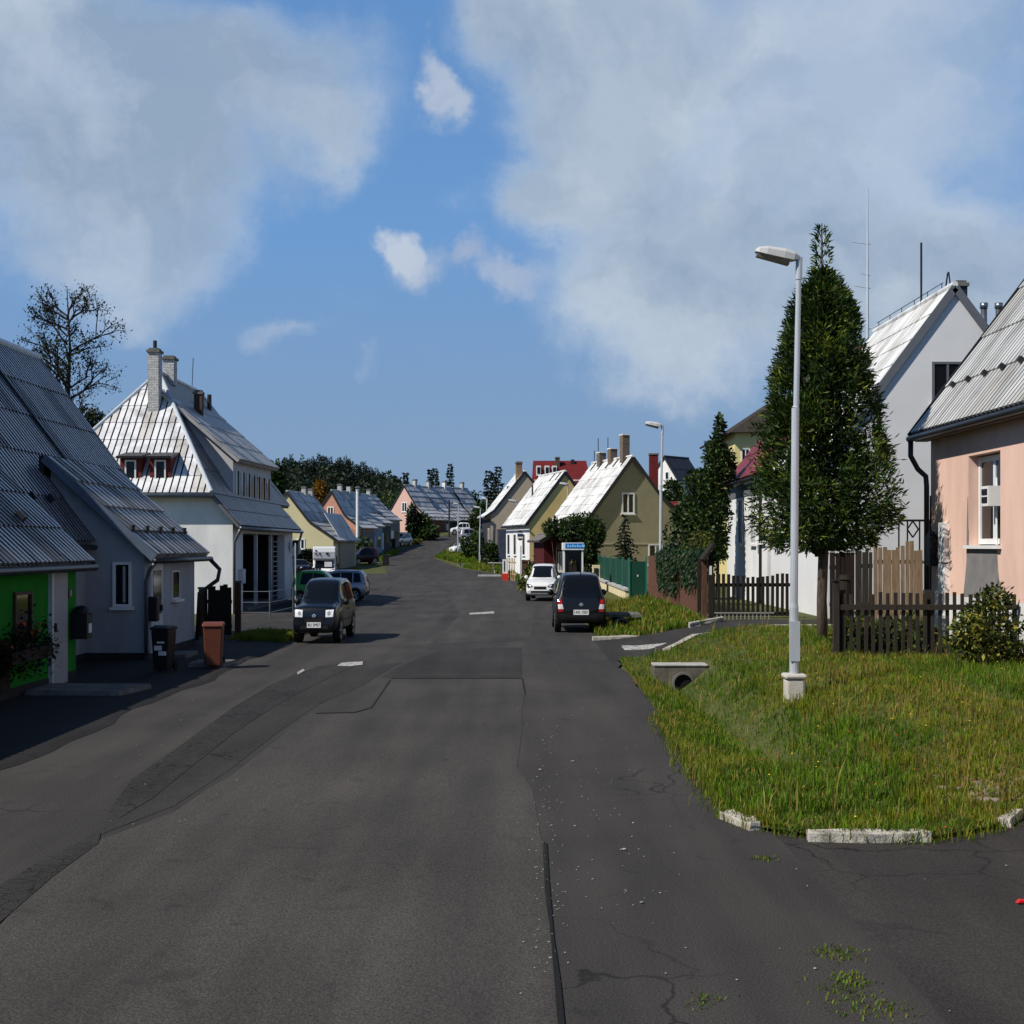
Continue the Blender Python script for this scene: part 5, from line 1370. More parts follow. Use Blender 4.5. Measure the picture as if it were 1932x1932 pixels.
for i, (px, py, Y, lb, mt) in enumerate(((762.7, 915.4, 170, 'pale pink gable house at the bend of the street', M('pale_pink_render', (.62, .40, .34), rough=.95, var=.06, scale=.5)),
                                         (789, 918, 173.5, 'second roof of the pale pink row with dark gap beside it', MATS['row_render']),
                                         (820, 918.6, 177, 'third unit of the pale pink row behind the white van', M('row_red', (.2, .07, .05), var=.2)),
                                         (853.6, 920.3, 180.5, 'last unit of the pale pink row with lit verge', MATS['row_render']))):
    g_ = [4.0, 4.2, 4.4, 4.6][i]
    z0 = ZP(py, Y) - g_
    t, wl, rf, zp = gable_house('row_unit', lb, (XP(px, Y), Y, g_), math.radians(32), [(-3.1, 1.7), (0, z0), (1.95, z0 - 2.75), (4.2, z0 - 4.5)], -2.8, 3.9, 3.6, mt, roof_f, ov=.06, pitch=1.1, ribh=.02, laps=7, lap=.07, alt_roof=roof_f2, group='row houses at the bend')
    if i == 0:
        window(t, (-.38, 0, ZP(966, Y) - g_), (1, 0, 0), .85, 1.25, cols=2, fw=.1)
        window(t, (-1.5, 0, ZP(1003, Y) - g_ + .4), (1, 0, 0), .75, 1.1, cols=2, fw=.1)
    chimney(rf, (0, 2.3), .45, .45, z0 - .7, z0 + .7, wb if i != 2 else plast_white, cap=True)
    mb = MB(); mb.boxb(3.88, 4.0, .2, 3.4, -.8, z0 - 4.55); mb.build('street_wall', M('porch_brickred', (.15, .05, .035), rough=.9, var=.2) if i in (0, 3) else trim_dk, t)
    mb = MB(); mb.boxb(3.99, 4.03, .7, 1.3, .1, 1.1 if i == 3 else .95); mb.build('door', white_p, t)
    for k_ in range(4):
        mb = MB(); mb.obox((4.0, .5 + k_ * .75, z0 - 4.32), (0, 1, 0), (-.79, 0, .61), (.61, 0, .79), -.08, .08, .1, .35, .0, .15); mb.build('snow_stop', trim_dk, rf)

# ================================================================== street furniture
def lamp(label, px, Y, zt, head=.56, hl=1.0, base_=False):
    x = XP(px, Y); z = gz(x, Y) if px > 900 or Y < 100 else gz(x, Y)
    t = thing('street_lamp', label, 'street lamp', (x, Y, z), group='white street lamps along the road')
    h = zt - z
    mb = MB(); mb.tube([(0, 0, -.3), (0, 0, h * .21)], .062 * hl, 12); mb.tube([(0, 0, h * .21), (0, 0, h * .22), (0.02, 0, h * .66)], [.062 * hl, .054 * hl, .052 * hl], 12); mb.tube([(0.02, 0, h * .66), (.03, 0, h * .665), (.065, 0, h * .97)], [.052 * hl, .039 * hl, .036 * hl], 12)
    mb.tube([(.065, 0, h * .95), (.07, 0, h)], .046 * hl, 12)
    p = mb.build('pole', lamp_white, t, smooth=False)
    mb = MB(); mb.boxb(-.066 * hl, .066 * hl, -.072 * hl, -.05, h * .09, h * .18); mb.build('access_door', lamp_white, p)
    # luminaire reaching over the road, tilted up a little
    ax = Vector((-1, 0, .22)).normalized(); uu = Vector((.22, 0, 1)).normalized(); rr = Vector((0, 1, 0))
    mb = MB(); o = Vector((.05, 0, h - .08)); Lh = head * 1.06
    secs = ((0, .05, .05, .10), (.12, .085, .02, .135), (.35, .11, .01, .15), (.75, .115, .01, .13), (.93, .085, .02, .10), (1.0, .05, .03, .07))
    vs_ = []
    for f, w_, zb, ztp in secs:
        c = o + ax * Lh * f
        vs_ += [c - rr * w_ + uu * zb, c + rr * w_ + uu * zb, c + rr * w_ * .98 + uu * (zb + ztp) * .62, c + rr * w_ * .55 + uu * ztp, c - rr * w_ * .55 + uu * ztp, c - rr * w_ * .98 + uu * (zb + ztp) * .62]
    fs = [tuple(range(5, -1, -1)), tuple(range(30, 36))]
    for i in range(5):
        for j in range(6): fs.append((i * 6 + j, i * 6 + (j + 1) % 6, i * 6 + 6 + (j + 1) % 6, i * 6 + 6 + j))
    mb.add(vs_, fs); hd = mb.build('head', M('lamp_head', (.50, .51, .50), rough=.4, var=.12), t)
    mb = MB(); c0, c1 = o + ax * Lh * .2, o + ax * Lh * .96
    mb.add([c0 - rr * .075 + uu * .015, c0 + rr * .075 + uu * .015, c1 + rr * .065 + uu * .022, c1 - rr * .065 + uu * .022, c0 - rr * .06 - uu * .055, c0 + rr * .06 - uu * .055, c1 + rr * .045 - uu * .035, c1 - rr * .045 - uu * .035],
           [(0, 3, 2, 1), (4, 5, 6, 7), (0, 1, 5, 4), (1, 2, 6, 5), (2, 3, 7, 6), (3, 0, 4, 7)]); mb.build('lens', M('lamp_lens', (.16, .15, .12), rough=.15, var=.1, spec=.6), hd)
    if base_:
        mb = MB(); mb.boxb(-.125, .125, -.125, .125, -.3, .30); mb.build('footing', M('footing_concrete', (.50, .47, .42), rough=.9, var=.15, scale=6, bump=.3), t, bevel=.03)
        mb = MB(); mb.boxb(-.15, .15, -.15, .15, .301, .37); mb.build('footing_cap', M('footing_concrete', (.52, .48, .42), rough=.9, var=.15), t, bevel=.03)
    return t


lamp('nearest tall white street lamp on a concrete footing in the grass', 1498, 18, 6.2, .56, 1.0, True)
lamp('white street lamp on the weedy mound before the brown fence', 1246, 45.5, ZP(803, 45.5), .56)
lamp('white street lamp rising behind the phone booth', 1069.5, 84, ZP(914, 84), .5)
lamp('white street lamp in front of the yellow house street wall', 973.5, 102, ZP(946, 102), .62)
lamp('white street lamp on the grass verge beside the leafy hedge', 905, 112, ZP(958, 112), .5, 1.15)
lamp('white street lamp against the beige house roof edge', 917, 119, ZP(941, 119), .45, 1.15)
lamp('white street lamp before the white car at the bend', 864, 130, ZP(951, 130), .5, 1.2)
t = thing('utility_pole', 'thin dark pole before the pale pink row', 'pole', (XP(847.5, 158), 158, 3.3))
mb = MB(); mb.tube([(0, 0, -.3), (0, 0, ZP(943, 158) - 3.3)], .1, 8); mb.build('shaft', trim_dk, t)

t = thing('phone_booth', 'phone booth with a blue and white header panel and dark glass', 'booth', (XP(1081.5, 58), 58, .1))
w2 = .40; zt = ZP(1024, 58) - .1
mb = MB()
for sx in (-1, 1):
    for sy in (0, .75): mb.boxb(sx * w2 - .035, sx * w2 + .035, sy - .035, sy + .035, -.1, zt - .32)
mb.build('frame', white_p, t)
mb = MB(); mb.boxb(-w2 - .07, w2 + .07, -.09, .85, zt - .32, zt); hd = mb.build('header', white_p, t, bevel=.015)
mb = MB(); mb.boxb(-w2 + .05, w2 + .065, -.104, -.088, zt - .24, zt - .025); bl = mb.build('sign_panel', M('sign_blue', (.01, .16, .50), rough=.3, var=.1), hd)
for i in range(7):
    mb = MB(); x = -w2 + .14 + i * .105; mb.boxb(x, x + (.07 if i < 6 else .12), -.111, -.103, zt - .19, zt - (.11 if i % 2 else .08)); mb.build('glyph', M('sign_pale_blue', (.25, .55, .85), var=0), bl)
mb = MB(); mb.boxb(-w2 + .036, w2 - .036, .70, .72, 0, zt - .33); mb.boxb(w2 - .012, w2 + .0, .04, .71, 0, zt - .33); mb.build('glass', glass_dk, t)
mb = MB(); mb.boxb(-.15, .2, .5, .69, .8, 1.5); ph = mb.build('telephone', M('phone_dark', (.02, .015, .01), rough=.4, var=.1), t, bevel=.02)
mb = MB()
mb.beam((-.03, .47, 1.62), (-.08, .47, 1.4), .03, .02); mb.beam((-.08, .47, 1.48), (.12, .47, 1.5), .03, .02); mb.beam((.14, .47, 1.58), (.1, .47, 1.38), .03, .02)
mb.build('emblem', M('emblem_gold', (.5, .28, .06), rough=.5, var=0), ph)
t, wl, rf, zp = gable_house('garden_shed', 'dark red wooden shed with a shallow gable roof behind the phone booth', (XP(1056, 70), 70, .1), math.radians(-12), [(-1.2, 2.45), (0, 3.15), (1.2, 2.45)], -.85, .9, 2.4, M('dark_red_boards', (.065, .006, .006), rough=.85, var=.3, stretch=(5, 5, .4)), roofmat('shed_roof', (.14, .12, .11), rough=.7), cat='shed', ov=.5, pitch=.4, ribh=.01, laps=2, base=-.4)
window(t, (-.1, 0, .85), (1, 0, 0), .32, 1.05, cols=2, fw=.07)
mb = MB(); mb.prism([(-.2, -.32, 1.98), (.35, -.32, 1.98), (.3, -.02, 2.3), (-.15, -.02, 2.3)], (0, .0, .06)); mb.build('canopy', wood_lt, t)

t = thing('stop_sign_board', 'rounded dark bus stop board with white and blue bars on a pole', 'sign', (XP(981.5, 73), 73, .0))
mb = MB(); mb.tube([(.02, 0, -.2), (.03, 0, 2.3)], .035, 8); mb.build('pole', lamp_white, t)
zc = ZP(1010.5, 73); hw = .155; hh = .27
pl = []
for a in range(24):
    an = a * math.pi / 12; pl.append((hw * max(-1, min(1, 1.25 * math.cos(an))), -.05, zc + hh * math.sin(an)))
mb = MB(); mb.prism(pl, (0, .03, 0)); bd = mb.build('board', blackp, t)
for z0, z1, mt in ((.10, .16, white_p), (.0, .095, M('bar_blue', (.03, .06, .16), var=0)), (-.16, -.06, white_p)):
    mb = MB(); mb.boxb(-hw, hw * .97, -.062, -.052, zc + z0, zc + z1); mb.build('bar', mt, bd)

# ------------------------------------------------------------------ fences on the right
wood_gr = M('grey_picket_wood', (.030, .024, .019), rough=.85, var=.45, scale=6, stretch=(6, 6, .6), bump=.3)
plank_fence('picket_fence', 'weathered grey picket fence before the pink house and yellow shrub', 'fence', (5.42, 22.0), (8.36, 22.0), .42, 1.52, 24, .058, wood_gr, rails=(.05, .79), back=1, t_=.025, post=(.02, .5), pmat=wood_gr, tip=.0)
t = thing('gate_post', 'square wooden post at the corner of the grey picket fence', 'post', (5.34, 22, .3), world=True)
mb = MB(); mb.boxb(5.30, 5.38, 21.93, 22.02, .2, 1.72); mb.build('shaft', wood_gr, t)
mb = MB(); mb.boxb(5.28, 5.40, 21.91, 22.04, 1.721, 1.75); mb.build('cap', trim_dk, t)
t = thing('gate_post', 'thick dark round post behind the picket fence corner', 'post', (5.75, 23, .3), world=True)
mb = MB(); mb.tube([(5.76, 23, .1), (5.76, 23, 1.72)], .1, 12); mb.build('shaft', wood_dk, t)
mb = MB(); mb.tube([(5.76, 23, 1.721), (5.76, 23, 1.8)], [.125, .1], 12); mb.build('cap', wood_dk, t)
plank_fence('picket_fence', 'dark picket gate fence beyond the driveway by the white wall', 'fence', (XP(1342, 34), 34), (XP(1502, 34), 34.2), .5, 1.5, 17, .075, wood_dk, rails=(.06, .8), back=-1, top=lambda i, f: .12 * abs(f - .5) * 2, post=(0, 1), pmat=wood_dk)
t = thing('lattice_panel', 'low pale metal lattice lying at the foot of the dark picket fence', 'lattice', (5.6, 33.6, .35), world=True)
mb = MB()
for i in range(14): mb.boxb(5.15 + i * .1, 5.17 + i * .1, 33.5, 33.52, .4, .6)
mb.boxb(5.1, 6.6, 33.49, 33.53, .6, .63); mb.boxb(5.1, 6.6, 33.49, 33.53, .38, .41); mb.build('bars', M('lattice_grey', (.28, .27, .25), var=.2), t)
plank_fence('board_fence', 'brown board fence half covered by hanging vines', 'fence', (4.93, 48), (5.32, 36.4), .35, 1.95, 60, .185, M('red_brown_boards', (.115, .05, .032), rough=.85, var=.3, scale=5, stretch=(5, 5, .4), bump=.3), rails=(.3, .8), back=-1, top=lambda i, f: .0)
t = thing('vine', 'hanging green vine draped over the brown board fence', 'vine', (5.1, 42, .4), world=True)
mb = MB()
for q in range(420):
    f = R.uniform(.31, .97); y = 48 - 11.6 * f; x = 4.93 + .39 * f - .06; top_ = 1.98 + R.uniform(-.05, .14); ln = R.uniform(.3, 1.35) * (1.0 if f < .72 else .75) * (.3 if .62 < f < .72 else 1)
    n_ = int(ln / .05)
    for j in range(n_):
        mb.leaf(Vector((x - .05 - .14 * R.random() * (1 - j / n_ * .5), y + R.gauss(0, .05), top_ - j * .05)), Vector((R.gauss(-.3, .5), R.gauss(0, .3), -1)).normalized(), Vector((R.gauss(0, 1), R.gauss(0, 1), 0)), .045, .13, 0 if R.random() < .5 else 1 if R.random() < .85 else 2)
for q in range(1500):
    f = R.uniform(.29, 1.0); y = 48 - 11.6 * f; x = 4.95 + .39 * f
    mb.leaf(Vector((x + R.gauss(0, .16), y, 1.95 + abs(R.gauss(0, .12)))), Vector((R.gauss(0, 1), R.gauss(0, 1), R.gauss(.2, 1))).normalized(), UP, .06, .12, 0 if R.random() < .5 else 1)
mb.build('foliage', [leafmat('vine_dark', (.010, .030, .012)), leafmat('vine_mid', (.018, .055, .018)), leafmat('vine_dry', (.13, .10, .04))], t, fix=False)
t = thing('roofed_gate', 'dark timber gateway with a slanted board roof by the picket fence', 'gate', (5.05, 35.2, .3), world=True)
mb = MB(); mb.boxb(4.88, 4.98, 35.0, 35.1, .2, 1.9); mb.boxb(5.12, 5.24, 34.6, 34.72, .2, 2.15); mb.build('post', wood_dk, t)
mb = MB(); mb.slab([(4.93, 34.5, 1.95), (5.22, 34.5, 2.36), (5.22, 35.2, 2.36), (4.93, 35.2, 1.95)], .07); mb.build('roof', wood_dk, t)
mb = MB(); mb.boxb(4.985, 5.11, 34.9, 34.95, .3, 2.0); mb.build('boards', wood_br, t)
mb = MB(); mb.boxb(5.13, 5.19, 34.57, 34.598, 1.55, 1.78); mb.build('plaque', white_p, t)

grn = M('green_steel', (.006, .050, .030), rough=.55, var=.12, scale=2)
grn_l = M('green_steel_edge', (.03, .15, .10), rough=.45, var=.1)
t = thing('steel_fence', 'dark green sheet steel fence on a cream base wall', 'fence', (4.4, 60, .2), world=True)
yy_ = [50, 52.8, 55.8, 59.2, 63, 67.4, 72]
for i in range(6):
    mb = MB(); mb.boxb(4.38, 4.40, yy_[i] + .06, yy_[i + 1] - .06, .78, 1.76); mb.build('panel', grn, t)
for y in yy_:
    mb = MB(); mb.boxb(4.35, 4.43, y - .05, y + .05, .0, 1.85); mb.build('post', grn_l, t)
mb = MB(); mb.boxb(4.25, 4.55, 49.9, 72, -.3, .62); mb.build('base_wall', cream, t)
mb = MB(); mb.boxb(4.2, 4.6, 49.85, 72, .621, .70); mb.build('coping', concrete, t)
mb = MB(); mb.boxb(4.0, 4.36, 66.0, 66.4, -.2, 1.35); pb = mb.build('letterbox_pillar', cream, t)
mb = MB(); mb.boxb(4.06, 4.28, 65.97, 65.99, .8, 1.2); mb.build('letterbox', blackp, pb)
t = thing('steel_gate', 'dark green sheet steel gate facing the street beside the brown fence', 'gate', (4.7, 49.8, .3), world=True)
mb = MB(); mb.boxb(4.41, 5.0, 49.78, 49.81, .35, 1.72); mb.build('panel', grn, t)
mb = MB(); mb.boxb(4.37, 4.42, 49.75, 49.83, .2, 1.85); mb.boxb(4.995, 5.05, 49.75, 49.83, .2, 1.9); mb.build('frame', grn_l, t)
mb = MB(); mb.boxb(4.68, 4.72, 49.76, 49.785, 1.15, 1.22); mb.build('lock_plate', white_p, t)
# pale boards and gate between conifer and pink house
plank_fence('board_fence', 'fence of upright pale weathered boards beside the pink house', 'fence', (XP(1648, 29.5), 29.5), (XP(1742, 29.3), 29.3), .45, 2.32, 11, .088, wood_lt, rails=(.2, .8), back=-1, top=lambda i, f: R.uniform(-.12, .1), gap=0)
plank_fence('board_fence', 'nearly black board gate just behind the conifer trunk', 'gate', (XP(1566, 30.5), 30.5), (XP(1612, 30.5), 30.5), .45, 2.15, 5, .115, M('black_brown_boards', (.022, .012, .011), rough=.85, var=.3), rails=(.3, .8), back=-1)
plank_fence('board_fence', 'very dark narrow fence between the conifer and the pale boards', 'fence', (XP(1614, 30), 30.0), (XP(1645, 29.8), 29.8), .45, 2.2, 5, .07, wood_dk, rails=(.3, .8), back=-1, top=lambda i, f: R.uniform(-.25, .15))
t = thing('iron_gate', 'black iron gate top with a diamond ornament above the pale boards', 'gate', (8.8, 31, .4), world=True)
gx0, gx1, gy = XP(1695, 31), XP(1752, 31), 31.0; gz0, gz1 = .5, ZP(984, 31)
mb = MB()
for x in (gx0, gx0 + .2, gx1 - .22, gx1 - .1, gx1): mb.boxb(x, x + .03, gy, gy + .03, gz0, gz1)
mb.boxb(gx0, gx1 + .03, gy - .002, gy + .032, gz1, gz1 + .05); mb.boxb(gx0, gx1 + .03, gy - .002, gy + .032, 1.9, 1.94)
mb.build('frame', blackp, t)
cx, cz = gx0 + .34, (gz1 + ZP(1013, 31)) / 2
mb = MB(); q = [(cx - .13, cz), (cx, cz + .19), (cx + .13, cz), (cx, cz - .19)]
for i in range(4): mb.beam((q[i][0], gy + .015, q[i][1]), (q[(i + 1) % 4][0], gy + .015, q[(i + 1) % 4][1]), .035, .03)
mb.build('diamond', blackp, t)
# front garden things far down the right
slats = M('mixed_slats', (.50, .42, .25), rough=.8, var=0, col2=(.22, .04, .02), scale=2.2, thr=(.45, .6))
plank_fence('slat_fence', 'cream and red upright slats before the yellow house', 'fence', (XP(954, 86), 86), (XP(972, 82), 82), .1, 1.55, 6, .16, slats, rails=(.3, .8), back=-1)
plank_fence('slat_fence', 'small brown framed board gate behind the bus stop board', 'gate', (XP(984, 77), 77), (XP(1001, 77), 77), .1, 1.5, 4, .13, wood_br, rails=(.05, .95), back=1)
t = thing('red_box', 'bright red box with white panel above it at the verge', 'box', (XP(953, 84), 84, .1))
mb = MB(); mb.boxb(-.17, .19, 0, .3, .0, .45); mb.build('body', M('signal_red', (.62, .03, .02), rough=.4, var=.1), t)
mb = MB(); mb.boxb(-.17, .17, .1, .18, .46, 1.35); mb.build('panel', white_p, t)
mb = MB(); mb.boxb(-.08, -.02, .08, .099, .6, 1.25); mb.build('stripe', blackp, t)
t = thing('road_culvert', 'low concrete culvert slab with rails at the grassy verge', 'culvert', (XP(925, 92), 92, .2))
mb = MB(); mb.boxb(-.85, .75, 0, .8, -.2, .10); mb.build('slab', concrete, t)
mb = MB(); mb.tube([(-.7, .2, .1), (-.7, .2, .45), (.7, .2, .47), (.7, .2, .1)], .02, 6); mb.build('rail', trim_dk, t)
t = thing('road_culvert', 'flat pale concrete slab in the grass beyond the lamp', 'slab', (XP(885, 112), 112, .55))
mb = MB(); mb.boxb(-1.0, .8, 0, 1.2, -.2, .12); mb.build('slab', concrete, t)
mb = MB(); mb.boxb(-.8, -.7, -.1, .0, -.1, .35); mb.build('marker_post', trim_dk, t)
t = thing('table', 'small pale garden table in the dark front garden', 'table', (XP(936, 98), 98, .3))
mb = MB(); mb.boxb(-.6, .55, 0, .6, .72, .78); mb.build('top', concrete, t)
for x in (-.15, .35):
    mb = MB(); mb.boxb(x, x + .06, .25, .31, -.1, .719); mb.build('leg', concrete, t)

# ================================================================== vehicles
def text_data(s, h):
    cu = bpy.data.curves.new('lettering', 'FONT'); cu.body = s; cu.size = h * 1.35; cu.align_x = 'CENTER'; cu.align_y = 'CENTER'; cu.extrude = .0015
    o = bpy.data.objects.new('lettering_source', cu); COL.objects.link(o)
    bpy.context.view_layer.update()
    me = bpy.data.meshes.new_from_object(o.evaluated_get(bpy.context.evaluated_depsgraph_get()))
    vs_ = [v.co.copy() for v in me.vertices]; fs = [tuple(p.vertices) for p in me.polygons]
    bpy.data.objects.remove(o); bpy.data.curves.remove(cu); bpy.data.meshes.remove(me)
    return vs_, fs


def catmull(rows, n):
    rows = [np.array(r, float) for r in rows]; out = []
    m = len(rows)
    for i in range(m - 1):
        p0, p1, p2, p3 = rows[max(i - 1, 0)], rows[i], rows[i + 1], rows[min(i + 2, m - 1)]
        for k_ in range(n):
            t_ = k_ / n
            out.append(.5 * ((2 * p1) + (-p0 + p2) * t_ + (2 * p0 - 5 * p1 + 4 * p2 - p3) * t_ ** 2 + (-p0 + 3 * p1 - 3 * p2 + p3) * t_ ** 3))
    out.append(rows[-1]); return out


STYLES = {
    # x, bottom, shoulder, top, half width, half width at the top edge  (fractions; x from the tail to the nose)
    'hatch': [(0.000, .26, .44, .49, .86, .76), (.010, .20, .52, .60, .94, .80), (.035, .17, .57, .76, .975, .77), (.075, .155, .585, .90, .99, .735), (.13, .15, .585, .965, 1.0, .72), (.22, .145, .585, .99, 1.0, .72), (.38, .145, .575, 1.0, 1.0, .725),
              (.52, .145, .57, .985, 1.0, .715), (.61, .145, .565, .92, 1.0, .71), (.69, .145, .56, .785, 1.0, .74), (.765, .15, .555, .63, .995, .80), (.82, .15, .545, .60, .985, .80), (.90, .155, .51, .555, .965, .78), (.96, .165, .46, .505, .92, .74), (.988, .185, .40, .45, .86, .68), (1.0, .22, .34, .38, .78, .60)],
    'suv': [(0.000, .27, .46, .52, .88, .78), (.010, .21, .54, .64, .96, .82), (.03, .18, .60, .80, .985, .80), (.06, .17, .61, .92, .99, .77), (.11, .165, .61, .975, 1.0, .76), (.25, .16, .605, 1.0, 1.0, .76), (.45, .16, .60, 1.0, 1.0, .765),
            (.56, .16, .595, .975, 1.0, .755), (.63, .16, .59, .90, 1.0, .75), (.70, .16, .59, .755, 1.0, .78), (.745, .16, .585, .665, 1.0, .84), (.80, .16, .58, .645, .99, .85), (.90, .165, .56, .615, .975, .83), (.965, .17, .53, .58, .95, .80), (.99, .19, .47, .52, .90, .76), (1.0, .22, .38, .42, .84, .70)],
    'estate': [(0.000, .27, .44, .50, .86, .76), (.010, .21, .52, .62, .94, .80), (.035, .18, .575, .80, .975, .77), (.075, .165, .585, .93, .99, .735), (.12, .16, .585, .975, 1.0, .72), (.25, .155, .58, .995, 1.0, .72), (.42, .155, .575, 1.0, 1.0, .725),
               (.52, .155, .57, .975, 1.0, .715), (.60, .155, .565, .88, 1.0, .71), (.66, .155, .56, .74, 1.0, .75), (.71, .16, .555, .625, .995, .80), (.80, .16, .545, .59, .985, .80), (.91, .165, .51, .55, .96, .78), (.965, .175, .46, .50, .92, .74), (.99, .195, .40, .44, .86, .68), (1.0, .22, .34, .38, .78, .60)],
}
WIN = {  # side windows as (x0 low, x1 low, x1 high, x0 high) with their heights
    'hatch': [((.40, .60), (.695, .60), (.585, .885), (.40, .93)), ((.16, .605), (.385, .60), (.385, .93), (.19, .915))],
    'suv': [((.42, .63), (.685, .625), (.61, .885), (.42, .93)), ((.215, .63), (.405, .63), (.405, .93), (.215, .93)), ((.085, .65), (.195, .635), (.195, .92), (.11, .90))],
    'estate': [((.40, .60), (.645, .60), (.56, .875), (.40, .93)), ((.215, .605), (.385, .60), (.385, .93), (.215, .925)), ((.075, .62), (.195, .61), (.195, .92), (.105, .90))],
}


def car(label, loc, heading, L_, W_, H_, style, paint, cat='car', plate_f=None, plate_r=None, group=None, name='parked_car', lens_r='red', roof_rails=False, antenna=False, grille_w=.42, emblem=None, detail=True, roll=0.0, frontlamp='box'):
    """heading: angle of the nose in plan. local x runs to the nose"""
    t = thing(name, label, cat, loc, heading, group)
    if roll: t.rotation_euler = (roll, 0, heading)
    rows = catmull(STYLES[style], 4)
    nr = len(rows)
    rings = []
    for x, zb, zs, zt, w_, wt in rows:
        hp = [(0, zb), (w_ * .55, zb), (w_ * .88, zb + .012), (w_ * .985, zb + .07), (w_, zb + (zs - zb) * .55), (w_ * .985, zs - .06), (w_ * .955, zs), (w_ * .93, zs + .02)]
        e0 = np.array(hp[-1]); e1 = np.array((wt, max(zt - .045, zs + .022)))
        hp += [tuple(e0 + (e1 - e0) * f) for f in (.33, .66)]
        hp += [tuple(e1), (wt * .9, zt - .012), (wt * .6, zt), (0, zt + .006)]
        rings.append([(x * L_ - L_ / 2, y * W_ / 2, z * H_) for y, z in hp])
    m = len(rings[0]); full = 2 * m - 2
    vs_, fs = [], []
    for rg in rings:
        vs_ += rg + [(x, -y, z) for x, y, z in rg[-2:0:-1]]
    for i in range(nr - 1):
        for j in range(full):
            fs.append((i * full + j, (i + 1) * full + j, (i + 1) * full + (j + 1) % full, i * full + (j + 1) % full))
    fs.append(tuple(range(full))); fs.append(tuple((nr - 1) * full + j for j in range(full - 1, -1, -1)))
    mb = MB(); mb.add(vs_, fs); body = mb.build('body', paint, t, smooth=True)
    bvh = BVHTree.FromPolygons([Vector(v) for v in vs_], fs)

    def hit(axis, a, b):
        if axis == 'F': o, d = Vector((9, a * W_ / 2, b * H_)), Vector((-1, 0, 0))
        elif axis == 'R': o, d = Vector((-9, a * W_ / 2, b * H_)), Vector((1, 0, 0))
        elif axis == 'L': o, d = Vector((a * L_ - L_ / 2, 9, b * H_)), Vector((0, -1, 0))
        else: o, d = Vector((a * L_ - L_ / 2, -9, b * H_)), Vector((0, 1, 0))
        h = bvh.ray_cast(o, d)
        if h[0] is None: return (None, None)
        return (h[0], h[1] if h[1].dot(d) < 0 else -h[1])

    def patch(nm, axis, quad, mat, parent=t, off=.008, nu=8, nv=6, rnd=0.0, label_=None):
        q = [Vector((p[0], p[1], 0)) for p in quad]
        pts = {}
        for i in range(nu + 1):
            for j in range(nv + 1):
                u, v = i / nu, j / nv
                if rnd:
                    # pull the corners in
                    uu, v2 = u * 2 - 1, v * 2 - 1
                    k_ = 1 - rnd * (uu * uu) * (v2 * v2) * .5
                    u, v = (uu * k_ + 1) / 2, (v2 * k_ + 1) / 2
                p = q[0].lerp(q[1], u).lerp(q[3].lerp(q[2], u), v)
                h, n = hit(axis, p.x, p.y)
                if h is not None: pts[i, j] = (h + n * off, h - n * .02)
        mb = MB(); idx = {}
        for k_, (a, b) in pts.items():
            idx[k_] = len(mb.v); mb.v += [tuple(a), tuple(b)]
        for i in range(nu):
            for j in range(nv):
                c = [(i, j), (i + 1, j), (i + 1, j + 1), (i, j + 1)]
                if all(x in idx for x in c):
                    mb.f.append(tuple(idx[x] for x in c)); mb.m.append(0)
                    for e in range(4):
                        a, b = c[e], c[(e + 1) % 4]
                        if (a[0] == b[0] and a[0] in (0, nu)) or (a[1] == b[1] and a[1] in (0, nv)):
                            mb.f.append((idx[a], idx[b], idx[b] + 1, idx[a] + 1)); mb.m.append(0)
        if not mb.f: return None
        return mb.build(nm, mat, parent, smooth=False)

    gl = glass_dk
    sx = lambda s_, q: [(p[0] * s_, p[1]) for p in q]
    top_w = .62
    wlo = {'hatch': .635, 'suv': .68, 'estate': .64}[style]
    patch('windscreen', 'F', [(-.80, wlo), (.80, wlo), (.64, .945), (-.64, .945)], gl, rnd=.12)
    rl = {'hatch': .60, 'suv': .63, 'estate': .61}[style]
    patch('rear_window', 'R', [(-.80, rl), (.80, rl), (.64, .92), (-.64, .92)], gl, rnd=.2)
    for ax in ('L', 'S'):
        for q in WIN[style]: patch('side_window', ax, q, gl, nu=5, nv=5, off=.006)
    lampm = M('headlamp_glass', (.82, .83, .85), rough=.25, var=0, spec=.6)
    redm = M('tail_lamp_red', (.42, .008, .008), rough=.15, var=0, spec=.7)
    whm = M('lamp_clear', (.75, .72, .72), rough=.2, var=0)
    hz = {'hatch': (.375, .45), 'suv': (.42, .535), 'estate': (.375, .45)}[style]
    for s_ in (-1, 1):
        if frontlamp == 'box': q = [(.50, hz[0]), (.82, hz[0] + .005), (.84, hz[1]), (.50, hz[1] - .005)]
        else: q = [(.46, hz[0] + .02), (.80, hz[0] - .01), (.90, hz[1] + .03), (.60, hz[1])]
        h_ = patch('headlight', 'F', sx(s_, q), lampm if frontlamp == 'box' else M('smoked_lamp', (.02, .02, .022), rough=.1, var=0, spec=.8), off=.012)
        if h_ and detail:
            qq = [(q[0][0] + .07, q[0][1] + .025), (q[1][0] - .12, q[1][1] + .025), (q[2][0] - .12, q[2][1] - .02), (q[3][0] + .07, q[3][1] - .02)]
            patch('reflector', 'F', sx(s_, qq), M('reflector', (.45, .45, .47), rough=.15, var=0, metal=.3) if frontlamp == 'box' else lampm, h_, off=.016, nu=3, nv=3, rnd=.6)
        z0, z1 = {'hatch': (.36, .56), 'suv': (.36, .66), 'estate': (.38, .60)}[style]
        tl = patch('tail_light', 'R', sx(s_, [(.70, z0), (.88, z0), (.90, z1), (.76, z1)]), redm, off=.012, nu=4)
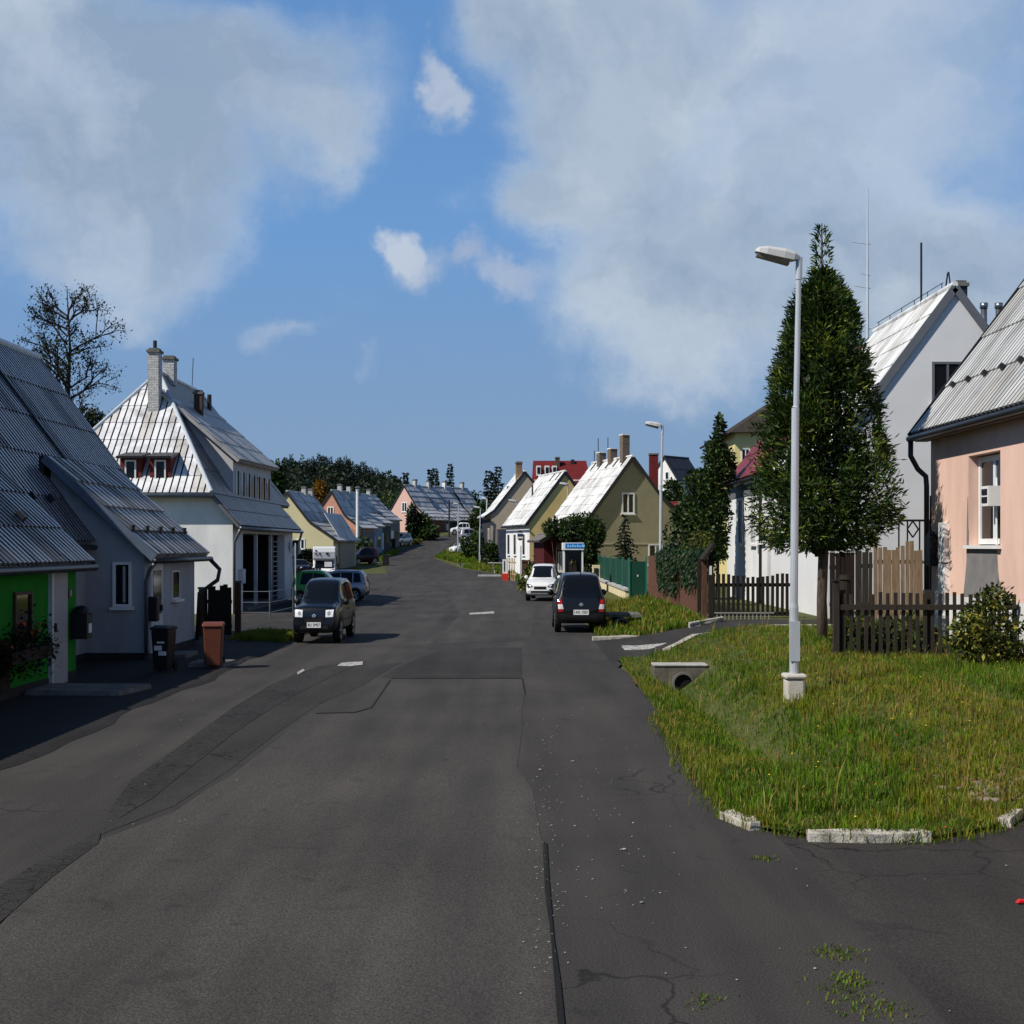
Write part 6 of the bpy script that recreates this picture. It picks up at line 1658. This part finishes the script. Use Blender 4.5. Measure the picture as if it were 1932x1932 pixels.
        if tl and detail and lens_r == 'split':
            zm = z0 + (z1 - z0) * .22
            patch('clear_lens', 'R', sx(s_, [(.69, zm), (.89, zm), (.90, zm + (z1 - z0) * .38), (.73, zm + (z1 - z0) * .38)]), whm, tl, off=.018, nu=4)
    patch('grille', 'F', [(-grille_w, .33), (grille_w, .33), (grille_w, .405), (-grille_w, .405)], blackp, off=.01)
    patch('lower_grille', 'F', [(-.62, .235), (.62, .235), (.58, .29), (-.58, .29)], blackp, off=.008)
    patch('rear_bumper', 'R', [(-.84, .22), (.84, .22), (.88, .33), (-.88, .33)], M('bumper_dark', (.01, .01, .011), rough=.55, var=.1), off=.012)
    for plate, ax, z in ((plate_f, 'F', .30), (plate_r, 'R', .35 if style == 'hatch' else .42)):
        if plate is None: continue
        h, n = hit(ax, 0, z)
        s_ = 1 if ax == 'F' else -1
        mb = MB(); pw, ph = .30 * W_ / 2, .042 * H_
        mb.boxb(h.x + s_ * .012, h.x + s_ * .03, -pw, pw, h.z - ph, h.z + ph) if s_ > 0 else mb.boxb(h.x - .03, h.x - .012, -pw, pw, h.z - ph, h.z + ph)
        pl_ = mb.build('number_plate', M('plate_white', (.78, .78, .76), rough=.4, var=0), t)
        v2, f2 = text_data(plate, ph * 1.25)
        wd = max(v.x for v in v2) - min(v.x for v in v2); kx = min(1, 1.75 * pw / wd)
        mb = MB(); mb.add([(h.x + s_ * .033, s_ * v.x * kx, h.z + v.y) for v in v2], f2); mb.build('lettering', blackp, pl_)
    if emblem:
        ax, z = emblem
        e_ = patch('emblem', ax, [(-.085, z - .025), (.085, z - .025), (.085, z + .03), (-.085, z + .03)], M('chrome', (.7, .7, .72), rough=.15, metal=.8, var=0), off=.018, nu=6, nv=6, rnd=1.0)
        if e_ and ax == 'F': patch('emblem_centre', ax, [(-.035, z - .012), (.035, z - .012), (.035, z + .014), (-.035, z + .014)], blackp, e_, off=.024, nu=4, nv=4, rnd=1.0)
    # wheels
    rw = .205 * H_
    for xw in (.165, .81):
        for s_ in (-1, 1):
            cx, cy = xw * L_ - L_ / 2, s_ * (W_ / 2 - .075)
            k_ = min(1.0, L_ / 3.3)
            patch('wheel_arch', 'L' if s_ > 0 else 'S', [(xw - rw * 1.22 * k_ / L_, .10), (xw + rw * 1.22 * k_ / L_, .10), (xw + rw * .95 * k_ / L_, .455), (xw - rw * .95 * k_ / L_, .455)], blackp, off=.004, nu=8, nv=8, rnd=.5)
            mb = MB(); N_ = 22; pr_ = [(-.085, .84), (-.085, .97), (-.06, 1.0), (.06, 1.0), (.085, .97), (.085, .70)]
            vv_ = [(cx + rw * k_ * f * math.cos(a * 2 * math.pi / N_), cy + s_ * o_, rw + rw * f * math.sin(a * 2 * math.pi / N_)) for o_, f in pr_ for a in range(N_)]
            ff_ = [(i * N_ + a, i * N_ + (a + 1) % N_, (i + 1) * N_ + (a + 1) % N_, (i + 1) * N_ + a) for i in range(5) for a in range(N_)] + [tuple(range(N_))]
            mb.add(vv_, ff_); wh = mb.build('wheel', rubber, t)
            mb = MB()
            N2 = 30; vv_ = []
            for a in range(N2):
                f = .70; vv_.append((cx + rw * k_ * f * math.cos(a * 2 * math.pi / N2), cy + s_ * .082, rw + rw * f * math.sin(a * 2 * math.pi / N2)))
            for a in range(N2):
                f = .30 if (a % 6) in (0, 1) else .58; vv_.append((cx + rw * k_ * f * math.cos(a * 2 * math.pi / N2), cy + s_ * .076, rw + rw * f * math.sin(a * 2 * math.pi / N2)))
            for a in range(N2): vv_.append((cx + rw * k_ * .14 * math.cos(a * 2 * math.pi / N2), cy + s_ * .09, rw + rw * .14 * math.sin(a * 2 * math.pi / N2)))
            ff_ = [(i * N2 + a, i * N2 + (a + 1) % N2, (i + 1) * N2 + (a + 1) % N2, (i + 1) * N2 + a) for i in range(2) for a in range(N2) if i == 0 or (a % 6) in (0, 5, 1)] + [tuple(range(2 * N2, 3 * N2))]
            mb.add(vv_, ff_); mb.build('rim', M('alloy', (.45, .46, .48), rough=.3, metal=.7, var=.05), wh)
    # mirrors
    for s_ in (-1, 1):
        xm = .655 if style != 'estate' else .63
        mb = MB(); c = ((xm) * L_ - L_ / 2, s_ * (W_ / 2 * 1.10), H_ * .635); mb.ellip(c, (.06, .085 * W_ / 1.5 * 1.2, .075 * H_ / 1.5 * 1.1), 10, 8)
        mb.beam((c[0], s_ * W_ * .46, H_ * .60), (c[0], s_ * W_ * .53, H_ * .62), .05, .04)
        mb.build('wing_mirror', paint if style != 'suv' else blackp, t, smooth=True)
    if detail:
        seam_ = M('panel_gap', (.003, .003, .003), rough=.8, var=0)
        for ax in ('L', 'S'):
            for xx in (.395, .70 if style != 'estate' else .65):
                patch('door_gap', ax, [(xx, .2), (xx + .006 / L_ * 2, .2), (xx + .006 / L_ * 2, .58), (xx, .58)], seam_, off=.003, nu=1, nv=6)
            patch('door_handle', ax, [(.43, .50), (.47, .50), (.47, .52), (.43, .52)], blackp if style == 'suv' else paint, off=.02, nu=2, nv=1)
            patch('side_strip', ax, [(.24, .335), (.72, .335), (.72, .36), (.24, .36)], M('bumper_dark', (.01, .01, .011)), off=.008, nu=8, nv=1)
    if roof_rails:
        for s_ in (-1, 1):
            mb = MB(); mb.tube([(-.38 * L_, s_ * .60 * W_ / 2, .99 * H_), (-.30 * L_, s_ * .62 * W_ / 2, 1.03 * H_), (.02 * L_, s_ * .62 * W_ / 2, 1.03 * H_), (.06 * L_, s_ * .60 * W_ / 2, .99 * H_)], .014, 6); mb.build('roof_rail', blackp, t)
    if antenna:
        mb = MB(); mb.tube([(-.40 * L_, 0, .97 * H_), (-.42 * L_, .0, 1.12 * H_)], [.012, .006], 6); mb.build('aerial', blackp, t)
    return t


def paintm(name, col, coat=.45, rough=.35, metal=.0):
    return M(name, col, rough=rough, var=.03, scale=2, metal=metal, spec=.3, coat=coat)


p_black = paintm('black_paint', (.004, .004, .005)); p_navy = paintm('ink_blue_paint', (.004, .006, .011))
p_white = paintm('white_car_paint', (.72, .72, .72)); p_green = paintm('bright_green_paint', (.07, .36, .05)); p_silver = paintm('silver_paint', (.34, .36, .40), metal=.4)
p_maroon = paintm('maroon_paint', (.035, .006, .012)); p_blue = paintm('dark_blue_paint', (.012, .02, .045))
HP = math.pi / 2
car('small black hatchback parked with its tail lights towards the viewer', (1.82, 36.8, 0), HP, 3.5, 1.34, 1.58, 'hatch', p_black, plate_r='1A0 1001', lens_r='split', antenna=True, emblem=('R', .475))
car('white hatchback facing the viewer behind the small black car', (XP(1026, 57), 57.1, 0), -HP - .10, 4.0, 1.27, 1.53, 'hatch', p_white, frontlamp='slant', grille_w=.40, plate_f=None)
car('black boxy van-like car with bright square headlamps facing the viewer', (-4.60, 32.8, 0), -HP - .02, 3.3, 1.08, 1.50, 'suv', p_navy, plate_f='8U 3M07', emblem=('F', .44), roll=0.0, roof_rails=False)
car('bright green small car parked side-on behind the black van', (-7.42, 51.8, 0), 0, 2.1, 1.55, 1.36, 'hatch', p_green)
car('silver estate car parked side-on behind the black van', (-7.35, 55.5, 0), math.pi, 2.7, 1.6, 1.30, 'estate', p_silver, roof_rails=True)
car('dark blue car with pale roof half hidden by the villa corner', (XP(561, 95), 95.6, .2), -HP + .5, 3.2, 1.25, 1.15, 'suv', p_blue, detail=False)
car('dark maroon hatchback parked before the salmon house row', (XP(685, 114), 114.5, gz(XP(685, 114), 114) - .02), math.pi + .42, 2.3, 1.5, 1.45, 'hatch', p_maroon, detail=False)
car('silver car facing downhill under the carport beyond the salmon row', (XP(755, 143), 143.5, gz(XP(755, 143), 143)), -HP - .35, 3.4, 1.35, 1.4, 'suv', p_silver, detail=False)
car('white car parked side-on before the pale pink row', (XP(868, 163), 163, gz(XP(868, 163), 163)), math.pi + .15, 2.4, 1.3, 1.5, 'estate', p_white, detail=False)
car('white car half hidden by the hedge at the lamp post', (XP(868, 132), 132.5, gz(XP(868, 132), 132) - .05), math.pi + .5, 2.0, 1.3, 1.2, 'hatch', p_white, detail=False)
car('silver car whose roof shows above the leafy hedge', (XP(888, 141), 141, ZP(998, 141) - 1.3), .2, 2.4, 1.4, 1.35, 'hatch', p_silver, detail=False)

# camper van
t = thing('camper_van', 'white camper van with an overcab bunk parked nose towards the viewer', 'camper van', (XP(611, 78), 78.6, .05), -HP + .10)
Lc, Wc, Hc = 3.6, 1.28, 2.22
prof = [(-.5 * Lc, .22), (-.5 * Lc, .98 * Hc), (.40 * Lc, Hc), (.475 * Lc, .97 * Hc), (.49 * Lc, .86 * Hc), (.47 * Lc, .68 * Hc), (.395 * Lc, .655 * Hc), (.455 * Lc, .42 * Hc), (.50 * Lc, .37 * Hc), (.515 * Lc, .16 * Hc), (.50 * Lc, .11 * Hc), (-.48 * Lc, .11 * Hc)]
mb = MB(); mb.prism([(x, -Wc / 2, z) for x, z in prof], (0, Wc, 0)); body = mb.build('body', p_white, t, bevel=.03)
mb = MB()
a, b = Vector((.399 * Lc + .012, 0, .635 * Hc)), Vector((.452 * Lc + .012, 0, .435 * Hc))
mb.add([(a.x, -.40 * Wc, a.z), (a.x, .42 * Wc, a.z), (b.x, .42 * Wc, b.z), (b.x, -.42 * Wc, b.z), (a.x - .02, -.40 * Wc, a.z), (a.x - .02, .42 * Wc, a.z), (b.x - .02, .42 * Wc, b.z), (b.x - .02, -.42 * Wc, b.z)], [(0, 1, 2, 3), (7, 6, 5, 4), (0, 4, 5, 1), (1, 5, 6, 2), (2, 6, 7, 3), (3, 7, 4, 0)])
mb.build('windscreen', glass_dk, t)
mb = MB(); mb.boxb(.455 * Lc, .458 * Lc + .03, .02, .35 * Wc, .47 * Hc, .60 * Hc); mb.build('sun_screen', white_p, t)
for y0_, y1_, z0_, z1_, nm in ((-.30 * Wc, .30 * Wc, .30, .345, 'grille'), (-.42 * Wc, -.2 * Wc, .225, .25, 'grille'), (-.1 * Wc, .3 * Wc, .225, .25, 'grille'), (-.40 * Wc, -.33 * Wc, .80, .83, 'marker_lamp'), (-.40 * Wc, -.33 * Wc, .88, .91, 'marker_lamp'), (-.22 * Wc, -.16 * Wc, .78, .84, 'marker_lamp'), (.08 * Wc, .2 * Wc, .79, .84, 'vent')):
    mb = MB(); xx = np.interp(z0_, [.16, .37, .68, .86, .97], [.515, .50, .47, .49, .475]) * Lc
    mb.boxb(xx - .02, xx + .035, y0_, y1_, z0_ * Hc, z1_ * Hc); mb.build(nm, blackp, t)
for s_ in (-1, 1):
    mb = MB(); mb.boxb(.49 * Lc, .513 * Lc, s_ * .46 * Wc - .09, s_ * .46 * Wc + .04, .27 * Hc, .345 * Hc); mb.build('headlight', MATS['headlamp_glass'], t, bevel=.02)
    mb = MB(); mb.boxb(.40 * Lc, .44 * Lc, s_ * (.5 * Wc + .12) - .06, s_ * (.5 * Wc + .12) + .06, .44 * Hc, .56 * Hc); mb.boxb(.41 * Lc, .43 * Lc, min(s_ * .5 * Wc, s_ * (.5 * Wc + .07)), max(s_ * .5 * Wc, s_ * (.5 * Wc + .07)), .49 * Hc, .51 * Hc); mb.build('wing_mirror', blackp, t)
    mb = MB(); mb.boxb(-.3 * Lc, .0, s_ * (Wc / 2 + .008) - .012, s_ * (Wc / 2 + .008) + .012, .5 * Hc, .75 * Hc); mb.build('side_window', glass_dk, t)
    for xw in (-.3, .33):
        mb = MB(); mb.tube([(xw * Lc, s_ * (Wc / 2 - .15), .3), (xw * Lc, s_ * (Wc / 2 + .012), .3)], .3, 18); mb.build('wheel', rubber, t)
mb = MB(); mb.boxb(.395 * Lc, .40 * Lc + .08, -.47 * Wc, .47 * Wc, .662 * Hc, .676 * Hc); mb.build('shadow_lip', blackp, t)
t = thing('wheelie_bin', 'dark bin standing beside the maroon car', 'bin', (XP(728, 112), 112, .5))
mb = MB(); mb.boxb(-.25, .25, -.25, .25, .05, .95); mb.build('body', blackp, t, bevel=.03)
mb = MB(); mb.boxb(-.28, .28, -.28, .28, .951, 1.03); mb.build('lid', blackp, t, bevel=.02)
wheelie_bin(XP(743, 140), 139.5, .5, .5, 1.0, blackp, blackp, 'small dark bin beside the silver car under the carport', 0, False).location.z = gz(XP(743, 140), 139.5)

# ================================================================== grass and weeds
g_gr = [leafmat('grass_green', (.060, .115, .006), trans=.35), leafmat('grass_olive', (.165, .170, .010), trans=.35), leafmat('grass_straw', (.26, .20, .05), trans=.3), leafmat('grass_bright', (.12, .21, .010), trans=.4), M('yellow_petal', (.75, .5, .02), var=0), M('red_petal', (.5, .04, .01), var=0)]
sheet('lawn', LAWN, turf, 'raised grassy corner between the street and the side road', 'lawn', .3, .03)


def blade(mb, x, y, z, h, w, mi, lean=None):
    a = R.uniform(0, 6.283); ln = lean if lean is not None else abs(R.gauss(.25, .2))
    dx, dy = math.cos(a) * ln * h, math.sin(a) * ln * h
    b = a + 1.57 + R.gauss(0, .5); wx, wy = math.cos(b) * w / 2, math.sin(b) * w / 2
    o = len(mb.v)
    mb.v += [(x - wx, y - wy, z), (x + wx, y + wy, z), (x + dx * .4 + wx * .8, y + dy * .4 + wy * .8, z + h * .6), (x + dx * .4 - wx * .8, y + dy * .4 - wy * .8, z + h * .6), (x + dx, y + dy, z + h * (1 - .3 * min(1, ln)))]
    mb.f += [(o, o + 1, o + 2, o + 3), (o + 3, o + 2, o + 4)]; mb.m += [mi, mi]


def grass(name, label, poly, n, hmin, hmax, w, dz=0.02, near=0.0, straw=.12, tall=.0, mixn=1.0, flowers=0.0, bright=.2):
    mb = MB(); k_ = 0
    x0, x1 = min(p[0] for p in poly), max(p[0] for p in poly); y0_, y1_ = min(p[1] for p in poly), max(p[1] for p in poly)
    while k_ < n:
        x, y = R.uniform(x0, x1), R.uniform(y0_, y1_)
        if not inside(poly, x, y): continue
        if near and R.random() > (y0_ / y) ** near: continue
        if abs(x) > .45 * y + 1: continue
        if 2.5 < x < 3.6 and 22.2 < y < 24.7 and (y > 23.8 or (y > 23.0 and R.random() < .6)): continue
        nn = noise3((x * .55 * mixn, y * .45 * mixn, 1.3)); n2_ = noise3((x * 2.1 * mixn, y * 1.7 * mixn, .2))
        q = R.random()
        mi = 2 if q < straw + .22 * max(0, nn) else 3 if q > 1 - bright - .25 * max(0, -nn) else 1 if nn + .4 * n2_ > -.1 else 0
        h = R.uniform(hmin, hmax) * (1 + .35 * n2_) * (1.25 if nn < -.4 else 1)
        if tall and R.random() < tall * (1.6 if nn > .2 else .4): h *= R.uniform(2.0, 3.6); mi = 2 if R.random() < .6 else 1
        z = gz(x, y) + dz - .01
        for c in range(2 if R.random() < .5 else 1):
            blade(mb, x + R.gauss(0, .012), y + R.gauss(0, .012), z, h, w * R.uniform(.7, 1.3), mi)
        if flowers and R.random() < flowers:
            mi2 = 4 if R.random() < .6 else 5; hh = h * 1.25; o = len(mb.v); r_ = .013
            mb.v += [(x + r_ * math.cos(a * 1.047), y + r_ * math.sin(a * 1.047), z + hh + (.006 if a % 2 else 0)) for a in range(6)]; mb.f.append(tuple(range(o, o + 6))); mb.m.append(mi2)
        k_ += 1
    return tag(mb.build(name, g_gr, fix=False), label, 'grass', kind='stuff')


grass('grass', 'rough grass and weeds covering the corner by the nearest lamp', LAWN, 70000, .045, .125, .011, .03, near=1.6, straw=.09, tall=.012, flowers=.0016, bright=.3)
edge = []
for (ax_, ay_), (bx_, by_) in zip(LAWN[2:11], LAWN[3:12]): edge.append(((ax_, ay_), (bx_, by_)))
mb = MB()
for (ax_, ay_), (bx_, by_) in edge:
    ln = math.hypot(bx_ - ax_, by_ - ay_)
    for i in range(int(ln * 420)):
        f = R.random(); o_ = R.gauss(.03, .09); x = ax_ + (bx_ - ax_) * f + o_ * (by_ - ay_) / ln * -1; y = ay_ + (by_ - ay_) * f + o_ * (bx_ - ax_) / ln
        blade(mb, x, y, gz(x, y) - .02, R.uniform(.05, .17), R.uniform(.006, .012), R.choice((0, 0, 1, 1, 2, 3)), abs(R.gauss(.4, .25)))
tag(mb.build('grass', g_gr, fix=False), 'ragged grass fringe hanging over the kerb of the corner', 'grass', kind='stuff')
grass('grass', 'weedy grass on the mound below the second lamp', [(2.15, 32.9), (4.7, 32.3), (4.85, 35), (4.9, 47), (3.0, 50), (2.3, 46), (2.2, 38)], 11000, .08, .24, .028, .0, straw=.2, mixn=1.4, bright=.25)
grass('weeds', 'dark grassy strip beside the board gate at the edge of the street', [(-6.9, 32.2), (-5.35, 31.4), (-5.42, 36.0), (-6.2, 35.0), (-6.9, 35.2)], 4200, .06, .2, .022, .0, straw=.08, bright=.35)
grass('weeds', 'green verge along the road behind the white car', [(.0, 92), (.6, 82), (1.1, 74), (2.1, 63), (2.5, 70), (1.6, 84), (.6, 93)], 3600, .1, .3, .06, .0, straw=.06, bright=.5)
grass('weeds', 'bright green verge at the bend below the leafy hedge', [(-7.2, 125), (-6.6, 132), (-4.5, 128), (-2.5, 121), (-3.0, 115), (-5.0, 117)], 3200, .12, .35, .1, .0, straw=.04, bright=.6)
grass('weeds', 'green verge around the lamp beyond the side lane', [(-4.0, 109), (-1.2, 99), (-.2, 93.5), (.4, 95), (-1.0, 108), (-2.8, 113)], 2600, .1, .35, .08, .0, straw=.08, bright=.5)
grass('weeds', 'grassy strip beside the blue-grey porch on the far left', [(-11.9, 119), (-11.2, 132), (-11.9, 138), (-12.6, 128)], 900, .1, .3, .1, .0, straw=.06, bright=.5)
mb = MB()
for (px, py, n_, sp) in ((1444, 1622, 60, .05), (1580, 1800, 120, .07), (1605, 1850, 120, .06), (1640, 1900, 160, .10), (1330, 1890, 50, .06), (1590, 1870, 80, .08)):
    x0, y0_ = G(px, py)
    for i in range(n_):
        x, y = x0 + R.gauss(0, sp), y0_ + R.gauss(0, sp)
        blade(mb, x, y, .0, R.uniform(.012, .035), .008, R.choice((0, 1, 3, 3)), R.uniform(.4, 1.0))
tag(mb.build('weeds', g_gr, fix=False), 'tiny green weeds growing out of the asphalt at the side road', 'weeds', kind='stuff')
# soil and rubble at the bend, loose stones on the asphalt
mb = MB()
for i in range(260):
    x, y = R.gauss(4.75, .35), R.gauss(12.1, .28); z = gz(x, y) + .03; s_ = R.uniform(.012, .05)
    mb.ellip((x, y, z), (s_ * R.uniform(.8, 2.2), s_, s_ * .6), 6, 4)
for i in range(40):
    x, y = R.gauss(4.75, .35), R.gauss(12.1, .25); a = R.uniform(0, 6.28)
    mb.tube([(x, y, gz(x, y) + .05), (x + .09 * math.cos(a), y + .09 * math.sin(a), gz(x, y) + R.uniform(.04, .11))], .004, 5)
tag(mb.build('rubble', M('soil_rubble', (.11, .075, .05), rough=.95, var=0, col2=(.30, .25, .2), scale=9), smooth=True), 'heap of soil, stones and twigs at the bend of the side road', 'rubble', kind='stuff')
mb = MB()
for i in range(300):
    q = R.random()
    if q < .45: px, py = R.gauss(1035, 20), R.uniform(1350, 1880)
    elif q < .75: px, py = R.gauss(1130, 80), R.uniform(1230, 1720)
    elif q < .9: px, py = R.uniform(200, 560), R.uniform(1260, 1560)
    else: px, py = R.uniform(1100, 1900), R.uniform(1600, 1920)
    x, y = G(px, py)
    s_ = R.uniform(.002, .0065) * (1 if R.random() < .93 else 2)
    mb.ellip((x, y, .005 + s_ * .4), (s_ * R.uniform(.8, 1.8), s_, s_ * .6), 6, 4)
tag(mb.build('gravel', M('loose_stones', (.16, .155, .15), rough=.9, var=0, col2=(.42, .41, .40), scale=20), smooth=True), 'loose pale stones scattered over the asphalt', 'gravel', kind='stuff')
t = thing('litter', 'small red scrap lying on the asphalt at the picture edge', 'litter', (*G(1928, 1706), .0))
mb = MB(); mb.prism([(-.03, 0, .004), (.06, 0, .006), (.05, .0, .022), (-.01, .0, .026)], (0, .04, 0)); mb.build('scrap', M('red_plastic', (.55, .01, .015), rough=.4, var=0), t, bevel=.004)
